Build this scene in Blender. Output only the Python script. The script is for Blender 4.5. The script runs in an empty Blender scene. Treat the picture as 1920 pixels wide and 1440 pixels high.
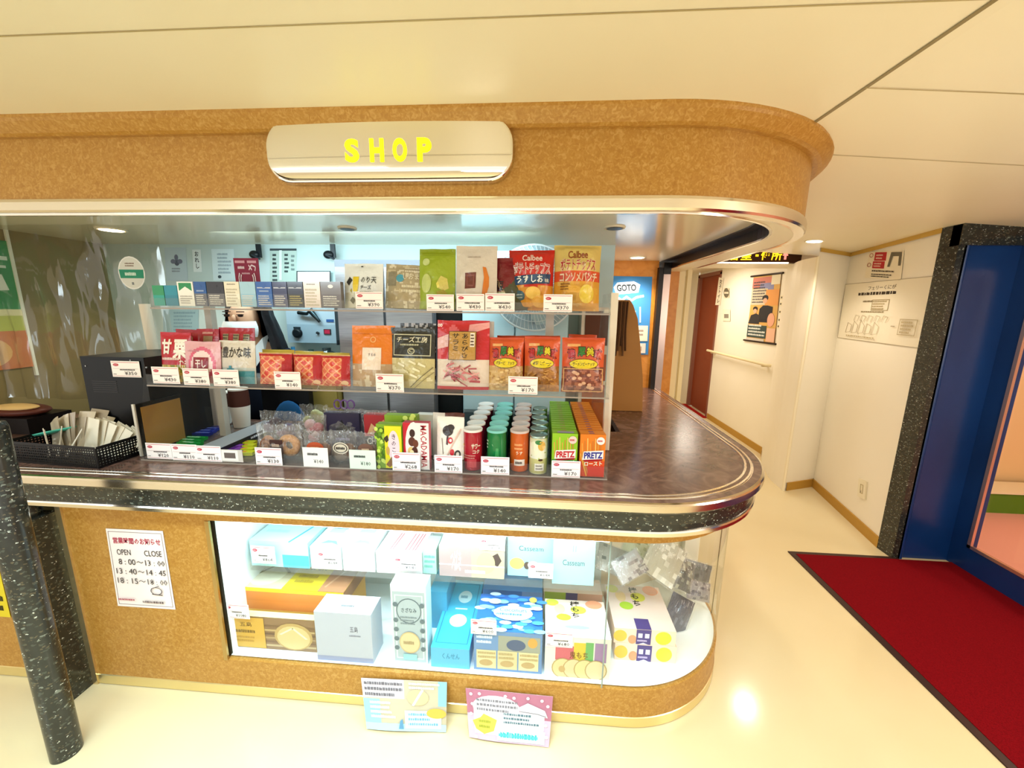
import bpy, bmesh, math, random
from mathutils import Vector, Matrix, noise
from mathutils.geometry import tessellate_polygon
PI = math.pi
S = bpy.context.scene
C = S.collection
random.seed(7)

# ------------------------------------------------------------------ camera
F, PITCH, ROLL, YAW, EYE = 742.3, math.radians(10.835), math.radians(0.7506), math.radians(-4.026), 1.6
_f = Vector((math.sin(YAW), math.cos(YAW), 0)); _r = Vector((math.cos(YAW), -math.sin(YAW), 0)); _u = Vector((0, 0, 1))
_f2 = math.cos(PITCH) * _f - math.sin(PITCH) * _u
_u2 = math.cos(PITCH) * _u + math.sin(PITCH) * _f
CA = math.cos(ROLL) * _r + math.sin(ROLL) * _u2
CB = -math.sin(ROLL) * _r + math.cos(ROLL) * _u2
cam_d = bpy.data.cameras.new('camera'); cam = bpy.data.objects.new('camera', cam_d); C.objects.link(cam)
cam_d.sensor_width = 36.0; cam_d.lens = F / 1920 * 36; cam_d.clip_start = 0.02
cam.matrix_world = Matrix((( CA.x, CB.x, -_f2.x, 0), (CA.y, CB.y, -_f2.y, 0), (CA.z, CB.z, -_f2.z, EYE), (0, 0, 0, 1)))
S.camera = cam

# ------------------------------------------------------------------ light and exposure
S.view_settings.view_transform = 'Standard'; S.view_settings.look = 'None'
S.view_settings.gamma = 1.0; S.view_settings.use_curve_mapping = False
S.view_settings.exposure = 0.6
W = bpy.data.worlds.new('world'); S.world = W; W.use_nodes = True
W.node_tree.nodes['Background'].inputs[0].default_value = (1.0, 0.95, 0.88, 1)
W.node_tree.nodes['Background'].inputs[1].default_value = 0.92

def area(name, loc, size, power, col, rot=(0, 0, 0), shape='RECTANGLE'):
    l = bpy.data.lights.new(name, 'AREA'); l.shape = shape; l.size = size[0]; l.size_y = size[1]
    l.energy = power; l.color = col
    o = bpy.data.objects.new(name, l); C.objects.link(o); o.location = loc; o.rotation_euler = rot
    return o
WARM = (1.0, 0.90, 0.76)
def point_fill(name, loc, power, r=0.14, col=WARM):  # bare point light added as fill, without a lamp body
    l = bpy.data.lights.new(name, 'POINT'); l.energy = power; l.color = col; l.shadow_soft_size = r
    o = bpy.data.objects.new(name, l); C.objects.link(o); o.location = loc; return o
area('added_floor_light_hall', (-0.6, 0.25, 2.17), (2.2, 0.3), 33, (0.62, 0.87, 1.0)).data.spread = math.radians(110)  # added out of view to whiten the floor before the counter
area('ceiling_lamp_light_entrance', (1.9, 0.6, 2.06), (0.6, 0.6), 8, WARM)
area('ceiling_lamp_light_corridor', (1.7, 5.4, 2.16), (0.9, 0.5), 17, WARM)
point_fill('added_fill_light_hall', (-0.5, -1.5, 1.0), 11, 0.25)  # added fill behind the camera to lift the ceiling, no pendant hangs here
point_fill('added_fill_light_side', (-3.2, -0.6, 1.2), 9, 0.25, (0.70, 0.89, 1.0))  # added cool fill at the left, out of view, no pendant
point_fill('added_fill_light_entrance', (2.0, 0.5, 1.5), 26, 0.25)  # added fill to brighten the right wall and ceiling, no pendant
area('added_daylight_fill', (-2.6, -2.2, 2.12), (1.6, 0.5), 30, (0.76, 0.92, 1.0), (math.radians(55), 0, math.radians(-32)))  # added cool light from behind to cool the floor, no window built
area('case_tube_light', (-0.45, 1.345, 0.765), (1.45, 0.03), 3.7, (0.74, 0.94, 1.0))
area('kitchen_tube_light', (-0.9, 2.0, 1.95), (1.6, 0.12), 11, (0.66, 0.92, 1.0), (math.radians(28), 0, 0))

# ------------------------------------------------------------------ helpers
def lin(h):
    if not isinstance(h, str): return h
    h = h.lstrip('#'); out = []
    for i in (0, 2, 4):
        c = int(h[i:i + 2], 16) / 255
        out.append(c / 12.92 if c <= 0.04045 else ((c + 0.055) / 1.055) ** 2.4)
    return tuple(out)

def ray(px, py): return CA * ((px - 960) / F) - CB * ((py - 720) / F) + _f2
def at(px, py, Y): d = ray(px, py); return Vector((0, 0, EYE)) + d * (Y / d.y)      # point on the plane y = Y
def atx(px, py, X): d = ray(px, py); return Vector((0, 0, EYE)) + d * (X / d.x)     # point on the plane x = X
def atz(px, py, Z): d = ray(px, py); return Vector((0, 0, EYE)) + d * ((Z - EYE) / d.z)

MATS = {}
def nodemat(name):
    m = bpy.data.materials.new(name); m.use_nodes = True; MATS[name] = m
    return m, m.node_tree.nodes, m.node_tree.links, m.node_tree.nodes['Principled BSDF']
def printed(name, rough=0.5, metal=0.0, spec=0.5, coat=0.0, bump=0.0):
    m, N, L, b = nodemat(name)
    a = N.new('ShaderNodeAttribute'); a.attribute_name = 'Col'
    L.new(a.outputs['Color'], b.inputs['Base Color'])
    b.inputs['Roughness'].default_value = rough; b.inputs['Metallic'].default_value = metal
    b.inputs['Specular IOR Level'].default_value = spec; b.inputs['Coat Weight'].default_value = coat
    b.inputs['Coat Roughness'].default_value = 0.12
    if bump:
        n = N.new('ShaderNodeTexNoise'); n.inputs['Scale'].default_value = 38; n.inputs['Detail'].default_value = 2
        tc = N.new('ShaderNodeTexCoord'); L.new(tc.outputs['Object'], n.inputs['Vector'])
        bp = N.new('ShaderNodeBump'); bp.inputs['Strength'].default_value = bump; bp.inputs['Distance'].default_value = 0.01
        L.new(n.outputs['Fac'], bp.inputs['Height']); L.new(bp.outputs['Normal'], b.inputs['Normal'])
    return m
printed('paper', 0.65, spec=0.3); printed('carton', 0.4, spec=0.4); printed('film', 0.28, spec=0.5, bump=0.35)
printed('plastic', 0.35, spec=0.22); printed('gloss', 0.12, spec=0.6); printed('paint', 0.55, spec=0.3); printed('cloth', 0.85, spec=0.1)
printed('metal', 0.28, metal=0.9); printed('skin', 0.5, spec=0.3)

def clear(name, tint, gloss, rough, milk=0.0, bump=0.0, bscale=9, milkcol=(0.9, 0.9, 0.88)):
    m, N, L, b = nodemat(name)
    N.remove(b); out = N['Material Output']
    t = N.new('ShaderNodeBsdfTransparent'); t.inputs[0].default_value = (*tint, 1)
    g = N.new('ShaderNodeBsdfGlossy'); g.inputs['Roughness'].default_value = rough
    f = N.new('ShaderNodeLayerWeight'); f.inputs[0].default_value = 0.5
    pw = N.new('ShaderNodeMath'); pw.operation = 'POWER'; pw.inputs[1].default_value = 4; L.new(f.outputs['Facing'], pw.inputs[0])
    ad = N.new('ShaderNodeMath'); ad.operation = 'MULTIPLY_ADD'; ad.inputs[1].default_value = 0.7; ad.inputs[2].default_value = 0.035; L.new(pw.outputs[0], ad.inputs[0])
    mu = N.new('ShaderNodeMath'); mu.operation = 'MULTIPLY'; mu.inputs[1].default_value = gloss; mu.use_clamp = True
    L.new(ad.outputs[0], mu.inputs[0])
    mx = N.new('ShaderNodeMixShader'); L.new(mu.outputs[0], mx.inputs[0]); L.new(t.outputs[0], mx.inputs[1]); L.new(g.outputs[0], mx.inputs[2])
    last = mx
    if milk:
        d = N.new('ShaderNodeBsdfDiffuse'); d.inputs[0].default_value = (*milkcol, 1)
        m2 = N.new('ShaderNodeMixShader'); m2.inputs[0].default_value = milk
        L.new(mx.outputs[0], m2.inputs[1]); L.new(d.outputs[0], m2.inputs[2]); last = m2
    if bump:
        tc = N.new('ShaderNodeTexCoord'); mp = N.new('ShaderNodeMapping'); mp.inputs['Scale'].default_value = (1, 1, 0.25)
        n = N.new('ShaderNodeTexNoise'); n.inputs['Scale'].default_value = bscale; n.inputs['Detail'].default_value = 3
        bp = N.new('ShaderNodeBump'); bp.inputs['Strength'].default_value = bump; bp.inputs['Distance'].default_value = 0.05
        L.new(tc.outputs['Object'], mp.inputs[0]); L.new(mp.outputs[0], n.inputs['Vector']); L.new(n.outputs['Fac'], bp.inputs['Height'])
        L.new(bp.outputs['Normal'], g.inputs['Normal'])
    L.new(last.outputs[0], out.inputs['Surface'])
    return m
clear('acrylic', (0.97, 0.97, 0.96), 0.45, 0.03, 0.02)
clear('case_glass', (0.98, 1.0, 1.0), 0.8, 0.01)
clear('vinyl', (0.86, 0.84, 0.78), 1.6, 0.09, 0.03, 0.75, 6, (0.6, 0.55, 0.45))
clear('cellophane', (0.98, 0.98, 0.98), 2.2, 0.07, 0.05, 0.8, 30)

def emit(name, col, s):
    m, N, L, b = nodemat(name)
    b.inputs['Base Color'].default_value = (*col, 1); b.inputs['Emission Color'].default_value = (*col, 1); b.inputs['Emission Strength'].default_value = s
emit('lamp_warm', (1, 0.9, 0.72), 6); emit('tube_white', (0.8, 0.96, 1.0), 7); emit('sign_yellow', (1.0, 0.92, 0.0), 1.0); emit('sign_amber', (1.0, 0.58, 0.01), 1.2); emit('sign_pink', (1.0, 0.25, 0.2), 0.8)

def ramped(name, scale, stops, rough, detail=6, dist=0.0, spec=0.5, stretch=(1, 1, 1), bump=0.0, coat=0.0):
    m, N, L, b = nodemat(name)
    tc = N.new('ShaderNodeTexCoord'); mp = N.new('ShaderNodeMapping'); mp.inputs['Scale'].default_value = stretch
    n = N.new('ShaderNodeTexNoise'); n.inputs['Scale'].default_value = scale; n.inputs['Detail'].default_value = detail; n.inputs['Distortion'].default_value = dist
    r = N.new('ShaderNodeValToRGB')
    while len(r.color_ramp.elements) < len(stops): r.color_ramp.elements.new(0.5)
    for e, (p, c) in zip(r.color_ramp.elements, stops): e.position = p; e.color = (*lin(c), 1)
    L.new(tc.outputs['Object'], mp.inputs[0]); L.new(mp.outputs[0], n.inputs['Vector']); L.new(n.outputs['Fac'], r.inputs[0]); L.new(r.outputs[0], b.inputs['Base Color'])
    b.inputs['Roughness'].default_value = rough; b.inputs['Specular IOR Level'].default_value = spec
    b.inputs['Coat Weight'].default_value = coat; b.inputs['Coat Roughness'].default_value = 0.1
    if bump:
        bp = N.new('ShaderNodeBump'); bp.inputs['Strength'].default_value = bump; L.new(n.outputs['Fac'], bp.inputs['Height']); L.new(bp.outputs['Normal'], b.inputs['Normal'])
    return m
ramped('burl_wood', 75, [(0.25, '#a06d28'), (0.5, '#ad7d34'), (0.72, '#c0944f')], 0.36, 4, 1.2, 0.4)
ramped('orange_wood', 14, [(0.3, '#c47a22'), (0.7, '#d8923a')], 0.4, 4, 1.0, 0.4)
ramped('worktop_laminate', 9, [(0.3, '#543d36'), (0.5, '#694d43'), (0.7, '#84665a')], 0.22, 7, 2.5, 0.5)
ramped('ceiling_paint', 2.0, [(0.3, '#f2e6c6'), (0.7, '#f4e9cb')], 0.35, 2, 0, 0.4)
ramped('soffit_panel', 1.5, [(0.3, '#ece0bf'), (0.7, '#f2e7c8')], 0.16, 2, 0, 0.8)
ramped('floor_vinyl', 1.4, [(0.3, '#d9c79d'), (0.7, '#dfcfa8')], 0.13, 3, 0, 0.5)
ramped('wall_cream', 1.6, [(0.3, '#f3ead6'), (0.7, '#f6eedd')], 0.45, 2, 0, 0.3)
ramped('wall_cool', 1.8, [(0.3, '#bcd0d0'), (0.7, '#c6d9d8')], 0.5, 2, 0, 0.3)
ramped('wall_olive', 1.2, [(0.3, '#85744a'), (0.7, '#96855a')], 0.5, 3, 0, 0.3)
ramped('carpet_red', 260, [(0.3, '#640008'), (0.7, '#7e0410')], 0.95, 2, 0, 0.1, bump=0.3)
ramped('blue_paint', 3, [(0.3, '#082a5e'), (0.7, '#0c336c')], 0.3, 3, 0, 0.5)
ramped('steel_brushed', 6, [(0.3, '#8f8f92'), (0.7, '#a8a8aa')], 0.35, 3, 0, 0.8, stretch=(1, 1, 40))
MATS['steel_brushed'].node_tree.nodes['Principled BSDF'].inputs['Metallic'].default_value = 0.7
def chrome(name, col, rough):
    m, N, L, b = nodemat(name); b.inputs['Base Color'].default_value = (*col, 1); b.inputs['Metallic'].default_value = 1.0; b.inputs['Roughness'].default_value = rough
    n = N.new('ShaderNodeTexNoise'); n.inputs['Scale'].default_value = 3; tc = N.new('ShaderNodeTexCoord'); L.new(tc.outputs['Object'], n.inputs['Vector'])
    bp = N.new('ShaderNodeBump'); bp.inputs['Strength'].default_value = 0.04; L.new(n.outputs['Fac'], bp.inputs['Height']); L.new(bp.outputs['Normal'], b.inputs['Normal'])
chrome('chrome', (0.86, 0.80, 0.70), 0.16); chrome('mirror_chrome', (0.84, 0.80, 0.70), 0.03); chrome('dark_metal', (0.20, 0.15, 0.13), 0.25)
def stone():
    m, N, L, b = nodemat('dark_terrazzo')
    tc = N.new('ShaderNodeTexCoord'); col = None
    nz = N.new('ShaderNodeTexNoise'); nz.inputs['Scale'].default_value = 30; nz.inputs['Detail'].default_value = 4; L.new(tc.outputs['Object'], nz.inputs['Vector'])
    r0 = N.new('ShaderNodeValToRGB'); r0.color_ramp.elements[0].color = (0.010, 0.011, 0.010, 1); r0.color_ramp.elements[1].color = (0.032, 0.034, 0.027, 1)
    L.new(nz.outputs['Fac'], r0.inputs[0]); last = r0.outputs[0]
    for sc, th, c in ((40, 0.27, (0.05, 0.058, 0.046, 1)), (55, 0.24, (0.09, 0.075, 0.045, 1)), (31, 0.17, (0.16, 0.18, 0.15, 1)), (46, 0.13, (0.55, 0.57, 0.50, 1))):
        v = N.new('ShaderNodeTexVoronoi'); v.inputs['Scale'].default_value = sc; mp = N.new('ShaderNodeMapping'); mp.inputs['Location'].default_value = (sc, 3, 1); mp.inputs['Scale'].default_value = (1, 1, 1.6)
        L.new(tc.outputs['Object'], mp.inputs[0]); dn = N.new('ShaderNodeTexNoise'); dn.inputs['Scale'].default_value = 90; L.new(tc.outputs['Object'], dn.inputs['Vector'])
        dm = N.new('ShaderNodeVectorMath'); dm.operation = 'SCALE'; dm.inputs['Scale'].default_value = 0.022; L.new(dn.outputs['Color'], dm.inputs[0])
        da = N.new('ShaderNodeVectorMath'); da.operation = 'ADD'; L.new(mp.outputs[0], da.inputs[0]); L.new(dm.outputs[0], da.inputs[1]); L.new(da.outputs[0], v.inputs['Vector'])
        lt = N.new('ShaderNodeMath'); lt.operation = 'LESS_THAN'; lt.inputs[1].default_value = th; L.new(v.outputs['Distance'], lt.inputs[0])
        mx = N.new('ShaderNodeMixRGB'); mx.inputs[2].default_value = c; L.new(lt.outputs[0], mx.inputs[0]); L.new(last, mx.inputs[1]); last = mx.outputs[0]
    L.new(last, b.inputs['Base Color']); b.inputs['Roughness'].default_value = 0.22
stone()

# ---- text outlines from the built-in font, normalised to a unit box
_tc = {}
def text_mesh(s, bold=0.0):
    k = (s, bold)
    if k in _tc: return _tc[k]
    cu = bpy.data.curves.new('t', 'FONT'); cu.body = s; cu.align_x = 'CENTER'; cu.resolution_u = 4 if (len(s) < 9 and s.isascii()) else 1; cu.offset = bold
    if '\n' in s: cu.space_line = 1.05
    o = bpy.data.objects.new('t', cu); C.objects.link(o)
    dg = bpy.context.evaluated_depsgraph_get(); me = o.evaluated_get(dg).to_mesh()
    vs = [(v.co.x, v.co.y) for v in me.vertices]; fs = [tuple(p.vertices) for p in me.polygons]
    o.evaluated_get(dg).to_mesh_clear(); bpy.data.objects.remove(o); bpy.data.curves.remove(cu)
    if vs:
        x0 = min(v[0] for v in vs); x1 = max(v[0] for v in vs); y0 = min(v[1] for v in vs); y1 = max(v[1] for v in vs)
        vs = [((x - x0) / max(x1 - x0, 1e-6), (y - y0) / max(y1 - y0, 1e-6)) for x, y in vs]
    _tc[k] = (vs, fs); return _tc[k]

class MB:
    """collects coloured faces; build() links them as ONE mesh object"""
    def __init__(s): s.v = []; s.f = []; s.c = []; s.m = []; s.sm = []
    def face(s, pts, col, m=0, sm=False):
        i = len(s.v); s.v += [tuple(p) for p in pts]; s.f.append(tuple(range(i, i + len(pts)))); s.c.append(lin(col)); s.m.append(m); s.sm.append(sm)
    def grid(s, P, cols, m=0, sm=True, closed=False):
        """P[j][i] points; cols a colour or f(i,j)"""
        i0 = len(s.v); nj = len(P); ni = len(P[0])
        for row in P: s.v += [tuple(p) for p in row]
        for j in range(nj - 1):
            for i in range(ni if closed else ni - 1):
                a = i0 + j * ni + i; b = i0 + j * ni + (i + 1) % ni
                s.f.append((a, b, b + ni, a + ni)); s.c.append(lin(cols(i, j) if callable(cols) else cols)); s.m.append(m); s.sm.append(sm)
    def box(s, x0, x1, y0, y1, z0, z1, col, m=0, top=None, front=None, side=None):
        p = [(x0, y0, z0), (x1, y0, z0), (x1, y1, z0), (x0, y1, z0), (x0, y0, z1), (x1, y0, z1), (x1, y1, z1), (x0, y1, z1)]
        for q, c in (((0, 3, 2, 1), col), ((4, 5, 6, 7), top or col), ((0, 1, 5, 4), front or col), ((1, 2, 6, 5), side or col), ((2, 3, 7, 6), col), ((3, 0, 4, 7), side or col)):
            s.face([p[k] for k in q], c, m)
    def lathe(s, prof, col, m=0, n=24, cx=0, cy=0, axis='z', sm=True):
        P = []
        for r, z in prof:
            row = []
            for k in range(n):
                a = 2 * PI * k / n; u, w = r * math.cos(a), r * math.sin(a)
                row.append((cx + u, cy + w, z) if axis == 'z' else ((cx + u, z, cy + w) if axis == 'y' else (z, cx + u, cy + w)))
            P.append(row)
        s.grid(P, col, m, sm, True)
        for row in (P[0], P[-1]): s.face(row if row is P[-1] else row[::-1], col if not callable(col) else col(0, 0), m)
    def tube(s, pts, r, col, m=0, n=8, cap=True):
        pts = [Vector(p) for p in pts]; P = []; up = Vector((0, 0, 1))
        for i, p in enumerate(pts):
            t = (pts[min(i + 1, len(pts) - 1)] - pts[max(i - 1, 0)]).normalized()
            a = t.cross(up if abs(t.z) < 0.95 else Vector((1, 0, 0))).normalized(); b = t.cross(a); rr = r[i] if isinstance(r, (list, tuple)) else r
            P.append([p + (a * math.cos(2 * PI * k / n) + b * math.sin(2 * PI * k / n)) * rr for k in range(n)])
        s.grid(P, col, m, True, True)
        if cap: s.face(P[0][::-1], col, m); s.face(P[-1], col, m)
    def ball(s, c, r, col, m=0, n=12):
        rx, ry, rz = r if isinstance(r, (list, tuple)) else (r, r, r); P = []
        for j in range(n + 1):
            t = PI * j / n - PI / 2
            P.append([(c[0] + rx * math.cos(t) * math.cos(2 * PI * k / (n * 2)), c[1] + ry * math.cos(t) * math.sin(2 * PI * k / (n * 2)), c[2] + rz * math.sin(t)) for k in range(n * 2)])
        s.grid(P, col, m, True, True)
    def art(s, surf, layers, m=0, off=0.0003, step=0.0002, sub=1):
        """print layers on surf(u,v) -> (point, normal); each layer lies a hair above the last"""
        for L in layers:
            k, a = L[0], L[1:]
            def P(u, v): p, n = surf(u, v); return p + n * off
            def emit_tri(A, B, D, col, d=0):
                e = max(math.dist(A, B), math.dist(B, D), math.dist(D, A))
                if sub == 1 or e < 0.11 or d > 3: s.face([P(*A), P(*B), P(*D)], col, m); return
                ab, bd, da = [((p[0] + q[0]) / 2, (p[1] + q[1]) / 2) for p, q in ((A, B), (B, D), (D, A))]
                for t in ((A, ab, da), (ab, B, bd), (da, bd, D), (ab, bd, da)): emit_tri(*t, col, d + 1)
            def emit_poly(pts, col):
                if sub == 1: s.face([P(*p) for p in pts], col, m); return
                for i, j, q in tessellate_polygon([[Vector((p[0], p[1], 0)) for p in pts]]): emit_tri(pts[i], pts[j], pts[q], col)
            if k == 'rect':
                u0, v0, u1, v1, col = a[:5]; n = a[5] if len(a) > 5 else sub
                for i in range(n):
                    for j in range(n):
                        q = [(u0 + (u1 - u0) * (i + di) / n, v0 + (v1 - v0) * (j + dj) / n) for di, dj in ((0, 0), (1, 0), (1, 1), (0, 1))]
                        s.face([P(*x) for x in q], col, m)
            elif k == 'ell':
                cu, cv, ru, rv, col = a[:5]; N = 20; rings = 1 if sub == 1 else 3
                for q in range(rings):
                    for t in range(N):
                        a0, a1 = 2 * PI * t / N, 2 * PI * (t + 1) / N; r0, r1 = q / rings, (q + 1) / rings
                        pts = [P(cu + ru * r * math.cos(x), cv + rv * r * math.sin(x)) for r, x in ((r0, a0), (r1, a0), (r1, a1), (r0, a1))]
                        s.face(pts if q else pts[:3], col, m)
            elif k == 'ring':
                cu, cv, ru, rv, w, col = a; N = 24
                for t in range(N):
                    a0, a1 = 2 * PI * t / N, 2 * PI * (t + 1) / N
                    s.face([P(cu + ru * r * math.cos(x), cv + rv * r * math.sin(x)) for r, x in ((1 - w, a0), (1, a0), (1, a1), (1 - w, a1))], col, m)
            elif k == 'poly':
                pts, col = a; emit_poly(pts, col)
            elif k == 'line':
                pts, w, col = a
                for (x0, y0), (x1, y1) in zip(pts, pts[1:]):
                    l = math.hypot(x1 - x0, y1 - y0) or 1; dx, dy = -(y1 - y0) / l * w / 2, (x1 - x0) / l * w / 2
                    emit_poly([(x0 - dx, y0 - dy), (x1 - dx, y1 - dy), (x1 + dx, y1 + dy), (x0 + dx, y0 + dy)], col)
            elif k == 'frame':
                u0, v0, u1, v1, w, h, col = a
                for r in ((u0, v0, u1, v0 + h), (u0, v1 - h, u1, v1), (u0, v0 + h, u0 + w, v1 - h), (u1 - w, v0 + h, u1, v1 - h)):
                    emit_poly([(r[0], r[1]), (r[2], r[1]), (r[2], r[3]), (r[0], r[3])], col)
            elif k == 'text':
                st, u0, v0, u1, v1, col = a[:6]; bold = a[6] if len(a) > 6 else 0.0; sl = a[7] if len(a) > 7 else 0.0
                vs, fs = text_mesh(st, bold)
                for fc in fs: emit_poly([(u0 + (u1 - u0) * vs[i][0], v0 + (v1 - v0) * vs[i][1] + sl * vs[i][0]) for i in fc], col)
            elif k == 'rtext':      # turned a quarter clockwise
                st, u0, v0, u1, v1, col = a[:6]; bold = a[6] if len(a) > 6 else 0.0
                vs, fs = text_mesh(st, bold)
                for fc in fs: s.face([P(u0 + (u1 - u0) * vs[i][1], v1 - (v1 - v0) * vs[i][0]) for i in fc], col, m)
            elif k == 'dash':       # illegible small print
                u0, v0, u1, v1, rows, col, seed = a; R = random.Random(seed)
                for r in range(rows):
                    h = (v1 - v0) / rows; v = v1 - (r + 0.5) * h; u = u0; end = u0 + (u1 - u0) * R.uniform(0.7, 1)
                    while u < end:
                        w = (u1 - u0) * R.uniform(0.025, 0.08); e = min(u + w, u1)
                        s.face([P(u, v - h * 0.28), P(e, v - h * 0.28), P(e, v + h * R.uniform(0.1, 0.3)), P(u, v + h * 0.25)], col, m)
                        u = e + (u1 - u0) * 0.015
            off += step
        return s
    def build(s, name, mats, parent=None, loc=None, rot=None):
        me = bpy.data.meshes.new(name); me.from_pydata(s.v, [], s.f)
        for m in (mats if isinstance(mats, (list, tuple)) else [mats]): me.materials.append(MATS[m])
        ca = me.color_attributes.new('Col', 'FLOAT_COLOR', 'CORNER')
        buf = []
        for p in me.polygons:
            p.material_index = s.m[p.index]; p.use_smooth = s.sm[p.index]; buf += [*s.c[p.index], 1.0] * p.loop_total
        ca.data.foreach_set('color', buf)
        o = bpy.data.objects.new(name, me); C.objects.link(o)
        if parent: o.parent = parent
        if loc: o.location = loc
        if rot: o.rotation_euler = rot
        return o

def plane(O, U, V):
    O, U, V = Vector(O), Vector(U), Vector(V); n = U.cross(V).normalized()
    return lambda u, v: (O + U * u + V * v, n)
def tag(o, label, cat, group=None, kind=None):
    o['label'] = label; o['category'] = cat
    if group: o['group'] = group
    if kind: o['kind'] = kind
    return o
def thing(name, label, cat, loc=(0, 0, 0), rotz=0.0, group=None):
    o = bpy.data.objects.new(name, None); C.objects.link(o); o.location = loc; o.rotation_euler = (0, 0, rotz); o.empty_display_size = 0.05
    return tag(o, label, cat, group)
def struct(o): o['kind'] = 'structure'; return o
def dup(root, loc, label, rot=None, group=None):
    r = root.copy(); C.objects.link(r); r.location = loc; r['label'] = label
    if rot is not None: r.rotation_euler = rot
    if group: r['group'] = group
    for ch in root.children:
        c = ch.copy(); C.objects.link(c); c.parent = r
    return r
def path(cx, cy, R, x0, y1, n=20):
    """plan outline: straight front along y = cy-R, rounded corner, straight right side up to y1; returns points and outward normals"""
    pts = [((x0, cy - R), (0, -1))]
    for k in range(8): pts.append(((x0 + (cx - x0) * (k + 1) / 9, cy - R), (0, -1)))
    for k in range(n + 1):
        a = -PI / 2 + PI / 2 * k / n; pts.append(((cx + R * math.cos(a), cy + R * math.sin(a)), (math.cos(a), math.sin(a))))
    for k in range(1, 7): pts.append(((cx + R, cy + (y1 - cy) * k / 6), (1, 0)))
    return pts
def sweep(mb, pth, prof, col='#ffffff', m=0, sm=True, closed=False):
    """prof: (outward offset, z) pairs"""
    if closed: prof = list(prof) + [prof[0]]
    P = [[(p[0] + n[0] * o, p[1] + n[1] * o, z) for p, n in pth] for o, z in prof]
    for j in range(len(P) - 1): mb.grid([P[j], P[j + 1]], col, m, sm)
    return mb
def strip(mb, pts, z0, z1, col='#ffffff', m=0, off=0.0):
    for (a, b) in zip(pts, pts[1:]): mb.face([(a[0], a[1], z0), (b[0], b[1], z0), (b[0], b[1], z1), (a[0], a[1], z1)], col, m)
    return mb

# ================================================================== the setting
def quad(name, pts, mat, kind='structure'):
    mb = MB(); mb.face(pts, '#ffffff'); o = mb.build(name, mat); o['kind'] = kind; return o
ZC, ZS = 2.2, 1.968                      # hall ceiling, shop ceiling
# floor
mb = MB(); mb.box(-6, 6.5, -5, 10, -0.1, 0, '#ffffff'); struct(mb.build('floor', 'floor_vinyl'))
# hall ceiling: level over the counter, falling slightly towards the entrance side
def zceil(x, y):
    k = max(0, min(1, (4.3 - y) / 0.4)); return ZC - max(0, x - 0.9) * 0.066 * k
xs = [-6, -3, -1, 0.5, 0.9, 1.3, 1.8, 2.3, 2.8, 3.4, 6.5]; ys = [-5, -2, 0, 1, 1.5, 2, 3, 3.9, 4.3, 5, 7, 10]
mb = MB(); mb.grid([[(x, y, zceil(x, y)) for x in xs] for y in ys], '#ffffff', 0, False); mb.grid([[(x, y, zceil(x, y) + 0.06) for x in xs] for y in ys], '#ffffff', 0, False)
struct(mb.build('ceiling', 'ceiling_paint'))
def seam(name, pts, w, mat='plastic', col='#b9a878'):
    mb = MB(); (x0, y0), (x1, y1) = pts; l = math.hypot(x1 - x0, y1 - y0); dx, dy = -(y1 - y0) / l * w / 2, (x1 - x0) / l * w / 2
    n = 6
    for i in range(n):
        a = (x0 + (x1 - x0) * i / n, y0 + (y1 - y0) * i / n); b = (x0 + (x1 - x0) * (i + 1) / n, y0 + (y1 - y0) * (i + 1) / n)
        q = [(a[0] - dx, a[1] - dy), (b[0] - dx, b[1] - dy), (b[0] + dx, b[1] + dy), (a[0] + dx, a[1] + dy)]
        mb.face([(x, y, zceil(x, y) - 0.002) for x, y in q], col)
    struct(mb.build(name, mat))
seam('trim_1', ((0.87, -3), (0.86, 1.50)), 0.012, col='#8f7f58')
seam('trim_2', ((-3, 0.955), (0.86, 0.955)), 0.004)
seam('trim_3', ((0.86, 1.27), (2.9, 1.27)), 0.004)
seam('trim_4', ((1.0, 1.72), (2.7, 1.72)), 0.004)

# shop interior shell
mb = MB(); mb.box(-3.4, 0.42, 2.45, 2.51, 0, 2.2, '#ffffff'); struct(mb.build('wall_back', 'wall_cool'))
mb = MB(); mb.box(-2.86, -2.80, 1.36, 2.45, 0, 2.2, '#ffffff'); struct(mb.build('wall_left', 'wall_olive'))
mb = MB(); mb.box(0.38, 0.42, 2.51, 3.2, 0, 2.2, '#ffffff'); struct(mb.build('wall_inner', 'wall_cream'))
mb = MB(); mb.box(0.40, 0.885, 3.2, 3.26, 0, 2.2, '#ffffff'); struct(mb.build('wall_end', 'orange_wood'))
GP = path(0.36, 1.97, 0.545, -3.3, 3.2)
mb = MB(); poly = [p for p, n in GP] + [(0.36, 3.24), (-3.3, 3.24)]
mb.face([(x, y, ZS) for x, y in poly], '#ffffff'); mb.face([(x, y, ZS + 0.03) for x, y in poly], '#ffffff'); struct(mb.build('ceiling_shop', 'soffit_panel'))

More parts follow.
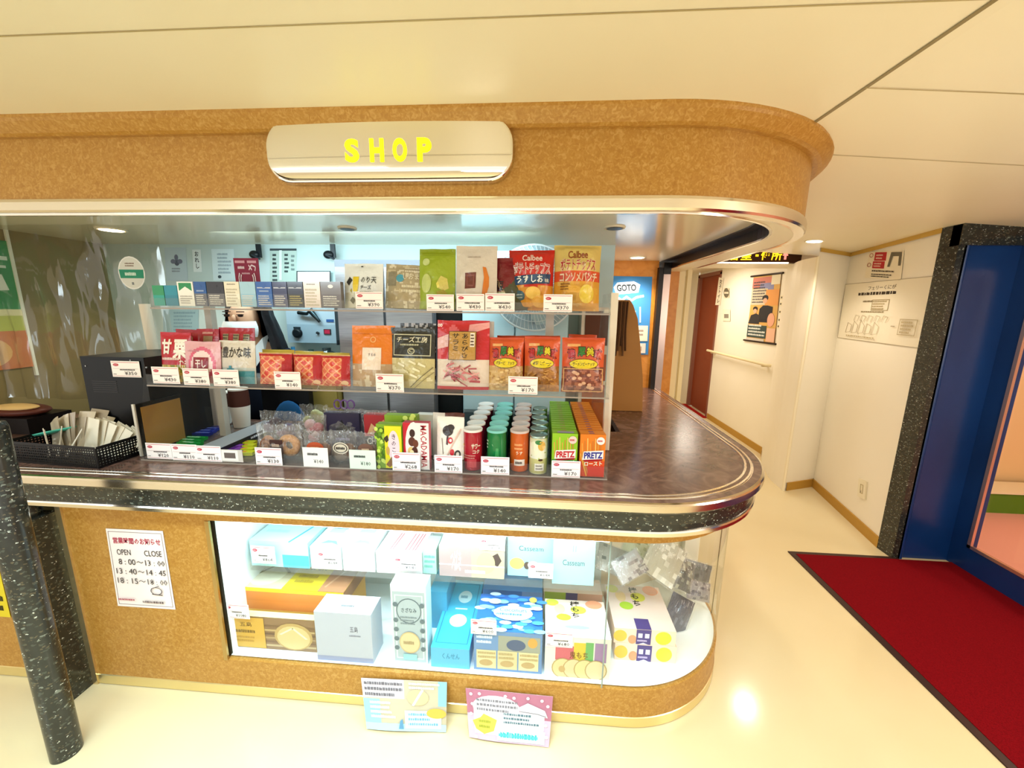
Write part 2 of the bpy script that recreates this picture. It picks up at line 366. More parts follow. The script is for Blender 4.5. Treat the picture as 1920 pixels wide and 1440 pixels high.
# header over the counter with its curved corner
HD = thing('shop_header', 'curved tan wood header under the ceiling above the shop counter, with polished metal edging', 'header', (0.36, 2.0, 1.9))
OFF = (-0.36, -2.0, -1.9)
HP = path(0.36, 2.16, 0.79, -3.3, 4.0)
def part(mb, name, mat, parent):
    o = mb.build(name, mat, parent); o.location = (-parent.location.x, -parent.location.y, -parent.location.z); return o
part(sweep(MB(), HP, [(-0.02, 1.925), (0, 1.94), (0, 2.205), (-0.03, 2.205)]), 'fascia_panel', 'burl_wood', HD)
part(sweep(MB(), HP, [(0.0, 2.150), (0.018, 2.150), (0.03, 2.156), (0.056, 2.182), (0.062, 2.19), (0.062, 2.203), (0, 2.203)]), 'cornice', 'burl_wood', HD)
part(sweep(MB(), HP, [(-0.002, 1.958), (0.006, 1.955), (0.010, 1.945), (0.010, 1.918), (0.004, 1.911), (-0.02, 1.909), (-0.03, 1.909)]), 'chrome_edge', 'chrome', HD)
# flat ring below, out to the shutter groove
def between(mb, A, B, zA, zB, col='#ffffff'):
    mb.grid([[(*p, zA) for p, n in A], [(*p, zB) for p, n in B]], col, 0, False); return mb
GO = path(0.36, 1.99, 0.60, -3.3, 4.0)
part(between(MB(), [((p[0] - n[0] * .03, p[1] - n[1] * .03), n) for p, n in HP], GO, 1.9095, 1.9105), 'soffit_ring', 'ceiling_paint', HD)
mb = MB(); GI = path(0.36, 1.97, 0.545, -3.3, 4.0)
mb.grid([[(*p, 1.9105) for p, n in GO], [(*p, 1.962) for p, n in GO], [(*p, 1.962) for p, n in GI], [(*p, ZS) for p, n in GI]], '#1c1008', 0, False)
part(mb, 'shutter_groove', 'plastic', HD)
part(sweep(MB(), GO, [(-0.004, 1.9125), (-0.004, 1.905), (0.006, 1.905), (0.006, 1.9125)]), 'groove_trim', 'chrome', HD)

# sign plate
SG = thing('shop_sign', 'mirror polished rounded sign plate with yellow lettering on the wood header', 'sign', (-0.5, 1.36, 2.085))
def stadium(w, h, r, n=10):
    pts = []
    for cx, cz, a0 in ((w / 2 - r, -h / 2 + r, -90), (w / 2 - r, h / 2 - r, 0), (-w / 2 + r, h / 2 - r, 90), (-w / 2 + r, -h / 2 + r, 180)):
        for k in range(n + 1): a = math.radians(a0 + 90 * k / n); pts.append((cx + r * math.cos(a), cz + r * math.sin(a)))
    return pts
mb = MB(); w, h = 0.80, 0.185
rows = []
for yo, sc in ((0.005, 0), (-0.022, 0), (-0.024, 0.0015), (-0.025, 0.006)): rows.append([(x * (1 - sc / (w / 2)), yo, z * (1 - sc / (h / 2))) for x, z in stadium(w, h, 0.078)])
mb.grid(rows, '#ffffff', 0, False, True)
# front: flat above, rolling under along the lower edge
zl = -h / 2 + 0.006; zt = h / 2 - 0.006; P = []
out = stadium(w - 0.012, h - 0.012, 0.072, 24)
def hw(z): return max(abs(x) for x, zz in out if abs(zz - z) < 0.006) if any(abs(zz - z) < 0.006 for x, zz in out) else (w - 0.012) / 2
for j in range(31):
    z = zl + (zt - zl) * j / 30; k = max(0, (-0.042 - z) / 0.045)
    hx = w / 2 - 0.006
    dz = abs(z) - (h / 2 - 0.006 - 0.072)
    if dz > 0: hx -= 0.072 - math.sqrt(max(0, 0.072 ** 2 - dz ** 2))
    P.append([(-hx + 2 * hx * i / 20, -0.0255 - 0.004 * (1 - (2 * i / 20 - 1) ** 2) + 0.016 * k * k, z) for i in range(21)])
mb.grid(P, '#ffffff', 0, True)
mb.build('sign_plate', 'mirror_chrome', SG)
mb = MB(); mb.art(plane((-0.135, -0.031, -0.035), (0.28, 0, 0), (0, 0, 0.068)), [('text', ch, u, 0, u + 0.162, 1, '#ffff00', 0.045) for ch, u in (('S', 0), ('H', 0.29), ('O', 0.555), ('P', 0.835))])
mb2 = mb; vs = list(mb.v); fs = list(mb.f)
for f in fs: mb.face([(mb.v[i][0], mb.v[i][1] + 0.003, mb.v[i][2]) for i in f], '#ffff00')
lt = mb.build('lettering', 'sign_yellow', SG); lt['label'] = 'bright yellow raised letters SHOP'

# counter, L-shaped with a rounded corner
CT = thing('shop_counter', 'long curved shop counter with dark stone edge, wood front and lit glass display case', 'counter', (-0.4, 1.6, 0))
cpath = lambda R, x0=-3.3, y1=3.2: path(0.36, 1.80, R, x0, y1)
mb = MB(); W0 = [p for p, n in cpath(0.555)] + [(0.42, 3.2), (0.42, 1.98), (-3.3, 1.98)]
mb.face([(x, y, 0.985) for x, y in W0], '#ffffff'); mb.face([(x, y, 0.95) for x, y in W0], '#ffffff'); strip(mb, W0[-4:], 0.95, 0.985)
part(mb, 'worktop', 'worktop_laminate', CT)
part(sweep(MB(), cpath(0.53), [(-0.005, 0.985), (-0.004, 0.9885), (0.004, 0.9885), (0.005, 0.985)]), 'inner_trim', 'chrome', CT)
part(sweep(MB(), cpath(0.55), [(-0.004, 0.986), (-0.003, 0.9885), (0.004, 0.9885), (0.005, 0.9855), (0.008, 0.9855)]), 'groove_trim', 'chrome', CT)
part(sweep(MB(), cpath(0.558), [(0, 0.984), (0.0, 0.9865), (0.03, 0.9875)]), 'rim_top', 'worktop_laminate', CT)
part(sweep(MB(), cpath(0.588), [(-0.002, 0.9885), (0.006, 0.986), (0.009, 0.980), (0.009, 0.958), (0.004, 0.953), (-0.02, 0.951)]), 'upper_edge_trim', 'chrome', CT)
part(sweep(MB(), cpath(0.570), [(0.012, 0.953), (0.006, 0.94), (0, 0.90), (0.0, 0.878)]), 'stone_band', 'dark_terrazzo', CT)
part(sweep(MB(), cpath(0.570), [(-0.01, 0.880), (0.004, 0.878), (0.006, 0.872), (0.004, 0.858), (-0.004, 0.853), (-0.07, 0.852)]), 'lower_edge_trim', 'chrome', CT)
# wood carcase: left panel, the bands above and below the glass
BP = cpath(0.505, -3.3)
CX0 = -1.245
part(sweep(MB(), cpath(0.505, CX0), [(-0.02, 0.79), (0, 0.792), (0, 0.855)]), 'wood_rail', 'burl_wood', CT)
part(sweep(MB(), cpath(0.505, CX0), [(-0.06, 0.172), (-0.012, 0.172), (0, 0.170), (0, 0.045)]), 'wood_plinth', 'burl_wood', CT)
mb = MB(); mb.box(-1.86, CX0, 1.295, 1.32, 0.04, 0.856, '#ffffff'); part(mb, 'front_panel', 'burl_wood', CT)
mb = MB(); mb.box(-3.3, -2.0, 1.295, 1.32, 0.04, 0.856, '#ffffff'); part(mb, 'far_panel', 'burl_wood', CT)
part(sweep(MB(), cpath(0.505), [(0, 0.048), (0.003, 0.046), (0.003, 0.004), (-0.02, 0.002)], '#e9d9a4'), 'kick_strip', 'metal', CT)
mb = MB(); mb.box(-1.868, -1.845, 1.288, 1.297, 0.0, 0.852, '#e6d3a8'); part(mb, 'edge_strip', 'metal', CT)
# display case
mb = MB(); mb.box(CX0 - 0.012, CX0 + 0.004, 1.291, 1.32, 0.17, 0.79, '#b99a62'); part(mb, 'case_frame', 'metal', CT)
gp = [q for q in cpath(0.500, CX0 + 0.004, 2.0)]
glassL = [q for q in gp if q[0][0] <= 0.262] + [((0.262, 1.30), (0, -1))]
ang = lambda p: math.degrees(math.atan2(p[1] - 1.80, p[0] - 0.36))
def arcglass(x0, steps, a1, z0=0.172, z1=0.795):
    P = [(x0, 1.30)] + [(0.36 + 0.5 * math.cos(math.radians(-90 + (a1 + 90) * k / steps)), 1.80 + 0.5 * math.sin(math.radians(-90 + (a1 + 90) * k / steps))) for k in range(steps + 1)]
    mb = MB(); mb.grid([[(x, y, z0) for x, y in P], [(x, y, z1) for x, y in P]], '#ffffff', 0, True); return mb, P
mb = MB(); mb.face([(CX0, 1.30, 0.172), (0.267, 1.30, 0.172), (0.267, 1.30, 0.795), (CX0, 1.30, 0.795)], '#ffffff'); part(mb, 'glass_pane', 'case_glass', CT)
mb, P = arcglass(0.272, 22, -8); part(mb, 'curved_glass', 'case_glass', CT)
mb = MB(); ex, ey = P[-1]; mb.grid([[(ex, ey + 0.006, z), (0.862, 1.80, z), (0.862, 2.05, z)] for z in (0.172, 0.795)], '#ffffff', 0, False); part(mb, 'end_glass', 'case_glass', CT)
mb = MB(); mb.tube([(0.2695, 1.299, 0.172), (0.2695, 1.299, 0.795)], 0.0028, '#8f9a92'); part(mb, 'glass_joint', 'plastic', CT)
mb = MB(); mb.tube([(ex, ey, 0.172), (ex, ey, 0.795)], 0.0022, '#7a6a48'); part(mb, 'glass_joint', 'plastic', CT)
mb = MB(); fl = [(CX0, 1.31)] + [(x * 0.985 + 0.36 * 0.015, y * 0.985 + 1.8 * 0.015) for x, y in P] + [(0.85, 2.05), (CX0, 2.05)]
mb.face([(x, y, 0.178) for x, y in fl], '#f4fbfb'); mb.face([(x, y, 0.8) for x, y in fl], '#eef6f6')
mb.face([(CX0, 1.78, 0.178), (0.33, 1.78, 0.178), (0.33, 1.78, 0.8), (CX0, 1.78, 0.8)], '#e4f1ee'); mb.face([(0.33, 1.78, 0.178), (0.85, 2.05, 0.178), (0.85, 2.05, 0.8), (0.33, 1.78, 0.8)], '#e3dcc4')
mb.face([(CX0 + 0.004, 1.30, 0.178), (CX0 + 0.004, 1.78, 0.178), (CX0 + 0.004, 1.78, 0.8), (CX0 + 0.004, 1.30, 0.8)], '#eaf4f4')
part(mb, 'case_lining', 'paint', CT)
mb = MB(); mb.box(-1.215, 0.49, 1.437, 1.70, 0.482, 0.490, '#d5efee', front='#bfe6e4'); part(mb, 'case_shelf', 'acrylic', CT)
mb = MB(); mb.box(-1.215, 0.49, 1.434, 1.440, 0.482, 0.512, '#ffffff'); part(mb, 'shelf_lip', 'acrylic', CT)
mb = MB(); mb.box(0.88, 0.905, 2.05, 3.2, 0.0, 0.852, '#ffffff'); mb.box(0.80, 0.868, 1.98, 2.06, 0.17, 0.852, '#ffffff'); part(mb, 'side_panel', 'wall_cream', CT)
# fluorescent tube hidden under the top of the case
t = thing('case_lamp', 'white fluorescent tube along the top inside the glass display case', 'lamp', (-0.45, 1.335, 0.778))
mb = MB(); mb.tube([(-0.72, 0, -0.004), (0.72, 0, -0.004)], 0.007, '#ffffff', n=10); mb.build('tube', 'tube_white', t)
mb = MB(); mb.box(-0.75, 0.75, -0.010, 0.012, 0.005, 0.018, '#f0f0f0'); mb.build('lamp_body', 'paint', t)

# stone pier and round pole at the left
t = thing('stone_pier', 'short dark speckled stone pier between the wood counter panels behind the pole', 'pier', (-1.935, 1.25, 0))
mb = MB(); mb.box(-0.065, 0.067, -0.05, 0.045, 0, 0.80, '#ffffff'); mb.lathe([(0.04, 0.80), (0.045, 0.82), (0.03, 0.85)], '#ffffff', n=20); mb.build('pier_body', 'dark_terrazzo', t)
t = thing('round_pole', 'round dark speckled stone pole standing in front of the counter at the left', 'pole', (-1.673, 1.04, 0))
mb = MB(); mb.lathe([(0.042, 0), (0.042, 1.22), (0.038, 1.235), (0.02, 1.24)], '#ffffff', n=40); mb.build('shaft', 'dark_terrazzo', t)

# entrance side: wall with the plan, pillar, corridor
def wallstrip(name, pts, mat, z1=2.24, z0=0): o = strip(MB(), pts, z0, z1).build(name, mat); return struct(o)
wallstrip('wall_right', [(2.575, 3.66), (2.375, 2.66)], 'wall_cream')
wallstrip('wall_return', [(2.238, 3.53), (2.575, 3.66)], 'wall_cream')
pil = [(2.552, 4.49), (2.50, 4.40), (2.44, 4.27), (2.39, 4.15), (2.33, 4.0), (2.28, 3.86), (2.253, 3.75), (2.243, 3.64), (2.238, 3.53)]
wallstrip('wall_pillar', pil, 'wall_cream', 2.045)
mb = MB(); mb.tube([(2.238, 3.53, 0), (2.238, 3.53, 2.045)], 0.012, '#f0e4c6', n=10); struct(mb.build('trim_5', 'paint'))
mb = MB(); mb.box(0.95, 2.9, 4.05, 4.5, 2.045, 2.32, '#f0e4c6'); struct(mb.build('wall_lintel', 'wall_cream'))
wallstrip('wall_corridor', [(2.552, 6.03), (2.552, 4.49)], 'wall_cream')
mb = MB(); mb.box(2.552, 2.61, 6.03, 6.09, 0, 2.15, '#8d5b4a'); mb.box(2.552, 2.61, 6.84, 6.90, 0, 2.15, '#8d5b4a'); mb.box(2.552, 2.61, 6.03, 6.90, 2.12, 2.17, '#8d5b4a'); struct(mb.build('door_frame', 'paint'))
mb = MB(); mb.box(2.60, 2.64, 6.09, 6.84, 0.01, 2.12, '#8c3f20'); o = mb.build('door_2', 'paint'); struct(o)
wallstrip('wall_corridor_over', [(2.575, 6.9), (2.575, 6.03)], 'wall_cream', 2.6, 2.16)
wallstrip('wall_far', [(2.56, 8.0), (2.56, 6.9)], 'wall_cream', 2.6)
wallstrip('wall_corridor_end', [(1.0, 8.0), (2.56, 8.0)], 'wall_cream', 2.6)
quad('wall_side', [(1.0, 3.3, 0), (1.0, 8.0, 0), (1.0, 8.0, 2.6), (1.0, 3.3, 2.6)], 'wall_cream')
mb = MB(); mb.box(0.985, 1.115, 3.42, 3.5, 0, 2.3, '#ffffff'); struct(mb.build('wall_orange', 'orange_wood'))
mb = MB(); mb.box(1.12, 1.175, 3.46, 3.52, 0, 2.3, '#efe0b4'); mb.box(1.20, 1.235, 3.48, 3.52, 0, 2.3, '#efe0b4'); struct(mb.build('trim_6', 'paint'))
# baseboards and crown
def basestrip(name, pts, z0, z1, col, off):
    mb = MB(); n = len(pts)
    for a, b in zip(pts, pts[1:]):
        d = Vector((b[0] - a[0], b[1] - a[1], 0)).normalized(); nn = Vector((d.y, -d.x, 0)) * off
        p, q = Vector((*a, 0)) + nn, Vector((*b, 0)) + nn
        mb.face([(p.x, p.y, z0), (q.x, q.y, z0), (q.x, q.y, z1), (p.x, p.y, z1)], col); mb.face([(p.x, p.y, z1), (q.x, q.y, z1), (b[0], b[1], z1), (a[0], a[1], z1)], col); mb.face([(p.x, p.y, z0), (q.x, q.y, z0), (b[0], b[1], z0), (a[0], a[1], z0)], col)
    return struct(mb.build(name, 'paint'))
basestrip('baseboard_right', [(2.26, 3.54), (2.575, 3.66), (2.375, 2.66)], 0, 0.075, '#b98d3a', 0.012)
basestrip('baseboard_corridor', [(2.552, 6.0), (2.552, 4.49), (2.5, 4.38)], 0, 0.08, '#b98d3a', 0.01)
for nm, pts in (('trim_7', [(2.238, 3.53), (2.575, 3.66), (2.375, 2.66)]),):
    mb = MB()
    for a, b in zip(pts, pts[1:]):
        d = Vector((b[0] - a[0], b[1] - a[1], 0)).normalized(); nn = Vector((d.y, -d.x, 0)) * 0.012
        za, zb = zceil(*a), zceil(*b)
        mb.face([(a[0] + nn.x, a[1] + nn.y, za - 0.03), (b[0] + nn.x, b[1] + nn.y, zb - 0.03), (b[0] + nn.x, b[1] + nn.y, zb), (a[0] + nn.x, a[1] + nn.y, za)], '#c9a24a')
    struct(mb.build(nm, 'paint'))
# blue entrance
mb = MB(); mb.box(2.365, 2.412, 2.545, 2.665, 0, 2.10, '#ffffff'); mb.box(2.365, 3.1, 2.535, 2.60, 1.985, 2.11, '#ffffff'); struct(mb.build('trim_8', 'dark_terrazzo'))
mb = MB(); mb.box(2.412, 2.76, 2.560, 2.60, 0, 1.99, '#ffffff'); mb.box(2.40, 2.424, 2.545, 2.57, 0, 1.985, '#ffffff'); mb.tube([(2.42, 2.553, 0), (2.42, 2.553, 1.985)], 0.012, '#ffffff', n=10); struct(mb.build('wall_blue', 'blue_paint'))
GL = [(2.462, 0.165), (2.462, 1.86), (1.2, 1.86), (1.2, 0.165)]
mb = MB(); X = 2.715
mb.box(X, X + 0.05, 2.455, 2.56, 0, 2.05, '#ffffff'); mb.box(X, X + 0.05, 0.3, 2.455, 0, 0.16, '#ffffff'); mb.box(X, X + 0.05, 0.3, 2.455, 1.86, 2.05, '#ffffff'); mb.box(X, X + 0.05, 0.3, 0.7, 0.16, 1.86, '#ffffff'); struct(mb.build('door_1', 'blue_paint'))
mb = MB()
for q in ((2.44, 2.46, 0.16, 1.86), (0.7, 2.46, 0.16, 0.18), (0.7, 2.46, 1.84, 1.86)): mb.box(X - 0.006, X + 0.01, q[0], q[1], q[2], q[3], '#e2b9a8')
struct(mb.build('trim_9', 'metal'))
mb = MB(); mb.face([(X + 0.02, 2.44, 0.18), (X + 0.02, 0.7, 0.18), (X + 0.02, 0.7, 1.84), (X + 0.02, 2.44, 1.84)], '#ffffff'); struct(mb.build('window_1', 'case_glass'))
# the room behind the entrance glass
mb = MB(); mb.box(2.77, 5.5, -1.5, 3.6, -0.02, 0.003, '#e9a08c'); struct(mb.build('floor_lounge', 'paint'))
mb = MB(); mb.box(2.77, 5.5, 3.55, 3.6, 0, 2.2, '#efc48c'); mb.box(5.45, 5.5, -1.5, 3.6, 0, 2.2, '#efc48c'); struct(mb.build('wall_lounge', 'paint'))
area('ceiling_lamp_light_lounge', (3.9, 2.2, 2.0), (0.8, 0.8), 22, WARM)
mb = MB(); mb.box(-0.8, 0.8, -0.09, 0.12, 0.0, 0.17, '#5f7f22', top='#71922c'); mb.box(-0.81, 0.81, -0.10, 0.13, 0.17, 0.185, '#efd9b0')
tag(mb.build('low_bench', 'cloth', loc=(4.0, 3.36, 0.003)), 'low green cushioned step seen through the entrance glass on the pink floor', 'bench')
# mat
t = thing('entrance_mat', 'deep red entrance mat with dark rubber border before the blue doorway', 'mat', (2.2, 1.6, 0))
mb = MB(); mb.box(-0.455, 0.55, -1.6, 0.925, 0.0, 0.009, '#6a0008'); mb.build('pile', 'carpet_red', t)
mb = MB(); mb.box(-0.49, -0.455, -1.6, 0.955, 0, 0.007, '#3a2420'); mb.box(-0.455, 0.2, 0.925, 0.955, 0, 0.007, '#3a2420'); mb.build('rubber_border', 'plastic', t)
mb = MB(); mb.box(-0.30, 0.0, -0.45, 0.45, 0, 0.008, '#a01812'); tag(mb.build('door_mat', 'cloth', loc=(2.55, 6.45, 0)), 'small red mat at the brown door down the corridor', 'mat')

def downlight(name, loc, r, lit, label, power=0, tilt=0.0):
    t = thing(name, label, 'ceiling light', loc); t.rotation_euler = (0, tilt, 0)
    mb = MB(); mb.lathe([(r * 0.80, -0.001), (r, -0.006), (r * 1.12, -0.006), (r * 1.16, 0.0)], '#efe6cf', n=32); mb.build('ring', 'paint', t)
    mb = MB(); mb.lathe([(r * 0.2, -0.004), (r * 0.85, -0.0075)], '#2a2018', n=32); mb.build('lens', 'lamp_warm' if lit else 'plastic', t)
    if power:
        l = bpy.data.lights.new(name + '_light', 'SPOT'); l.energy = power; l.color = WARM; l.spot_size = math.radians(130); l.spot_blend = 0.7; l.shadow_soft_size = 0.06
        o = bpy.data.objects.new(name + '_light', l); C.objects.link(o); o.location = (0, 0, -0.03); o.parent = t
downlight('ceiling_downlight', (2.03, 3.276, zceil(2.03, 3.276)), 0.055, True, 'lit round downlight in the hall ceiling right of the header', 18, 0.066)
downlight('ceiling_downlight', (-2.19, 1.97, ZS), 0.055, True, 'lit round downlight over the left end of the counter behind clear vinyl', 13)
downlight('ceiling_downlight', (-0.94, 1.945, ZS), 0.038, False, 'unlit dark round downlight above the white and beige snack pouches')
downlight('ceiling_downlight', (0.323, 1.934, ZS), 0.042, False, 'unlit dark round downlight above the yellow chip bag')
downlight('ceiling_downlight', (0.671, 2.987, ZS), 0.05, True, 'lit round downlight near the orange wall with the blue poster', 24)
# shutter guide post
t = thing('shutter_post', 'scuffed steel shutter guide post at the far end of the counter', 'post', (0.91, 3.165, 0.985))
mb = MB(); mb.box(0.0, 0.05, -0.02, 0.03, 0, 0.88, '#a08c84'); mb.build('guide', 'metal', t)
mb = MB(); mb.box(-0.035, 0.0, -0.02, 0.035, 0, 0.93, '#1a1310'); mb.build('channel', 'plastic', t)
mb = MB(); mb.box(-0.005, 0.05, -0.025, 0.035, 0.88, 0.965, '#15110f'); mb.build('head_bracket', 'plastic', t)

# ================================================================== the display rack on the counter
ZL, ZM, ZT = 0.990, 1.288, 1.592          # the three tray floors
YL, YM, YT = 1.385, 1.447, 1.515          # the three front lips
RK = thing('display_rack', 'three-tier clear acrylic display rack of snacks standing on the counter', 'rack', (-0.66, 1.6, 0.9885))
def rpart(mb, name, mat): o = mb.build(name, mat, RK); o.location = (0.66, -1.6, -0.9885); return o
for z, y0, y1, x0, lip in ((ZL, YL, 1.93, -1.575, 0.045), (ZM, YM, 1.73, -1.565, 0.035), (ZT, YT, 1.73, -1.57, 0.03)):
    mb = MB(); mb.box(x0, 0.257, y0, y1, z - 0.006 if z > 1 else z - 0.0015, z, '#ffffff'); rpart(mb, 'shelf', 'acrylic')
    mb = MB(); mb.box(x0, 0.257, y0 - 0.002, y0 + 0.001, z - 0.004 if z < 1 else z - 0.012, z + lip, '#ffffff'); rpart(mb, 'front_lip', 'acrylic')
    mb = MB(); mb.box(x0, 0.257, y0 - 0.0035, y0 - 0.002, (z - 0.006 if z < 1 else z - 0.013), z + (0 if z < 1 else -0.007), '#9c8f84'); rpart(mb, 'shelf_edge', 'gloss')
for x in (-1.578, 0.257):
    mb = MB(); mb.face([(x, 1.385, 0.9885), (x, 1.93, 0.9885), (x, 1.93, 1.1), (x, 1.73, 1.66), (x, 1.53, 1.66), (x, 1.45, 1.33)], '#ffffff'); rpart(mb, 'side_panel', 'acrylic')
mb = MB(); mb.box(0.285, 0.315, 1.69, 1.72, 0.989, 1.668, '#f0e6d2'); mb.box(0.26, 0.285, 1.695, 1.715, 1.585, 1.60, '#e6dcc8'); mb.box(0.26, 0.285, 1.695, 1.715, 1.28, 1.295, '#e6dcc8'); rpart(mb, 'post', 'plastic')
mb = MB(); mb.box(-1.50, -1.47, 1.69, 1.72, 0.989, 1.62, '#b9b2a6'); rpart(mb, 'post', 'plastic')
mb = MB(); mb.box(0.02, 0.055, 1.715, 1.73, 1.3, 1.6, '#c8c4b8'); rpart(mb, 'back_strut', 'plastic')

# ------------------------------------------------------------------ price cards
def price_card(px, Y, txt, label, group='printed price cards', hand=None, x_tilt=0.0, seed=0):
    x0, x1, y0, y1 = px
    a = at(x0, (y0 + y1) / 2, Y); b = at(x1, (y0 + y1) / 2, Y); zt = at((x0 + x1) / 2, y0, Y).z; zb = at((x0 + x1) / 2, y1, Y).z
    w, h = b.x - a.x, zt - zb
    if 1.37 < Y < 1.39: zb = max(zb, 0.9895)
    mb = MB(); mb.box(0, w, -0.0012, 0, 0, h, '#faf3f1' if not hand else hand)
    L = []
    if not hand:
        L += [('rect', 0.03, 0.90, 0.97, 0.93, '#d06a70'), ('rect', 0.03, 0.06, 0.97, 0.085, '#c98a8a'), ('ell', 0.17, 0.76, 0.10, 0.085, '#c2304a'), ('dash', 0.10, 0.72, 0.24, 0.80, 1, '#f0c0c0', seed),
              ('rect', 0.05, 0.52, 0.95, 0.535, '#c8a8a8'), ('dash', 0.3, 0.40, 0.85, 0.53, 1, '#3a3030', seed + 1), ('dash', 0.05, 0.14, 0.2, 0.22, 1, '#6a5a5a', seed + 2)]
        L += [('text', txt, 0.45, 0.14, 0.88, 0.36, '#4a4348', 0.0)]
    else:
        L += [('dash', 0.18, 0.55, 0.7, 0.78, 1, '#2a2a2a', seed), ('text', txt, 0.42, 0.2, 0.8, 0.4, '#333333')]
    mb.art(plane((0, -0.0012, 0), (w, 0, 0), (0, 0, h)), L)
    o = mb.build('price_card', 'paper', loc=(a.x, Y, zb)); return tag(o, label, 'price card', group)
cards = [
 ((667, 718, 547, 579), YT - .004, '¥390', 'price card under the white nori cheese pouch'),
 ((800, 851, 552, 583), YT - .004, '¥540', 'price card under the lime green pouch'),
 ((856, 908, 551, 583), YT - .004, '¥430', 'price card under the tall white chocolate pouch'),
 ((910, 965, 550, 584), YT - .004, '¥430', 'price card under the dark red bag behind the red chips'),
 ((1019, 1073, 552, 585), YT - .004, '¥370', 'price card between the red and the yellow chip bags'),
 ((286, 336, 688, 719), YM - .004, '¥430', 'price card under the crimson sweet chestnut pouch'),
 ((344, 392, 691, 722), YM - .004, '¥380', 'price card under the pink pouch'),
 ((400, 448, 693, 724), YM - .004, '¥380', 'price card under the pale pouch with black brush writing'),
 ((515, 564, 697, 729), YM - .004, '¥140', 'price card before the red waffle-pattern bags'),
 ((705, 757, 701, 735), YM - .004, '¥370', 'price card between the orange pouch and the black cheese pouch'),
 ((953, 1008, 706, 739), YM - .004, '¥170', 'price card under the orange nut bags'),
 ((275, 322, 831, 860), YL - .004, '¥120', 'price card at the left corner of the bottom tier beside the black frame'),
 ((323, 370, 833, 863), YL - .004, '¥110', 'price card before the green and grey gum packs'),
 ((368, 415, 836, 865), YL - .0055, '¥110', 'price card before the purple gum packs'),
 ((480, 529, 844, 876), YL - .004, '¥130', 'price card under the bagged doughnut biscuits'),
 ((736, 788, 852, 886), YL - .004, '¥268', 'price card before the yellow and the red chocolate boxes'),
 ((815, 867, 860, 892), YL - .004, '¥170', 'price card under the white chocolate bag with brown marks'),
 ((902, 955, 859, 892), YL - .004, '¥140', 'price card before the green snack tube'),
 ((1034, 1088, 864, 895), YL - .004, '¥170', 'price card before the green pretzel boxes'),
]
for i, (px, Y, t_, lb) in enumerate(cards): price_card(px, Y, t_, 'white printed ' + lb, seed=i * 7)
price_card((569, 616, 845, 881), YL - .004, '¥140', 'handwritten white price card under the bagged brown cookies', 'handwritten price cards', '#f4eee6', seed=91)
price_card((656, 705, 851, 886), YL - .004, '¥180', 'handwritten mint tinted price card beside the tall yellow-green box', 'handwritten price cards', '#dff0dc', seed=92)
t = MB(); t.box(-0.045, 0.045, -0.002, 0.0, 0, 0.05, '#cfc8c0'); t.art(plane((-0.045, -0.002, 0), (0.09, 0, 0), (0, 0, 0.05)), [('frame', 0.05, 0.1, 0.8, 0.95, 0.12, 0.2, '#f0ece6'), ('rect', 0.17, 0.3, 0.68, 0.75, '#6b5f5a')])
p_ = at(436, 866, YL - .004); tag(t.build('card_holder', 'plastic', loc=(p_.x, YL - .003, p_.z)), 'empty clear card holder on the bottom lip beside the purple gum', 'card holder')

# ------------------------------------------------------------------ pouches and bags
def bag_shape(w, h, t, style, seed):
    def b(u, v):
        u = min(1.0, max(0.0, u)); v = min(1.0, max(0.0, v))
        side = max(0.0, 1 - abs(2 * u - 1) ** 2.6)
        if style == 'pillow': bv = max(0.0, 1 - abs(2 * (0.06 + 0.88 * v) - 1) ** 3.2) if 0.04 < v < 0.95 else 0.05
        else: bv = min(1.0, 0.55 + v / 0.15 * 0.45) * max(0.06, 1 - v ** 1.9) if v < 0.92 else 0.06
        return side * bv
    def surf(u, v, s=-1):
        wr = noise.noise(Vector((u * 4.5, v * 5.5, seed * 3.1))) * 0.14 + noise.noise(Vector((u * 11, v * 9, seed * 1.7))) * 0.05
        th = b(u, v); pin = 0.0
        if style == 'pillow': pin = 0.035 * (1 - abs(2 * v - 1) ** 2) * (1 if True else 0)
        uu = 0.5 + (u - 0.5) * (1 - pin)
        y = s * (t / 2 * th * (1 + wr * 1.6) + 0.0012)
        zz = h * v + (0.012 * h * noise.noise(Vector((u * 3, seed, 0.3))) if v > 0.98 else 0)
        return Vector((w * (uu - 0.5), y, zz)), Vector((0, s, 0))
    return surf
def pouch(name, label, cat, x0, x1, yT, Y, zb, t, bg, layers, style='pouch', group=None, tilt=6, roll=0, mat='film', seed=1, nu=26, nv=32, yaw=0, back=None, px_mid=None, extra=0):
    xm = (x0 + x1) / 2; ztop = at(xm, yT, Y).z; ym = yT + 40 if px_mid is None else px_mid
    X0, X1 = at(x0, ym, Y).x, at(x1, ym, Y).x; w = X1 - X0; h = (ztop - zb) * 1.0
    s = bag_shape(w, h, t, style, seed)
    mb = MB(); f = bg if callable(bg) else (lambda u, v: bg)
    mb.grid([[s(i / nu, j / nv)[0] for i in range(nu + 1)] for j in range(nv + 1)], lambda i, j: f((i + .5) / nu, (j + .5) / nv))
    bc = back or f(0.5, 0.95); mb.grid([[s(i / 8, j / 10, 1)[0] for i in range(9)] for j in range(11)], bc)
    mb.art(s, layers, off=0.0016, step=0.00035, sub=7)
    o = mb.build(name, mat, loc=((X0 + X1) / 2, Y + t / 2 * math.cos(math.radians(tilt)), zb), rot=(math.radians(-tilt), math.radians(roll), math.radians(yaw)))
    return tag(o, label, cat, group)
def bit(x, y, s): return noise.noise(Vector((x, y, s)))
BAGS = 'snack bags on the rack'
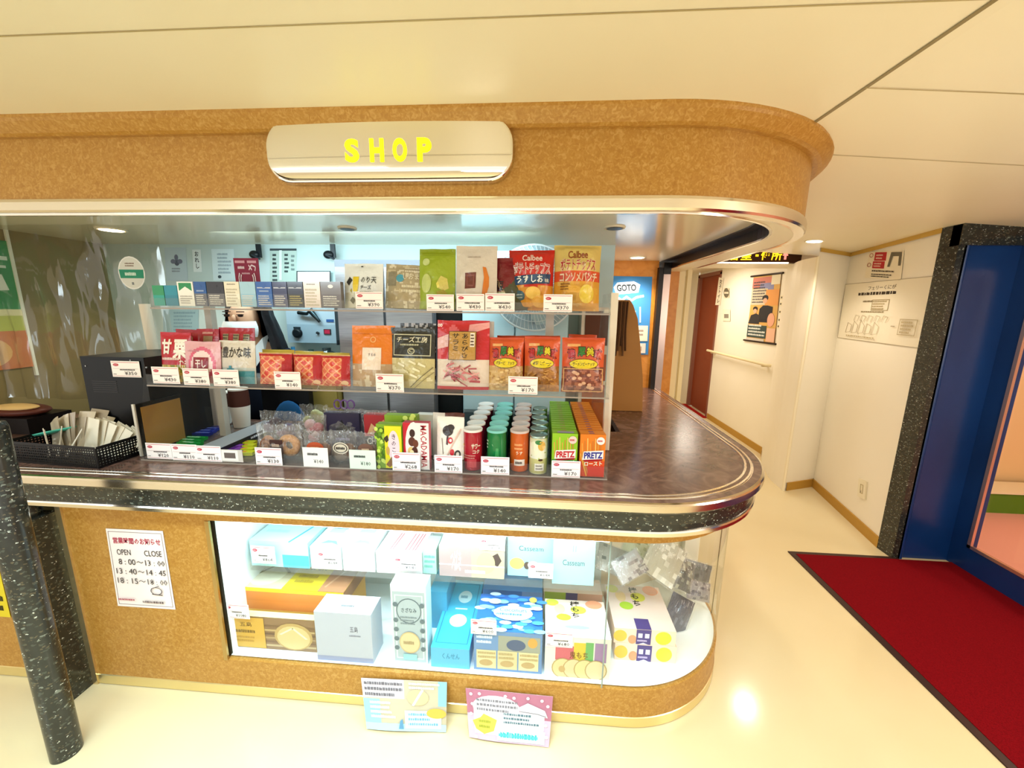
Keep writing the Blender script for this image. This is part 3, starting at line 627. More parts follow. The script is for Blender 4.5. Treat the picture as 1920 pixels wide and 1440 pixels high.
# top tier, left to right: cigarette packs
packs = [
 ('#1f8f5a', '#1b9a8a', 'green and teal', 'farthest left on the top tier'), ('#1c8aa0', '#1f7f96', 'teal blue', 'left of the pack with a white chevron'), ('#f2efe6', '#f2efe6', 'white with green chevron', 'on the top tier'),
 ('#20559a', '#6a6a70', 'blue and grey', 'right of the green chevron pack'), ('#2c2c34', '#6d6a6c', 'black and grey', 'between the blue and the cream packs'), ('#efe6cf', '#f3ecda', 'cream', 'left of the pale blue pack'),
 ('#a9cfe2', '#9cc6dd', 'pale blue', 'right of the cream pack'), ('#2d5fae', '#3c6cb4', 'bright blue', 'left of the navy pack with a silver band'), ('#3a3f66', '#5a5c78', 'navy with a silver band', 'right of the bright blue pack'),
 ('#33364a', '#3a3a34', 'dark navy with gold print', 'left of the white and pink pack'), ('#f2e6e2', '#f0e2de', 'white and pinkish', 'next to the grey pack'), ('#7a7476', '#6e686a', 'grey with a white crest', 'beside the nori cheese pouch')]
edges = [286, 308, 333, 364, 388, 421, 450, 480, 511, 539, 569, 601, 640]
for i, (c1, c2, nm, wh) in enumerate(packs):
    x0, x1 = edges[i], edges[i + 1]; yT = 535 if i < 2 else 528
    X0, X1 = at(x0, 550, YT + .006).x, at(x1, 550, YT + .006).x; w = X1 - X0 - 0.003; h = at(x0, yT, YT + .006).z - ZT
    mb = MB(); mb.box(-w / 2, w / 2, 0, 0.024, 0, h, c1); s = plane((-w / 2, 0, 0), (w, 0, 0), (0, 0, h)); L = [('rect', 0, 0, 1, 0.52, c2)]
    if i == 2: L = [('rect', 0.1, 0.62, 0.9, 0.95, '#0f8a4a'), ('poly', [(0.1, 0.62), (0.5, 0.80), (0.9, 0.62), (0.9, 0.5), (0.1, 0.5)], '#f2efe6'), ('dash', 0.12, 0.08, 0.88, 0.45, 4, '#b8b0a8', i)]
    elif i in (5, 10): L += [('dash', 0.1, 0.05, 0.9, 0.75, 6, '#c9bda6', i), ('dash', 0.2, 0.86, 0.8, 0.94, 1, '#9a8f80', i)]
    elif i > 1: L += [('dash', 0.1, 0.06, 0.9, 0.48, 5, '#d8d4cc' if i != 9 else '#b9a860', i), ('rect', 0.08, 0.74, 0.92, 0.78, '#c8ccd8' if i in (7, 8, 9) else c1), ('ell', 0.5, 0.82, 0.13, 0.07, '#e8e4e0' if i == 11 else c1), ('rect', 0.2, 0.60, 0.8, 0.66, '#8fa4c8' if i in (3, 7) else c1)]
    mb.art(s, L); tag(mb.build('cigarette_pack', 'gloss', loc=((X0 + X1) / 2, YT + .006, ZT)), f'{nm} cigarette pack {wh}', 'cigarette pack', 'cigarette packs on the top tier')
def noricol(u, v): return '#eef1ef' if v > 0.35 else ('#e0dccc' if bit(u * 6, v * 6, 2) > 0 else '#d2cfbf')
pouch('snack_pouch', 'white nori cheese pouch with black brush writing on the top tier', 'snack pouch', 637, 713, 492, YT + .02, ZT, 0.05, noricol,
      [('poly', [(0.16, 0.50), (0.26, 0.62), (0.17, 0.70), (0.07, 0.58)], '#2b2b2a'), ('rect', 0.27, 0.52, 0.42, 0.70, '#e8c92a'), ('poly', [(0.30, 0.36), (0.40, 0.36), (0.42, 0.52), (0.27, 0.52)], '#efd65a'), ('poly', [(0.28, 0.08), (0.36, 0.16), (0.29, 0.24), (0.21, 0.16)], '#6b6648'), ('poly', [(0.2, 0.38), (0.26, 0.33), (0.25, 0.44)], '#c8b83a'),
       ('text', 'のり天', 0.48, 0.55, 0.86, 0.70, '#23211f', 0.01), ('text', 'チーズ', 0.48, 0.41, 0.74, 0.51, '#23211f', 0.02), ('dash', 0.46, 0.33, 0.9, 0.38, 1, '#4a463e', 3), ('ell', 0.48, 0.93, 0.03, 0.015, '#20201e')], seed=2, group=BAGS, yaw=-4)
def beige(u, v): return ('#cbbd9c', '#b0a080', '#ddd2b8')[int((bit(u * 9, v * 9, 4) + 1) * 1.49)]
pouch('snack_pouch', 'crinkled beige clear pouch of nuts leaning beside the nori cheese pouch', 'snack pouch', 716, 798, 494, YT + .03, ZT, 0.06, beige,
      [('rect', 0.06, 0.5, 0.26, 0.82, '#8d856f'), ('ell', 0.35, 0.68, 0.09, 0.09, '#4fa0b8'), ('text', 'しおまめ', 0.42, 0.66, 0.92, 0.80, '#e8e0c8', 0.01), ('dash', 0.45, 0.82, 0.95, 0.95, 2, '#efe6d0', 7), ('dash', 0.4, 0.34, 0.95, 0.56, 2, '#e6dcc0', 8)], seed=5, group=BAGS, yaw=3, roll=2)
pouch('snack_pouch', 'tall lime green pouch with a yellow dried-fruit picture on the top tier', 'snack pouch', 781, 850, 463, YT + .022, ZT, 0.05, lambda u, v: '#9bad2c' if v < 0.9 else '#8a9a1c',
      [('ell', 0.2, 0.78, 0.10, 0.06, '#c9d48a'), ('poly', [(0.5, 0.42), (0.62, 0.55), (0.80, 0.50), (0.84, 0.34), (0.72, 0.30), (0.55, 0.34)], '#d6c86a'), ('poly', [(0.52, 0.28), (0.70, 0.32), (0.80, 0.26), (0.74, 0.10), (0.58, 0.10)], '#a89a34'), ('poly', [(0.5, 0.42), (0.56, 0.46), (0.6, 0.36), (0.54, 0.34)], '#efe06a'), ('ell', 0.22, 0.42, 0.14, 0.16, '#c3cc7a'), ('rect', 0.05, 0.88, 0.95, 0.885, '#7d8c18')], seed=6, group=BAGS)
pouch('snack_pouch', 'tall off-white pouch with a chocolate piece and orange persimmon picture', 'snack pouch', 851, 930, 457, YT + .02, ZT, 0.05, '#ddd0c0',
      [('poly', [(0.24, 0.32), (0.5, 0.33), (0.51, 0.58), (0.24, 0.57)], '#6e342c'), ('frame', 0.28, 0.36, 0.46, 0.54, 0.02, 0.015, '#8f5148'), ('poly', [(0.66, 0.24), (0.76, 0.22), (0.82, 0.36), (0.82, 0.5), (0.74, 0.66), (0.66, 0.67), (0.70, 0.5)], '#d97b2c'), ('dash', 0.30, 0.80, 0.7, 0.84, 1, '#b8a898', 4)], seed=7, group=BAGS)
pouch('snack_pouch', 'dark red and olive pouch half hidden behind the red chip bag', 'snack pouch', 924, 990, 481, YT + .05, ZT, 0.04, lambda u, v: '#7a1c22' if v > 0.45 + 0.5 * u - 0.2 else '#4a4a30',
      [('poly', [(0.0, 0.62), (0.1, 0.62), (0.55, 0.1), (0.45, 0.1)], '#b08f6a'), ('text', '黒豆', 0.03, 0.36, 0.3, 0.55, '#1c1c24', 0.02), ('dash', 0.08, 0.24, 0.36, 0.36, 2, '#d8e0b8', 5), ('dash', 0.04, 0.1, 0.3, 0.2, 1, '#2a2a20', 6)], seed=8, group=BAGS)
def chipred(u, v):
    if v > 0.40 or (v > 0.36 and bit(u * 3, 1, 1) > 0): return '#c8281c'
    return ('#e0a23a', '#d8902c', '#e8b85a')[int((bit(u * 5, v * 6, 9) + 1) * 1.49)]
pouch('chip_bag', 'red potato chip bag with white outlined writing on the top tier', 'chip bag', 952, 1040, 465, YT + .045, ZT, 0.09, chipred,
      [('text', 'Calbee', 0.30, 0.80, 0.74, 0.90, '#f2d8c8', 0.02), ('text', 'ポテトチップス', 0.09, 0.575, 0.93, 0.79, '#f3e6dc', 0.055), ('text', 'ポテトチップス', 0.10, 0.585, 0.92, 0.78, '#b81818', 0.0),
       ('poly', [(0.10, 0.40), (0.92, 0.44), (0.94, 0.60), (0.11, 0.55)], '#1f4468'), ('text', 'うすしお', 0.18, 0.43, 0.78, 0.555, '#f2f0e8', 0.025, 0.02), ('text', '味', 0.81, 0.455, 0.90, 0.52, '#e8e4d8', 0.01),
       ('ell', 0.22, 0.22, 0.15, 0.10, '#3f6272'), ('dash', 0.12, 0.18, 0.32, 0.27, 2, '#b8c4c0', 2), ('ell', 0.55, 0.28, 0.17, 0.10, '#efc25a'), ('ell', 0.72, 0.14, 0.2, 0.1, '#e6aa3e'), ('ell', 0.40, 0.10, 0.16, 0.07, '#dc982c')], 'pillow', BAGS, seed=11, tilt=4)
def chipyel(u, v):
    if 0.45 < v < 0.60: return '#d8562a' if bit(u * 5, v * 3, 2) > -0.35 else '#c84020'
    return '#d9bd6a' if v > 0.6 else ('#dca83c', '#d89c34', '#e0b658')[int((bit(u * 4, v * 5, 3) + 1) * 1.49)]
pouch('chip_bag', 'yellow potato chip bag with red writing at the right end of the top tier', 'chip bag', 1039, 1131, 455, YT + .045, ZT, 0.10, chipyel,
      [('text', 'Calbee', 0.29, 0.78, 0.70, 0.89, '#8c3a1c', 0.015), ('text', 'ポテトチップス', 0.12, 0.585, 0.89, 0.79, '#f2ddb8', 0.05), ('text', 'ポテトチップス', 0.13, 0.595, 0.88, 0.78, '#b01c1c', 0.012),
       ('text', 'コンソメパンチ', 0.12, 0.43, 0.92, 0.575, '#f6e2c4', 0.03), ('text', 'コンソメパンチ', 0.13, 0.44, 0.91, 0.565, '#e8c8a0', 0.0), ('ell', 0.40, 0.30, 0.2, 0.08, '#e8b048'), ('dash', 0.14, 0.30, 0.34, 0.42, 3, '#8a5a24', 5), ('rect', 0.30, 0.08, 0.62, 0.26, '#d0a04a'), ('ell', 0.70, 0.25, 0.16, 0.14, '#e4c84a')], 'pillow', BAGS, seed=12, tilt=4)

# middle tier
def redb(u, v): return '#b3142a' if v > 0.5 or bit(u * 4, v * 4, 1) > 0.1 else '#c8283a'
r1 = pouch('snack_pouch', 'crimson and gold pouch in the back row behind the pink pouch', 'snack pouch', 321, 366, 618, YM + .10, ZM, 0.03, redb, [('ell', 0.55, 0.80, 0.2, 0.10, '#b59a78'), ('dash', 0.1, 0.86, 0.5, 0.95, 1, '#e8a8a0', 3)], seed=21, group=BAGS)
pouch('snack_pouch', 'crimson pouch in the back row, left of the three-stripe red pouch', 'snack pouch', 360, 402, 617, YM + .10, ZM, 0.03, redb, [('rect', 0.35, 0.74, 0.75, 0.86, '#a89070'), ('dash', 0.3, 0.88, 0.9, 0.96, 1, '#e8a8a0', 4)], seed=22, group=BAGS)
pouch('snack_pouch', 'crimson back-row pouch with three beige stripes behind the brush-written pouch', 'snack pouch', 400, 468, 615, YM + .10, ZM, 0.04, redb, [('rect', u, 0.70, u + 0.16, 0.88, '#a59872') for u in (0.14, 0.44, 0.72)] + [('dash', u, 0.72, u + 0.16, 0.88, 3, '#5a5040', 5) for u in (0.14, 0.44, 0.72)], seed=23, group=BAGS)
def kuri(u, v): return '#b9152c' if v > 0.34 else ('#c9a02a', '#8f9a30', '#e0c060', '#d8d0a0')[int((bit(u * 7, v * 9, 5) + 1) * 1.99)]
pouch('snack_pouch', 'crimson sweet chestnut pouch with big white characters at the left end', 'snack pouch', 288, 346, 624, YM + .02, ZM, 0.045, kuri, [('text', '甘', 0.08, 0.56, 0.44, 0.86, '#f6f0e6', 0.04), ('text', '栗', 0.50, 0.46, 0.92, 0.86, '#f6f0e6', 0.04), ('dash', 0.1, 0.42, 0.75, 0.52, 1, '#f0d8d0', 6), ('text', 'むき', 0.72, 0.26, 0.92, 0.46, '#f6f0e6', 0.02)], seed=24, group=BAGS)
def pinkb(u, v):
    d = math.hypot((u - 0.5) * 1.1, (v - 0.45)); return '#e0a8b0' if d > 0.42 else ('#d8607e' if d > 0.33 else '#f0d8d8')
pouch('snack_pouch', 'pink pouch with a dark red label square, front of the middle tier', 'snack pouch', 339, 406, 641, YM + .013, ZM, 0.03, pinkb, [('rect', 0.28, 0.08, 0.70, 0.62, '#8c1228'), ('text', '干し\nもの', 0.34, 0.14, 0.64, 0.56, '#f4e8e4', 0.03), ('dash', 0.1, 0.74, 0.5, 0.80, 1, '#c890a0', 7)], seed=25, group=BAGS)
def yut(u, v): return '#d8d0c4' if v > 0.36 else '#b9c4c4'
pouch('snack_pouch', 'pale pouch with black brush writing and a teal bottle at its foot', 'snack pouch', 402, 470, 640, YM + .018, ZM, 0.04, yut, [('text', '豊かな味', 0.12, 0.60, 0.90, 0.86, '#2a2420', 0.015), ('rect', 0.28, 0.20, 0.48, 0.36, '#2f8aa0'), ('rect', 0.34, 0.36, 0.42, 0.42, '#2f8aa0'), ('rect', 0.62, -0.0, 0.98, 0.30, '#3f8ea0'), ('ell', 0.07, 0.82, 0.035, 0.03, '#b02838')], seed=26, group=BAGS)
def waf(u, v):
    if v > 0.9: return '#c8202a'
    a = abs(((u * 3.2 + v * 4.2) % 1) - 0.5); b = abs(((u * 3.2 - v * 4.2) % 1) - 0.5)
    return '#f0b080' if max(a, b) > 0.41 else ('#e07858' if bit(u * 5, v * 5, 3) > 0 else '#d4483c')
WL = [('rect', 0, 0.90, 1, 0.97, '#b8141c'), ('rect', 0, 0.97, 1, 1.0, '#d8b440'), ('rect', 0.78, 0.12, 1, 0.9, '#b8202a', 3), ('ell', 0.86, 0.1, 0.1, 0.08, '#efc8a0')]
wb = pouch('biscuit_bag', 'red waffle-pattern biscuit bag directly behind the small price card', 'biscuit bag', 478, 541, 663, YM + .02, ZM, 0.05, waf, WL, 'pillow', 'red waffle biscuit bags', seed=31, nu=34, nv=40)
pouch('biscuit_bag', 'red waffle-pattern biscuit bag in the middle of the three', 'biscuit bag', 543, 598, 665, YM + .022, ZM, 0.05, waf, WL, 'pillow', 'red waffle biscuit bags', seed=32, nu=34, nv=40)
pouch('biscuit_bag', 'red waffle-pattern biscuit bag beside the orange pouch', 'biscuit bag', 596, 651, 667, YM + .02, ZM, 0.05, waf, WL, 'pillow', 'red waffle biscuit bags', seed=33, nu=34, nv=40)
for k, (x0, x1) in enumerate(((484, 545), (546, 600), (598, 650))):
    pouch('biscuit_bag', f'biscuit bag with a yellow top edge showing behind the {("leftmost", "middle", "rightmost")[k]} red waffle-pattern bag', 'biscuit bag', x0, x1, 657 + 3 * k, YM + .09, ZM, 0.05, lambda u, v: '#d8c456' if v > 0.88 else '#b8282c', [], 'pillow', 'red waffle biscuit bags', seed=34 + k, nu=10, nv=14)
def orng(u, v): return '#e07a1c' if v > 0.36 else ('#c8b49a', '#b89a78', '#d8c8b0')[int((bit(u * 6, v * 8, 6) + 1) * 1.49)]
pouch('snack_pouch', 'orange pouch with a square white label on the middle tier', 'snack pouch', 651, 733, 611, YM + .025, ZM, 0.055, orng, [('ring', 0.52, 0.77, 0.07, 0.05, 0.35, '#f0b070'), ('rect', 0.28, 0.28, 0.72, 0.64, '#ecd9ca'), ('text', 'するめ', 0.42, 0.50, 0.60, 0.55, '#4a3830', 0.01), ('rect', 0.02, 0.86, 0.98, 0.87, '#c8640c')], seed=41, group=BAGS)
pouch('snack_pouch', 'black topped clear pouch behind the black cheese pouch', 'snack pouch', 745, 813, 606, YM + .085, ZM, 0.04, lambda u, v: '#24242a' if bit(u * 12, v * 14, 3) < 0.15 else '#c8c8d0', [], seed=42, group=BAGS)
def chz(u, v): return '#26261f' if v > 0.50 else ('#d6cc9a', '#c6ba84', '#e0d8b0')[int((bit(u * 5, v * 12, 8) + 1) * 1.49)]
pouch('snack_pouch', 'black framed pouch of white cheese sticks on the middle tier', 'snack pouch', 724, 811, 616, YM + .02, ZM, 0.05, chz, [('frame', 0.08, 0.54, 0.92, 0.90, 0.018, 0.016, '#c8c4a8'), ('text', 'チーズ工房', 0.16, 0.76, 0.84, 0.86, '#e8e2c8', 0.01), ('dash', 0.24, 0.70, 0.78, 0.75, 1, '#b8b498', 4), ('ring', 0.50, 0.62, 0.08, 0.055, 0.3, '#b8b498'), ('text', 'C', 0.46, 0.60, 0.54, 0.65, '#c8c4a8', 0.02)]
      + [('poly', [(x, y), (x + 0.16, y - 0.05), (x + 0.17, y - 0.02), (x + 0.02, y + 0.035)], c) for x, y, c in ((0.2, 0.40, '#efe8c8'), (0.45, 0.44, '#e8dfb8'), (0.66, 0.40, '#f0e8c8'), (0.3, 0.30, '#e2d8ae'), (0.55, 0.32, '#efe6c2'), (0.2, 0.2, '#e8deb6'), (0.5, 0.22, '#f0e8c6'))] + [('line', [(0.5, 0.02), (0.98, 0.36)], 0.012, '#5a523a'), ('line', [(0.58, 0.0), (1.0, 0.28)], 0.01, '#7a7050')], seed=43, group=BAGS, yaw=-4)
def sal(u, v):
    if v > 0.44: return '#c4202a' if bit(u * 3, v * 3, 2) < 0.25 else '#d86068'
    return '#e8d8cc'
R = random.Random(5)
pouch('snack_pouch', 'large red salami pouch with a gold panel of upright writing', 'snack pouch', 815, 915, 601, YM + .02, ZM, 0.05, sal,
      [('poly', [(0.0, 0.58), (0.0, 0.74), (0.22, 0.80), (0.22, 0.62)], '#e8b8b8'), ('poly', [(0.6, 0.80), (1.0, 0.90), (1.0, 0.98), (0.62, 0.94)], '#e8a0a0'), ('rect', 0.0, 0.0, 1.0, 0.045, '#c02030')]
      + [('line', [(x, y), (x + dx, y + dy)], 0.022, c) for x, y, dx, dy, c in [(R.uniform(0.12, 0.72), R.uniform(0.10, 0.34), R.uniform(0.05, 0.2), R.uniform(-0.1, 0.09), R.choice(['#a84a52', '#8f3a40', '#c87078', '#e0a8a4'])) for _ in range(46)]]
      + [('rect', 0.25, 0.43, 0.77, 0.84, '#2a1c10'), ('rect', 0.26, 0.437, 0.76, 0.833, '#b98d45'), ('text', 'あ\nら\nび\nき', 0.50, 0.46, 0.63, 0.81, '#33200f', 0.015), ('text', 'サ\nラ\nミ', 0.32, 0.56, 0.45, 0.81, '#33200f', 0.015), ('rect', 0.655, 0.62, 0.74, 0.82, '#f0e4d8'), ('dash', 0.665, 0.63, 0.73, 0.81, 4, '#4a2420', 9),
         ('text', '∞', 0.03, 0.90, 0.12, 0.945, '#f2e0dc', 0.02), ('rect', 0.1, 0.08, 0.48, 0.12, '#ecdcd2')], seed=44, group=BAGS)
pouch('snack_pouch', 'silver edged red pouch standing right behind the salami pouch', 'snack pouch', 840, 924, 601, YM + .07, ZM, 0.03, lambda u, v: '#a8242c' if u < 0.9 else '#d8d4d4', [], seed=45, group=BAGS)
def nutbag(cut, cols):
    def f(u, v): return '#d4582c' if v > cut else cols[int((bit(u * 9, v * 11, 3) + 1) * 0.4999 * len(cols))]
    return f
def nutart(name_, cy):
    L = [('rect', 0.03, 0.965, 0.97, 1.0, '#c8481e'), ('rect', 0.12, 0.83, 0.42, 0.88, '#e8a868')]
    for u, c, g in ((0.12, '#b81c24', '濃'), (0.36, '#2f7a34', '厚'), (0.56, '#d8c82a', '美'), (0.76, '#b0202c', '味')):
        y0 = 0.62 if u in (0.12, 0.76) else 0.66
        L += [('text', g, u - 0.015, y0 - 0.015, u + 0.185, y0 + 0.175, '#3a1410', 0.05), ('text', g, u, y0, u + 0.17, y0 + 0.16, c, 0.04)]
    L += [('ell', 0.5, 0.52, 0.345, 0.095, '#4a3a10'), ('ell', 0.5, 0.52, 0.33, 0.085, '#e2cc28'), ('text', name_, 0.24, 0.485, 0.76, 0.555, '#3a2a14', 0.015)]
    return L
NB = 'orange nut snack bags'
for k, (x0, x1, yT, nm, lb, cols) in enumerate(((913, 981, 634, 'バターピーナッツ', 'orange bag of pale butter peanuts, leftmost of the three nut bags', ['#b98a48', '#d8b478', '#c9a060', '#a87838']), (982, 1051, 633, '柿ピー', 'orange bag of brown rice crackers between the two peanut bags', ['#9a6428', '#b47c38', '#a46c2c', '#8a5620']), (1054, 1137, 634, 'ラーメンピーナッツ', 'orange bag of brown noodles and peanuts at the right end of the middle tier', ['#8f4c30', '#a8644a', '#7a3c28', '#b87858']))):
    L = nutart(nm, 0.5)
    if k == 2: L += [('ell', 0.2 + R.random() * 0.65, 0.08 + R.random() * 0.30, 0.05, 0.028, '#d8a888') for _ in range(14)] + [('frame', 0.03, 0.02, 0.97, 0.44, 0.02, 0.014, '#d8a868')]
    if k == 0: L += [('ell', 0.1 + R.random() * 0.8, 0.06 + R.random() * 0.34, 0.06, 0.022, R.choice(['#e0c088', '#c89c58'])) for _ in range(22)]
    if k == 1: L += [('line', [(x, y), (x + 0.12, y + R.uniform(-.06, .06))], 0.022, R.choice(['#c08c48', '#7e4c1a'])) for x, y in [(0.1 + R.random() * 0.7, 0.05 + R.random() * 0.34) for _ in range(26)]]
    pouch('nut_bag', lb, 'nut bag', x0, x1, yT, YM + .02, ZM, 0.055, nutbag(0.455, cols), L, 'pillow', NB, seed=51 + k, tilt=7)
for k, (x0, x1) in enumerate(((930, 990), (985, 1050), (1066, 1120))):
    pouch('nut_bag', 'red-orange bag top showing behind ' + ('the butter peanut bag', 'the rice cracker bag', 'the noodle peanut bag')[k], 'nut bag', x0, x1, (630, 630, 628)[k], YM + .10, ZM, 0.04, '#b8401f', [], 'pillow', NB, seed=55 + k, nu=10, nv=12)

# ------------------------------------------------------------------ bottom tier
def slab(name, mat, col, px, yB, wmm, dmm, hmm, z, label, cat, group, Y=None, yaw=0.0, top=None, front=None, side=None, tl=None, fl=None, sl=None):
    """a small box standing at the pixel px on the plane z (or at depth Y)"""
    p = atz(px, yB, z) if Y is None else Vector((at(px, yB, Y).x, Y, z))
    mb = MB(); w, d, h = wmm, dmm, hmm
    mb.box(-w / 2, w / 2, 0, d, 0, h, col, top=top, front=front, side=side)
    if fl: mb.art(plane((-w / 2, 0, 0), (w, 0, 0), (0, 0, h)), fl)
    if tl: mb.art(plane((-w / 2, 0, h), (w, 0, 0), (0, d, 0)), tl)
    if sl: mb.art(plane((w / 2, 0, 0), (0, d, 0), (0, 0, h)), sl)
    o = mb.build(name, mat, loc=p, rot=(0, 0, math.radians(yaw))); return tag(o, label, cat, group)
GUM = 'gum packs on the bottom tier'
for k in range(6):
    slab('gum_pack', 'gloss', '#1f8a3a', 330 + 5 * k + 4 * (k % 2), 822, 0.11, 0.028, 0.013, ZL + 0.013 * 0, f'green gum pack, {("frontmost", "second from the front", "third from the front", "fourth from the front", "fifth from the front", "rearmost")[k]} in the green row', 'gum pack', GUM, Y=1.44 + k * 0.034, yaw=-6 + 3 * (k % 3), tl=[('rect', 0, 0.4, 1, 0.6, '#2aa04a'), ('dash', 0.2, 0.1, 0.8, 0.9, 1, '#bfe0c0', k)])
for k in range(4):
    slab('gum_pack', 'gloss', '#26338f', 368 + 8 * k, 806, 0.11, 0.03, 0.014, ZL, f'dark blue gum pack, {("frontmost", "second", "third", "rearmost")[k]} in the blue row behind the green gum', 'gum pack', GUM, Y=1.67 + k * 0.036, yaw=4, tl=[('ell', 0.2, 0.5, 0.08, 0.25, '#c8d0f0'), ('dash', 0.35, 0.1, 0.95, 0.9, 1, '#7a86d0', k)])
for k in range(4):
    slab('gum_pack', 'gloss', '#5b2a78', 424 + 3 * k, 830, 0.085, 0.028, 0.013, ZL, f'purple gum pack, {("frontmost", "second", "third", "rearmost")[k]} in the purple row right of the grey box', 'gum pack', GUM, Y=1.43 + k * 0.034, yaw=-5, tl=[('rect', 0.7, 0, 1, 1, '#8a4aa8')])
for k in range(4):
    slab('gum_pack', 'gloss', '#cfd02a', 458 + 2 * k, 828, 0.05, 0.03, 0.013, ZL, f'yellow gum pack, {("frontmost", "second", "third", "rearmost")[k]} in the yellow row beside the doughnut biscuits', 'gum pack', GUM, Y=1.46 + k * 0.04, yaw=8, tl=[('rect', 0, 0.3, 0.4, 0.7, '#e08a3a')])
slab('chocolate_box', 'carton', '#8f8f92', 383, 826, 0.10, 0.42, 0.030, ZL, 'long grey box with a black lettered side running back between the gum rows', 'box', None, Y=1.44, top='#9a9a9e', side='#1e1e24', sl=[('dash', 0.45, 0.25, 0.9, 0.85, 1, '#e8e8f0', 4)])
# paper cups in two stacks
t0 = thing('paper_cup', 'stack of white and brown paper cups, shorter left one behind the gum', 'paper cups', (at(415, 760, 1.88).x, 1.88, ZL), 0, 'paper cups')
def cupstack(t, h):
    mb = MB(); mb.lathe([(0.036, 0), (0.045, h * 0.55)], '#ece6dc', n=28); mb.build('cup_wall', 'paper', t)
    mb = MB(); mb.lathe([(0.0455, h * 0.55), (0.045, h * 0.8), (0.043, h * 0.96)], '#4a2318', n=28); mb.build('brown_band', 'paper', t)
    mb = MB(); mb.lathe([(0.043, h * 0.96), (0.045, h * 0.98), (0.043, h)], '#f2ede4', n=28); mb.build('rim', 'paper', t)
cupstack(t0, at(415, 735, 1.88).z - ZL)
t1 = thing('paper_cup', 'taller right stack of white and brown paper cups behind the gum', 'paper cups', (at(449, 755, 1.845).x, 1.845, ZL), 0, 'paper cups'); cupstack(t1, at(449, 728, 1.845).z - ZL)
# clear menu sheet and the framed brown panel at the left end
p0, p1 = at(345, 800, 1.80), at(402, 728, 1.80)
mb = MB(); mb.box(0, p1.x - p0.x, -0.003, 0, 0, p1.z - ZL, '#b9b3ac'); mb.art(plane((0, -0.003, 0), (p1.x - p0.x, 0, 0), (0, 0, p1.z - ZL)), [('frame', 0, 0, 1, 1, 0.03, 0.015, '#e8e2da')] + [('rect', 0.2 + 0.25 * (k % 3), 0.25 + 0.2 * (k // 3), 0.27 + 0.25 * (k % 3), 0.35 + 0.2 * (k // 3), '#6a625c') for k in range(9)])
tag(mb.build('menu_sheet', 'paper', loc=(p0.x, 1.80, ZL)), 'grey sheet with rows of small dark marks standing behind the gum packs', 'menu sheet')
t = thing('framed_panel', 'black edged panel with brown face at the left end of the rack', 'panel', (-1.60, 1.42, 0.9885))
mb = MB(); mb.box(-0.012, 0.0, 0, 0.20, 0, 0.215, '#15120f'); mb.build('frame', 'plastic', t)
mb = MB(); mb.box(0.0, 0.003, 0.015, 0.19, 0.012, 0.20, '#9a7030'); mb.build('face', 'carton', t)
mb = MB(); mb.box(-0.014, -0.004, -0.006, 0.0, 0, 0.217, '#cdc6ba'); mb.build('front_edge', 'gloss', t)

# clear bags of biscuits
def clearbag(label, x0, x1, yT, Y, t, build, cat='biscuit bag', group='clear biscuit bags', seed=1, zb=ZL, frill=True, tilt=8, name='clear_bag'):
    xm = (x0 + x1) / 2; ztop = at(xm, yT, Y).z; X0, X1 = at(x0, yT + 30, Y).x, at(x1, yT + 30, Y).x; w, h = X1 - X0, ztop - zb
    r = thing(name, label, cat, ((X0 + X1) / 2, Y + t / 2 + 0.004, zb), 0, group)
    build(r, w, h, t)
    mb = MB(); nu, nv = 14, 16; R = random.Random(seed)
    def sf(u, v, s):
        b = max(0.03, (1 - abs(2 * u - 1) ** 3) * (min(1, 0.6 + 3 * v) if v < 0.15 else max(0.05, 1 - max(0, v - 0.35) ** 1.2 * 1.6)))
        wr = bit(u * 8, v * 8, seed) * 0.35
        return (w * (u - 0.5) * (1.04 if v > 0.8 and frill else 1.0) + (0.004 * bit(v * 9, seed, 1)), s * t / 2 * b * (1 + wr) + (0.008 * bit(u * 14, v * 3, seed + 2) if v > 0.75 else 0), h * v + (0.012 * bit(u * 9, seed, 4) if v > 0.95 else 0))
    for s in (-1, 1): mb.grid([[sf(i / nu, j / nv, s) for i in range(nu + 1)] for j in range(nv + 1)], '#ffffff')
    mb.build('wrapper', 'cellophane', r); return r
def ringcookie(cols):
    def b(r, w, h, t):
        rr = min(w, h) * 0.30; mb = MB(); P = []
        for k in range(25):
            a = 2 * PI * k / 24; row = [];
            for q in range(10):
                e = 2 * PI * q / 10; R0 = rr * (0.68 + 0.34 * math.cos(e)); row.append((w * 0.2 + R0 * math.cos(a), 0.3 * rr * math.sin(e), h * 0.42 + R0 * math.sin(a)))
            P.append(row)
        mb.grid(P, lambda i, j: cols[(i + j) % 2], 0, True, True); mb.build('ring_biscuit', 'skin', r)
        mb = MB(); mb.ball((-w * 0.26, 0, h * 0.4), (w * 0.16, t * 0.25, h * 0.28), '#a06c48'); mb.art(plane((-w * 0.42, -t * .27, h * 0.12), (w * 0.3, 0, 0), (0, 0, h * 0.55)), [('ring', 0.5, 0.5, 0.45, 0.42, 0.2, '#7a4c30'), ('ring', 0.5, 0.5, 0.25, 0.22, 0.3, '#7a4c30')]); mb.build('swirl_biscuit', 'skin', r)
        mb = MB(); mb.box(-w * 0.14, w * 0.14, -t * 0.42, -t * 0.40, h * 0.1, h * 0.62, '#3a1a16'); mb.art(plane((-w * .14, -t * .42, h * .1), (w * .28, 0, 0), (0, 0, h * .52)), [('dash', 0.15, 0.55, 0.9, 0.85, 1, '#c8a890', 3), ('dash', 0.15, 0.2, 0.9, 0.5, 2, '#7a4a40', 4)]); mb.build('label_card', 'carton', r)
    return b
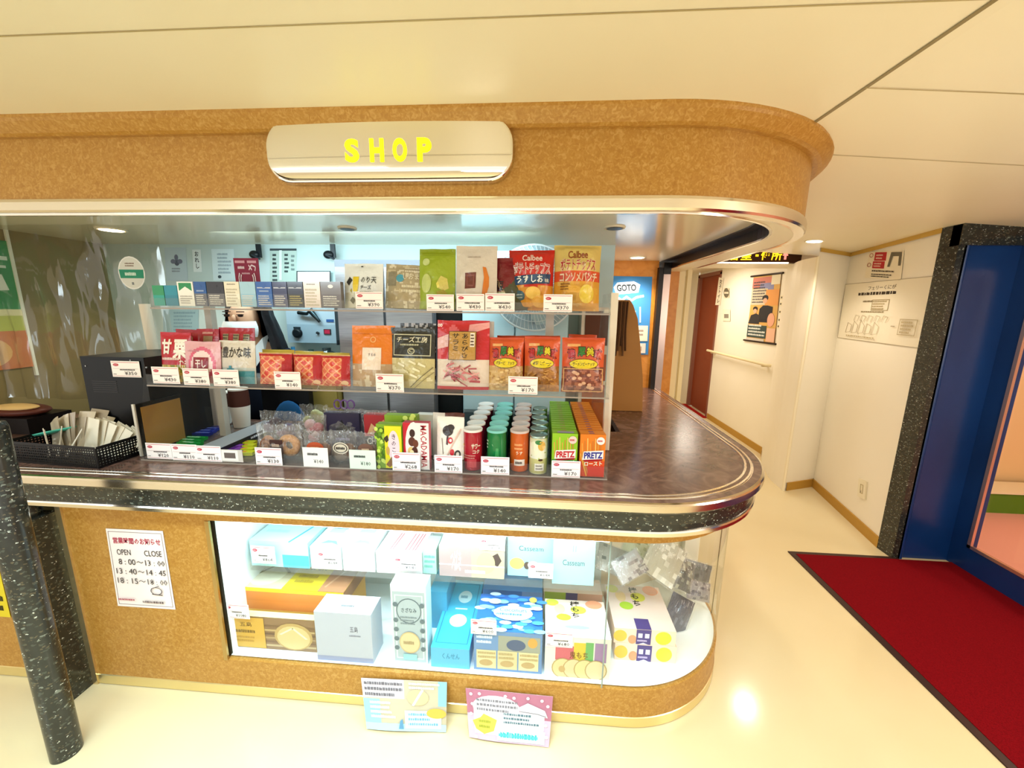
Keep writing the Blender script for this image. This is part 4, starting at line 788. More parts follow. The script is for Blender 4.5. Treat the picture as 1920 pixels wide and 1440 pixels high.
def browncookie(topcol, stamp=None, ncol='#5f3522'):
    def b(r, w, h, t):
        mb = MB(); mb.ball((-w * 0.12, 0, h * 0.30), (w * 0.34, t * 0.34, h * 0.26), ncol); mb.ball((w * 0.18, 0.005, h * 0.36), (w * 0.26, t * 0.3, h * 0.24), '#6e4630'); mb.build('biscuit', 'skin', r)
        mb = MB(); s = plane((-w * 0.3, -t * 0.44, h * 0.34), (w * 0.6, 0, 0), (0, 0, h * 0.36))
        L = [('ell', 0.5, 0.5, 0.5, 0.5, topcol)]
        if stamp: L += [('ring', 0.5, 0.5, 0.42, 0.40, 0.14, stamp), ('dash', 0.2, 0.3, 0.8, 0.7, 1, stamp, 5)]
        else: L += [('dash', 0.25, 0.3, 0.75, 0.65, 1, '#f0c8a8', 6)]
        mb.art(s, L); mb.build('round_label', 'paper', r)
    return b
clearbag('clear bag holding a ring doughnut biscuit and swirl biscuit, dark label between', 472, 557, 800, YL + .015, 0.06, ringcookie(('#c08a50', '#b57c44')), seed=3)
clearbag('clear bag of brown biscuits with a round orange label', 562, 616, 812, YL + .015, 0.055, browncookie('#b8502c'), seed=4)
clearbag('clear bag of brown biscuits with a round black stamped label', 612, 662, 812, YL + .015, 0.055, browncookie('#d8cdb8', '#2a1e18', '#7a6a5a'), seed=5)
clearbag('small clear bag of dark brown biscuits beside the tall yellow-green box', 660, 708, 815, YL + .02, 0.05, browncookie('#7a5648', None, '#5a4038'), seed=6)
def purple(r, w, h, t):
    mb = MB(); mb.box(-w * .44, w * .44, -t * .3, t * .3, 0.004, h * .9, '#2c2442'); mb.art(plane((-w * .44, -t * .3, 0.004), (w * .88, 0, 0), (0, 0, h * .9)), [('poly', [(0.3, 0.5), (0.42, 0.62), (0.5, 0.8), (0.58, 0.62), (0.75, 0.58), (0.62, 0.42), (0.4, 0.4)], '#14101c'), ('dash', 0.3, 0.15, 0.7, 0.3, 1, '#8a80a8', 2)]); mb.build('gift_box', 'carton', r)
    mb = MB()
    for dx in (-0.03, 0.0, 0.03): mb.tube([(dx + 0.016 * math.cos(a), 0.01, h * 0.97 + 0.02 + 0.02 * math.sin(a)) for a in [2 * PI * k / 14 - PI / 2 for k in range(15)]], 0.0035, '#7a5a94', n=6)
    mb.build('ribbon', 'cloth', r)
clearbag('dark purple gift bag with looped purple ribbon at the top', 600, 675, 770, 1.58, 0.07, purple, seed=7, cat='gift bag')
def redch(r, w, h, t):
    mb = MB(); mb.box(-w * .46, w * .46, -t * .3, t * .3, 0.004, h * .92, '#9c1c22', front='#a82028'); mb.art(plane((-w * .46, -t * .3, 0.004), (w * .92, 0, 0), (0, 0, h * .92)), [('rect', 0, 0, 1, 0.46, '#2a1712'), ('text', 'CHOC', 0.08, 0.26, 0.7, 0.42, '#e8dcc8', 0.03), ('poly', [(0.1, 0.52), (0.3, 0.5), (0.42, 0.66), (0.25, 0.78)], '#d8a878'), ('line', [(0.3, 0.6), (0.7, 0.85)], 0.06, '#d88868')]); mb.build('carton', 'carton', r)
clearbag('red and brown chocolate pack wrapped in clear film behind the small brown biscuits', 677, 737, 774, 1.50, 0.07, redch, seed=8, cat='chocolate pack')
def mixed(c):
    def b(r, w, h, t):
        mb = MB(); R = random.Random(int(w * 1e5))
        for k in range(7): mb.ball((R.uniform(-.3, .3) * w, 0, h * R.uniform(0.2, 0.7)), (w * .18, t * .25, h * .16), R.choice(c))
        mb.build('sweets', 'skin', r)
    return b
clearbag('crumpled clear bag of dark sweets behind the doughnut biscuits', 478, 545, 775, 1.60, 0.08, mixed(('#3a2a3a', '#5a4a6a', '#8a6a7a')), seed=9, group='clear sweet bags')
clearbag('crumpled clear bag of pink sweets behind the round orange label', 545, 602, 782, 1.55, 0.08, mixed(('#b86a72', '#8a5a52', '#c8a0a0')), seed=10, group='clear sweet bags')
clearbag('clear bag of yellow-green sweets at the back of the bottom tier', 556, 608, 762, 1.76, 0.07, mixed(('#b9b85a', '#98a04a', '#c8c890')), seed=11, group='clear sweet bags')
# chocolate boxes
def leafy(u, v): return ('#6f9a1e', '#8fb82e', '#b9d040', '#5a7f18')[int((bit(u * 9, v * 12, 3) + 1) * 1.99)]
kin = [('rect', 0, 0, 1, 1, '#7aa022')] + [('ell', R.random() * 0.34, R.random(), 0.07, 0.045, R.choice(['#5a8418', '#a8c83a', '#c8dc60', '#4a6a14'])) for _ in range(34)] + [('rect', 0.34, 0.02, 0.98, 0.98, '#e4d61e'), ('ell', 0.68, 0.52, 0.22, 0.36, '#e8d0d8'), ('text', 'き\nの\nこ\nの', 0.60, 0.24, 0.76, 0.80, '#3a2030', 0.01), ('poly', [(0.3, 0.7), (0.46, 0.78), (0.5, 0.66), (0.4, 0.6)], '#3a2a18'), ('ell', 0.45, 0.42, 0.07, 0.1, '#c8a050'), ('poly', [(0.36, 0.1), (0.6, 0.3), (0.66, 0.12), (0.5, 0.04)], '#8a5a28')]
def pbox(name, label, x0, x1, yT, Y, d, col, fl, side=None, top=None, tl=None, sl=None, group='chocolate boxes', yaw=0, z=ZL, cat='chocolate box', mat='carton'):
    zt = at((x0 + x1) / 2, yT, Y).z; ym = yT + 30; w = at(x1, ym, Y).x - at(x0, ym, Y).x
    return slab(name, mat, col, (x0 + x1) / 2, ym, w, d, zt - z, z, label, cat, group, Y=Y, yaw=yaw, side=side, top=top, fl=fl, tl=tl, sl=sl)
pbox('chocolate_box', 'tall yellow and leafy green chocolate box with an oval of upright writing', 706, 755, 796, YL + .012, 0.035, '#86a82a', kin)
pbox('chocolate_box', 'leafy green chocolate box behind the yellow one', 722, 782, 779, YL + .09, 0.035, '#86a82a', [('ell', R.random(), R.random(), 0.08, 0.05, R.choice(['#5a8418', '#b8d048', '#d0e070'])) for _ in range(30)])
mac = [('rect', 0, 0, 1, 1, '#efe4e0'), ('rect', 0, 0, 0.42, 1, '#c2162a'), ('ell', 0.42, 0.52, 0.34, 0.50, '#efe4e0'), ('rtext', 'MACADAMIA', 0.68, 0.05, 0.92, 0.95, '#b02030', 0.01), ('ell', 0.36, 0.78, 0.11, 0.085, '#3a1a14'), ('ell', 0.34, 0.60, 0.14, 0.10, '#5a2a1c'), ('ell', 0.48, 0.56, 0.11, 0.085, '#6a3420'), ('ell', 0.30, 0.40, 0.13, 0.09, '#d8b878'), ('ell', 0.44, 0.40, 0.12, 0.09, '#4a2018'), ('ell', 0.33, 0.37, 0.08, 0.05, '#efe0b0'), ('ell', 0.28, 0.2, 0.10, 0.07, '#4a2018')]
for k, lb in enumerate(('front red and white macadamia chocolate box', 'second macadamia chocolate box, red edge showing behind the front one', 'third macadamia chocolate box behind the second')):
    pbox('chocolate_box', lb, 756, 804, 793, YL + .012 + 0.032 * k, 0.03, '#efe2de', mac if k == 0 else [('rect', 0, 0, 1, 1, '#c2162a')], side='#d86a7a', top='#b8384a')
pbox('chocolate_box', 'plain white box top behind the macadamia chocolates', 782, 826, 778, YL + .16, 0.04, '#ece4da', [])
pouch('chocolate_bag', 'white chocolate bag with brown blob and red dots above its price card', 'chocolate bag', 816, 867, 786, YL + .016, ZL, 0.035, lambda u, v: '#ece4d8' if v > 0.18 else '#5a3a2c', [('ell', 0.42, 0.74, 0.2, 0.10, '#2a1c18'), ('ell', 0.52, 0.80, 0.14, 0.06, '#2a1c18'), ('line', [(0.2, 0.6), (0.26, 0.3)], 0.03, '#8a7a70'), ('line', [(0.42, 0.64), (0.4, 0.48)], 0.07, '#4a2028'), ('ell', 0.52, 0.56, 0.09, 0.06, '#c82838'), ('ell', 0.53, 0.56, 0.05, 0.03, '#f0e0dc'), ('ell', 0.60, 0.34, 0.08, 0.06, '#c02030'), ('ring', 0.80, 0.30, 0.11, 0.08, 0.4, '#20201e'), ('line', [(0.35, 0.2), (0.62, 0.5), (0.9, 0.78)], 0.035, '#d8b0a0'), ('rect', 0.28, 0.04, 0.7, 0.14, '#efe8dc')], seed=61, group='chocolate bags', px_mid=820)
pouch('chocolate_bag', 'brown topped white chocolate bag standing behind the front white one', 'chocolate bag', 808, 868, 778, YL + .10, ZL, 0.04, lambda u, v: '#ece4d8' if v < 0.86 or u < 0.4 else '#6a3a30', [], seed=62, group='chocolate bags', px_mid=820)
# snack tubes: four columns running back
def tube_art(kind, cols):
    if kind == 0: return [('text', 'サワー', 0.50, 0.56, 0.66, 0.70, '#e8d8c0', 0.03), ('text', 'コク', 0.52, 0.44, 0.64, 0.54, '#e8d8c0', 0.03), ('dash', 0.36, 0.30, 0.62, 0.42, 2, '#d88a80', 3), ('rect', 0.42, 0.08, 0.58, 0.30, '#c8444c', 4), ('dash', 0.30, 0.15, 0.36, 0.7, 5, '#e0b050', 5)]
    if kind == 1: return [('poly', [(0.48, 0.25), (0.56, 0.25), (0.54, 0.6), (0.5, 0.6)], '#3f9a5a'), ('dash', 0.30, 0.55, 0.36, 0.8, 3, '#e0ecd8', 6), ('line', [(0.44, 0.7), (0.56, 0.3)], 0.01, '#8fc890')]
    if kind == 2: return [('dash', 0.42, 0.55, 0.58, 0.75, 2, '#f0a868', 7), ('text', 'うす', 0.45, 0.44, 0.56, 0.53, '#f2d8b8', 0.02), ('rect', 0.42, 0.16, 0.60, 0.32, '#e8d8cc', 4), ('dash', 0.44, 0.18, 0.58, 0.30, 1, '#5a4a44', 8)]
    return [('ell', 0.42, 0.70, 0.08, 0.2, '#efe8c8'), ('ell', 0.56, 0.78, 0.07, 0.13, '#d8a848'), ('ell', 0.50, 0.88, 0.06, 0.06, '#2f7a3a'), ('line', [(0.36, 0.5), (0.5, 0.42), (0.64, 0.6)], 0.03, '#a8b040'), ('ell', 0.54, 0.40, 0.04, 0.03, '#4a3020'), ('rect', 0.44, 0.10, 0.60, 0.30, '#efe8dc', 4), ('dash', 0.46, 0.12, 0.58, 0.28, 2, '#8a8078', 9)]
rownames = ('front', 'second', 'third', 'fourth', 'fifth', 'rearmost')
TC = [('red', '#a8182a', '#e4dcd4', -0.249, 1.441, 'white chocolate bag'), ('green', '#12753c', '#7fc4b8', -0.157, 1.445, 'green snack tube price card'), ('orange', '#cc5a1e', '#cbb8b0', -0.070, 1.448, 'green tube column'), ('pale yellow', '#c9c49a', '#9fb0a4', 0.003, 1.430, 'pretzel boxes')]
for ci, (nm, c, lc, X, Y0, wh) in enumerate(TC):
    r_ = (0.036, 0.0375, 0.0355, 0.034)[ci]; h = 0.153 if ci < 3 else 0.142
    body_col = (lambda i, j, c=c: c) if ci < 3 else (lambda i, j: ('#d8d4b0', '#c8c080', '#e8e4cc')[(i * 3 + j) % 3])
    root = None
    for k in range(6):
        lab = f'{nm} paper snack tube, {rownames[k]} of its column running back from the lip'
        if k < 2:
            root = thing('snack_tube', lab, 'snack tube', (X, Y0 + 0.08 * k, ZL), 0, f'{nm} snack tubes')
            mb = MB(); base = c if k == 0 else ('#7c1230' if ci in (0, 2) else ('#0f5c48' if ci == 1 else '#8f9880'))
            bc = body_col if k == 0 else (lambda i, j, b=base: b)
            mb.lathe([(r_ * 0.97, 0), (r_, 0.003), (r_, 0.06), (r_, 0.12), (r_, h - 0.006), (r_ * 1.02, h - 0.004), (r_ * 1.0, h)], bc, n=32)
            if k == 0:
                def cyl(u, v, r_=r_, h=h):
                    a = -PI / 2 + (u - 0.5) * 2 * PI; n = Vector((math.cos(a), math.sin(a), 0)); return n * r_ + Vector((0, 0, h * v)), n
                mb.art(cyl, tube_art(ci, c), off=0.0007)
            mb.build('tube_body', 'gloss', root)
            mb = MB(); mb.lathe([(r_ * 1.03, h - 0.003), (r_ * 1.03, h + 0.004), (r_ * 0.97, h + 0.006), (r_ * 0.93, h + 0.0045), (r_ * 0.1, h + 0.0045)], lc, n=32); mb.build('lid', 'metal' if ci == 3 else 'plastic', root)
        else: dup(root, (X + 0.004 * math.sin(k * 2.1 + ci), Y0 + 0.08 * k, ZL), lab)
# pretzel boxes
def pretz(kind):
    a, b, wordc = (('#8fbf20', '#2f8a3c', '#c01c28'), ('#e07a1a', '#d84a1e', '#2a2f8c'))[kind]
    L = [('rect', 0, 0, 1, 1, a), ('rect', 0, 0, 1, 0.38, b)] + [('line', [(0.12 + 0.1 * q, 0.42), (0.08 + 0.105 * q, 0.84 + 0.06 * (q % 3) - 0.05)], 0.035, ('#e0a040', '#c8742a', '#efc068')[q % 3]) for q in range(8)]
    if kind: L += [('line', [(0.02, 0.55), (0.30, 0.02)], 0.05, '#e0a040'), ('line', [(0.08, 0.5), (0.40, 0.02)], 0.05, '#c8842e'), ('rect', 0.34, 0.02, 0.98, 0.26, '#cc3018')]
    L += [('poly', [(0.10, 0.40), (0.93, 0.44), (0.93, 0.64), (0.15, 0.60)], '#f2e8e4'), ('text', 'PRETZ', 0.17, 0.43, 0.90, 0.58, wordc, 0.045, 0.02), ('poly', [(0.2, 0.36), (0.9, 0.40), (0.9, 0.44), (0.14, 0.40)], '#a01420'),
          ('text', 'サラダ' if not kind else 'ロースト', 0.2, 0.26, 0.9, 0.36, '#e8ecd0', 0.02, 0.02), ('ell', 0.80, 0.86, 0.16, 0.09, '#efc8c0' if not kind else '#f2e6e0'), ('dash', 0.68, 0.82, 0.92, 0.90, 1, '#c04a50', 3)]
    return L
for kind, (x0, x1, nm, c, tc) in enumerate(((1034, 1083, 'green', '#7fae24', '#86b22a'), (1086, 1135, 'orange', '#dc7a22', '#e08428'))):
    X0, X1 = at(x0, 850, 1.40).x, at(x1, 850, 1.40).x; w = X1 - X0 - 0.003; h = 0.163; pr = None; front = None
    for k in range(16):
        lab = f'{nm} pretzel stick box, ' + ('front of its row, face showing' if k == 0 else 'rearmost of its row' if k == 15 else f'number {k + 1} back from the front of its row')
        loc = ((X0 + X1) / 2, YL + 0.012 + 0.0335 * k, ZL)
        if k < 2:
            mb = MB(); mb.box(-w / 2, w / 2, 0, 0.028, 0, h - (0.004 if k else 0), c, top=tc); s = plane((-w / 2, 0, 0), (w, 0, 0), (0, 0, h))
            if k == 0: mb.art(s, pretz(kind))
            else: mb.art(s, [('rect', 0, 0, 1, 0.97, c), ('dash', 0.35, 0.88, 0.65, 0.96, 1, '#b0563a' if not kind else '#8a4a7a', 3)])
            mb.art(plane((-w / 2, 0, h - (0.004 if k else 0)), (w, 0, 0), (0, 0.028, 0)), [('dash', 0.36, 0.2, 0.62, 0.9, 1, '#a8745a' if not kind else '#7a4a8a', 3), ('rect', 0, 0, 1, 0.12, '#6a9a1a' if not kind else '#c8661a')] + ([('rect', 0.2, 0.2, 0.85, 0.9, '#9a8fa8')] if k == 0 and not kind else []))
            pr = tag(mb.build('pretzel_box', 'carton', loc=loc), lab, 'snack box', f'{nm} pretzel boxes')
        else: dup(pr, loc, lab)

# ------------------------------------------------------------------ counter left end
bx = at(150, 760, 1.5).x
t = thing('coffee_machine', 'black cabinet-like appliance with vent slots and a price card, left of the rack', 'appliance', (-1.74, 1.50, 0.9885))
mb = MB(); x0, x1, z1 = -0.165, 0.118, at(150, 668, 1.5).z - 0.9885
mb.box(x0, x1, 0, 0.30, 0.0, z1, '#0b0a0b', top='#1c1a1c'); mb.build('casing', 'plastic', t)
mb = MB()
for k in range(6): mb.box(x0 + 0.035, x0 + 0.035 + 0.11, -0.0012, 0, z1 - 0.105 - 0.009 * k, z1 - 0.101 - 0.009 * k, '#2a282a')
mb.build('vent', 'plastic', t)
mb = MB()
for u, v in ((0.02, 0.04), (0.225, 0.012), (0.29, 0.04)): mb.lathe([(0.003, -0.002), (0.003, 0.001)], '#9a9894', n=10, cx=x0 + u, cy=z1 - v, axis='y')
mb.build('screw', 'metal', t)
price_card((210, 263, 677, 707), 1.4965, '¥350', 'white printed price card stuck on the black appliance', seed=77)
# wire basket of napkins
t = thing('wire_basket', 'black mesh basket full of napkins and straws on the counter', 'basket', (-1.85, 1.40, 0.9895), math.radians(-4))
bw, bd, bh = 0.42, 0.19, 0.075
mb = MB(); mb.box(-bw / 2, bw / 2, -bd / 2, bd / 2, 0, 0.003, '#0c0b0c'); mb.build('bottom', 'plastic', t)
mb = MB()
def lattice(a, b, n, m):
    a, b = Vector(a), Vector(b); d = b - a; nr = Vector((d.y, -d.x, 0)).normalized() * 0.0015
    for i in range(n + 1):
        p = a + d * i / n; e = d.normalized() * 0.003
        mb.face([p - e, p + e, p + e + Vector((0, 0, bh)), p - e + Vector((0, 0, bh))], '#0d0c0d')
    for j in range(m + 1):
        z = bh * j / m; q = 0.003 if j not in (0, m) else 0.006
        mb.face([a + Vector((0, 0, z - q)) + nr, b + Vector((0, 0, z - q)) + nr, b + Vector((0, 0, z + q)) + nr, a + Vector((0, 0, z + q)) + nr], '#0d0c0d')
c4 = [(-bw / 2, -bd / 2, 0), (bw / 2, -bd / 2, 0), (bw / 2, bd / 2, 0), (-bw / 2, bd / 2, 0)]
for a, b in zip(c4, c4[1:] + c4[:1]): lattice(a, b, 40 if abs(a[0] - b[0]) > 0.3 else 18, 7)
for x, y, z in c4: mb.tube([(x, y, 0), (x, y, bh)], 0.004, '#0d0c0d')
mb.build('mesh_wall', 'plastic', t)
def leafthing(name, loc, w, h, tilt, roll, yaw, col, label, cat, group, thick=0.002, mat='paper'):
    mb = MB(); n = 6
    f = lambda u, v, s: ((u - .5) * w, s * thick + 0.006 * math.sin(u * 3 + v * 2), v * h)
    for s in (0, 1): mb.grid([[f(i / n, j / n, s) for i in range(n + 1)] for j in range(n + 1)], col)
    mb.grid([[f(u, v, s) for u, v in [(k / n, 0) for k in range(n)] + [(1, k / n) for k in range(n)] + [(1 - k / n, 1) for k in range(n)] + [(0, 1 - k / n) for k in range(n)]] for s in (0, 1)], col, 0, False, True)
    return tag(mb.build(name, mat, loc=loc, rot=(math.radians(tilt), math.radians(roll), math.radians(yaw))), label, cat, group)
for k in range(11): leafthing('napkin', (-1.80 + 0.010 * k, 1.385 + 0.008 * (k % 3), 0.996), 0.07, 0.15 - 0.003 * k, -12 - k, 4 + 5 * k, -6 + 2 * k, ('#f1ead8', '#e8dfca', '#f4eee0')[k % 3], 'white paper napkin fanned upright in the black basket', 'napkin', 'fanned white napkins in the basket')
for k in range(4): leafthing('napkin', (-1.735 + 0.012 * k, 1.39 + 0.012 * k, 1.0), 0.13, 0.07 + 0.004 * k, -60, 6 * k, 5, '#f2ecdd', 'white napkin lying low at the right end of the basket', 'napkin', 'napkins lying in the basket')
for k in range(7): leafthing('cutlery_packet', (-1.97 + 0.020 * k, 1.41 + 0.008 * (k % 2), 0.996), 0.08, 0.14 + 0.01 * (k % 3) + (0.02 if k > 3 else 0), -16 - 2 * k, -26 + 7 * k, -8 + 3 * k, ('#bdb09c', '#d2c6b2', '#a89a88')[k % 3], 'crinkled translucent grey packet leaning in the left half of the basket', 'packet', 'grey packets in the basket', mat='gloss')
for k in range(3): leafthing('straw_packet', (-1.93 + 0.035 * k, 1.35, 1.0), 0.014, 0.12, -20, -30 + 26 * k, 0, '#f4eee2', 'thin white wrapped straw slanting across the grey packets', 'straw packet', 'wrapped straws in the basket')
mb = MB(); mb.lathe([(0.06, 0.0), (0.085, 0.004), (0.09, 0.010), (0.086, 0.010), (0.06, 0.003)], '#57c8b0', n=28); o = tag(mb.build('mint_dish', 'plastic', loc=(-2.03, 1.47, 1.055), rot=(math.radians(-8), math.radians(-14), 0)), 'mint green shallow dish poking out of the basket at its left end', 'dish'); o.scale = (1.3, 0.8, 1)
t = thing('snack_tin', 'dark tray holding a brown wrapped bread roll at the far left of the counter', 'tray', (-2.50, 1.70, 0.9855))
mb = MB(); mb.box(-0.17, 0.11, -0.08, 0.10, 0, 0.075, '#141012'); mb.build('tin_body', 'plastic', t)
mb = MB(); mb.ball((-0.04, 0, 0.095), (0.15, 0.08, 0.028), '#5a2a20'); mb.ball((-0.02, -0.02, 0.115), (0.11, 0.05, 0.014), '#d8b478'); mb.build('bread_roll', 'skin', t)
# vinyl guard sheet with a round sticker
t = thing('vinyl_guard', 'wrinkled clear vinyl sheet hanging from the header over the left counter', 'vinyl sheet', (-2.45, 1.84, 1.9))
mb = MB(); nx, nz = 40, 26
mb.grid([[(-0.34 + 0.98 * i / nx, 0.010 * math.sin(i * 0.8) * (0.3 + j / nz) + 0.022 * bit(i * 0.21, j * 0.16, 5), 0.064 - 0.86 * j / nz) for i in range(nx + 1)] for j in range(nz + 1)], '#ffffff'); mb.build('sheet', 'vinyl', t)
mb = MB(); s = plane((0.443, -0.036, -0.235), (0.135, 0, 0), (0, 0, 0.152)); mb.art(s, [('ell', 0.5, 0.5, 0.5, 0.5, '#e8e4dc'), ('ell', 0.5, 0.5, 0.46, 0.46, '#d8d4c8'), ('poly', [(0.06, 0.34), (0.94, 0.34), (0.96, 0.60), (0.04, 0.60)], '#2f8a6a'), ('dash', 0.3, 0.68, 0.75, 0.82, 2, '#8a7060', 4), ('dash', 0.25, 0.38, 0.78, 0.56, 1, '#d8ecd8', 3), ('rect', 0.46, 0.14, 0.54, 0.22, '#8a8a88')])
lab = mb.build('round_sticker', 'paper', t); lab['label'] = 'round white sticker with a green band'

# ------------------------------------------------------------------ inside the lit case
ZF = 0.1785; GB = 'gift boxes in the case'
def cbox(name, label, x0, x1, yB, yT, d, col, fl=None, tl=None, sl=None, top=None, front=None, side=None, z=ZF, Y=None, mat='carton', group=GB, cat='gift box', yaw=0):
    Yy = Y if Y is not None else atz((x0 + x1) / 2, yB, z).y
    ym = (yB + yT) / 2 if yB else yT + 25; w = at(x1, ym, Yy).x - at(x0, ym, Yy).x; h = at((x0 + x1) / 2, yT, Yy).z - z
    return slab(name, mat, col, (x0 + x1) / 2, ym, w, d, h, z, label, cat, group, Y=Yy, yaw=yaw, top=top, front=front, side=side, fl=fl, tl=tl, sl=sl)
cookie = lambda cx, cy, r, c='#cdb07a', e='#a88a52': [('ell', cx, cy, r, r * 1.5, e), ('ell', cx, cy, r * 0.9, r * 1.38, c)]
cbox('gift_box', 'low box with a gold label and cookie window at the left of the case', 430, 590, 1217, 1158, 0.03, '#c8a05a', [('rect', 0, 0, 1, 1, '#8a6a48')] + [('rect', 0.42, 0.1 + 0.12 * k, 1, 0.16 + 0.12 * k, c) for k, c in enumerate(('#b8a078', '#7a5a40', '#a88a60', '#6a4c34', '#b89a68', '#7a5a3a'))] + [('ell', 0.75, 0.45, 0.22, 0.42, '#b8985c'), ('ell', 0.75, 0.42, 0.19, 0.36, '#d2b880'), ('line', [(0.6, 0.5), (0.75, 0.72), (0.9, 0.4)], 0.03, '#efe0b8'), ('rect', 0.0, 0.03, 0.42, 0.97, '#cd9f3c'), ('text', '五島', 0.14, 0.68, 0.28, 0.82, '#6a4a14', 0.01), ('dash', 0.06, 0.45, 0.38, 0.62, 1, '#7a5a1c', 3), ('dash', 0.08, 0.18, 0.36, 0.4, 2, '#b88a30', 4)], top='#e8d8a0')
yel = [('poly', [(0, 0), (0.42, 0), (0.42, 1), (0, 1)], '#cfc0a2'), ('ell', 0.18, 0.35, 0.16, 0.3, '#e2d8c0'), ('line', [(0.05, 0.3), (0.2, 0.65), (0.36, 0.4)], 0.03, '#8a7a58'), ('ell', 0.24, 0.82, 0.1, 0.12, '#a87a6a'), ('rect', 0.42, 0, 0.76, 1, '#d6bc2a'), ('text', 'うにせん', 0.48, 0.5, 0.70, 0.64, '#6a5418', 0.01), ('dash', 0.5, 0.7, 0.68, 0.85, 1, '#7a6424', 3), ('dash', 0.48, 0.15, 0.72, 0.4, 2, '#a88c20', 4), ('rect', 0.76, 0, 1, 1, '#b07c58'), ('line', [(0.8, 0.1), (0.95, 0.9)], 0.02, '#c89a78')]
cbox('gift_box', 'lower flat orange box of the stack behind the gold-labelled box', 447, 642, 0, 1130, 0.22, '#e8a84a', [('rect', 0, 0, 1, 0.75, '#e9b550'), ('rect', 0, 0.75, 1, 1, '#e48c3c')], z=ZF, Y=1.424)
zq = at(540, 1130, 1.424).z + 0.0005
cbox('gift_box', 'upper yellow and brown flat box with a picture, topmost of its stack', 447, 644, 0, 1106, 0.26, '#e07f2c', [('rect', 0, 0, 1, 1, '#de8638'), ('rect', 0.0, 0.72, 1, 1, '#e8c92c')], yel, [('rect', 0, 0, 1, 1, '#a87048')], z=zq, Y=1.424, top='#d6bc2a')
cbox('gift_box', 'plain silver white box with small grey print, right of the cookie stack', 592, 697, 1240, 1150, 0.10, '#b4b7c2', [('rect', 0, 0, 1, 0.10, '#8f96b4'), ('text', '五島', 0.62, 0.62, 0.76, 0.74, '#6a6a78', 0.01), ('dash', 0.6, 0.52, 0.8, 0.58, 1, '#8a8a98', 2)], [('dash', 0.4, 0.3, 0.7, 0.5, 1, '#5a5a60', 3)], top='#e2e8ea')
fili = [('rect', 0.04, 0.02, 0.96, 0.92, '#a8b4b8'), ('frame', 0.10, 0.06, 0.90, 0.88, 0.03, 0.012, '#d2dcde'), ('ring', 0.5, 0.68, 0.36, 0.16, 0.08, '#5a6870'), ('text', 'さざなみ', 0.28, 0.66, 0.72, 0.72, '#3f4c54', 0.01), ('dash', 0.25, 0.50, 0.75, 0.62, 3, '#7a868c', 5)] + [('ell', x, y, 0.07, 0.03, '#5f6e76') for x in (0.12, 0.88) for y in (0.2, 0.32, 0.44, 0.56, 0.76)] + [('ell', 0.5, 0.28, 0.30, 0.14, '#c4ab7c'), ('ell', 0.5, 0.28, 0.27, 0.125, '#d4bd90'), ('dash', 0.32, 0.24, 0.68, 0.32, 1, '#9a8258', 7), ('rect', 0.3, 0.05, 0.7, 0.13, '#8fc0c4')]
cbox('gift_box', 'tall white box with silver scrollwork front and a round cookie', 735, 800, 1243, 1098, 0.07, '#eef3f3', fili, top='#f2f8f8', side='#bfe4e6')
lb = [('rect', 0, 0, 1, 1, '#3fb8dc'), ('frame', 0.08, 0.06, 0.92, 0.94, 0.02, 0.008, '#1f7fa8'), ('ell', 0.55, 0.72, 0.2, 0.1, '#d0eef2'), ('dash', 0.42, 0.68, 0.68, 0.76, 1, '#5a9ab0', 3), ('rect', 0.35, 0.52, 0.7, 0.54, '#d8f2f6'), ('ell', 0.52, 0.36, 0.24, 0.09, '#e8dfae')]
cbox('gift_box', 'long sky blue box lying front to back with a pale boat picture on its lid', 808, 880, 1252, 1216, 0.40, '#4fb4d8', [('rect', 0, 0, 1, 1, '#5ab0d4'), ('text', 'くんせん', 0.3, 0.45, 0.75, 0.75, '#2f80a8', 0.02)], lb, top='#3fb8dc')
cbox('gift_box', 'second sky blue box leaning dark edged behind the long blue one', 806, 838, 0, 1110, 0.18, '#48aad0', z=ZF, Y=1.52)
blue = [('rect', 0, 0, 1, 1, '#2a6cc0')] + [('ell', R.random(), R.random(), 0.09, 0.05, R.choice(['#4a9ade', '#8fd0ee', '#2f7ad0', '#d8eef2'])) for _ in range(40)] + [('ell', 0.55, 0.45, 0.3, 0.2, '#dff0f0'), ('text', 'Coconuts', 0.34, 0.48, 0.76, 0.58, '#3a7ab0', 0.01), ('dash', 0.3, 0.36, 0.8, 0.46, 1, '#5a8ab8', 4), ('ell', 0.85, 0.85, 0.06, 0.08, '#e8d060'), ('ell', 0.25, 0.75, 0.1, 0.08, '#bfe0c0')]
blf = [('rect', 0, 0, 1, 1, '#6a8cb8'), ('dash', 0.04, 0.66, 0.34, 0.9, 2, '#d8e4f0', 4), ('rect', 0.36, 0.5, 0.97, 0.9, '#9a9a8a'), ('ell', 0.62, 0.68, 0.14, 0.14, '#4a5878'), ('ell', 0.86, 0.76, 0.07, 0.12, '#d89a48')] + [('rect', 0.04 + 0.31 * k, 0.06, 0.33 + 0.31 * k, 0.52, c) for k, c in enumerate(('#d8c898', '#cfbf90', '#dccb9c'))] + [('ell', 0.18 + 0.31 * k, 0.2, 0.1, 0.08, '#b89a68') for k in range(3)] + [('dash', 0.06 + 0.31 * k, 0.3, 0.32 + 0.31 * k, 0.5, 2, '#b8a070', k) for k in range(3)]
cbox('gift_box', 'bright blue patterned box whose front window shows six cream packets', 888, 1016, 1259, 1185, 0.20, '#2f78c8', blf, blue, top='#2a6cc0')
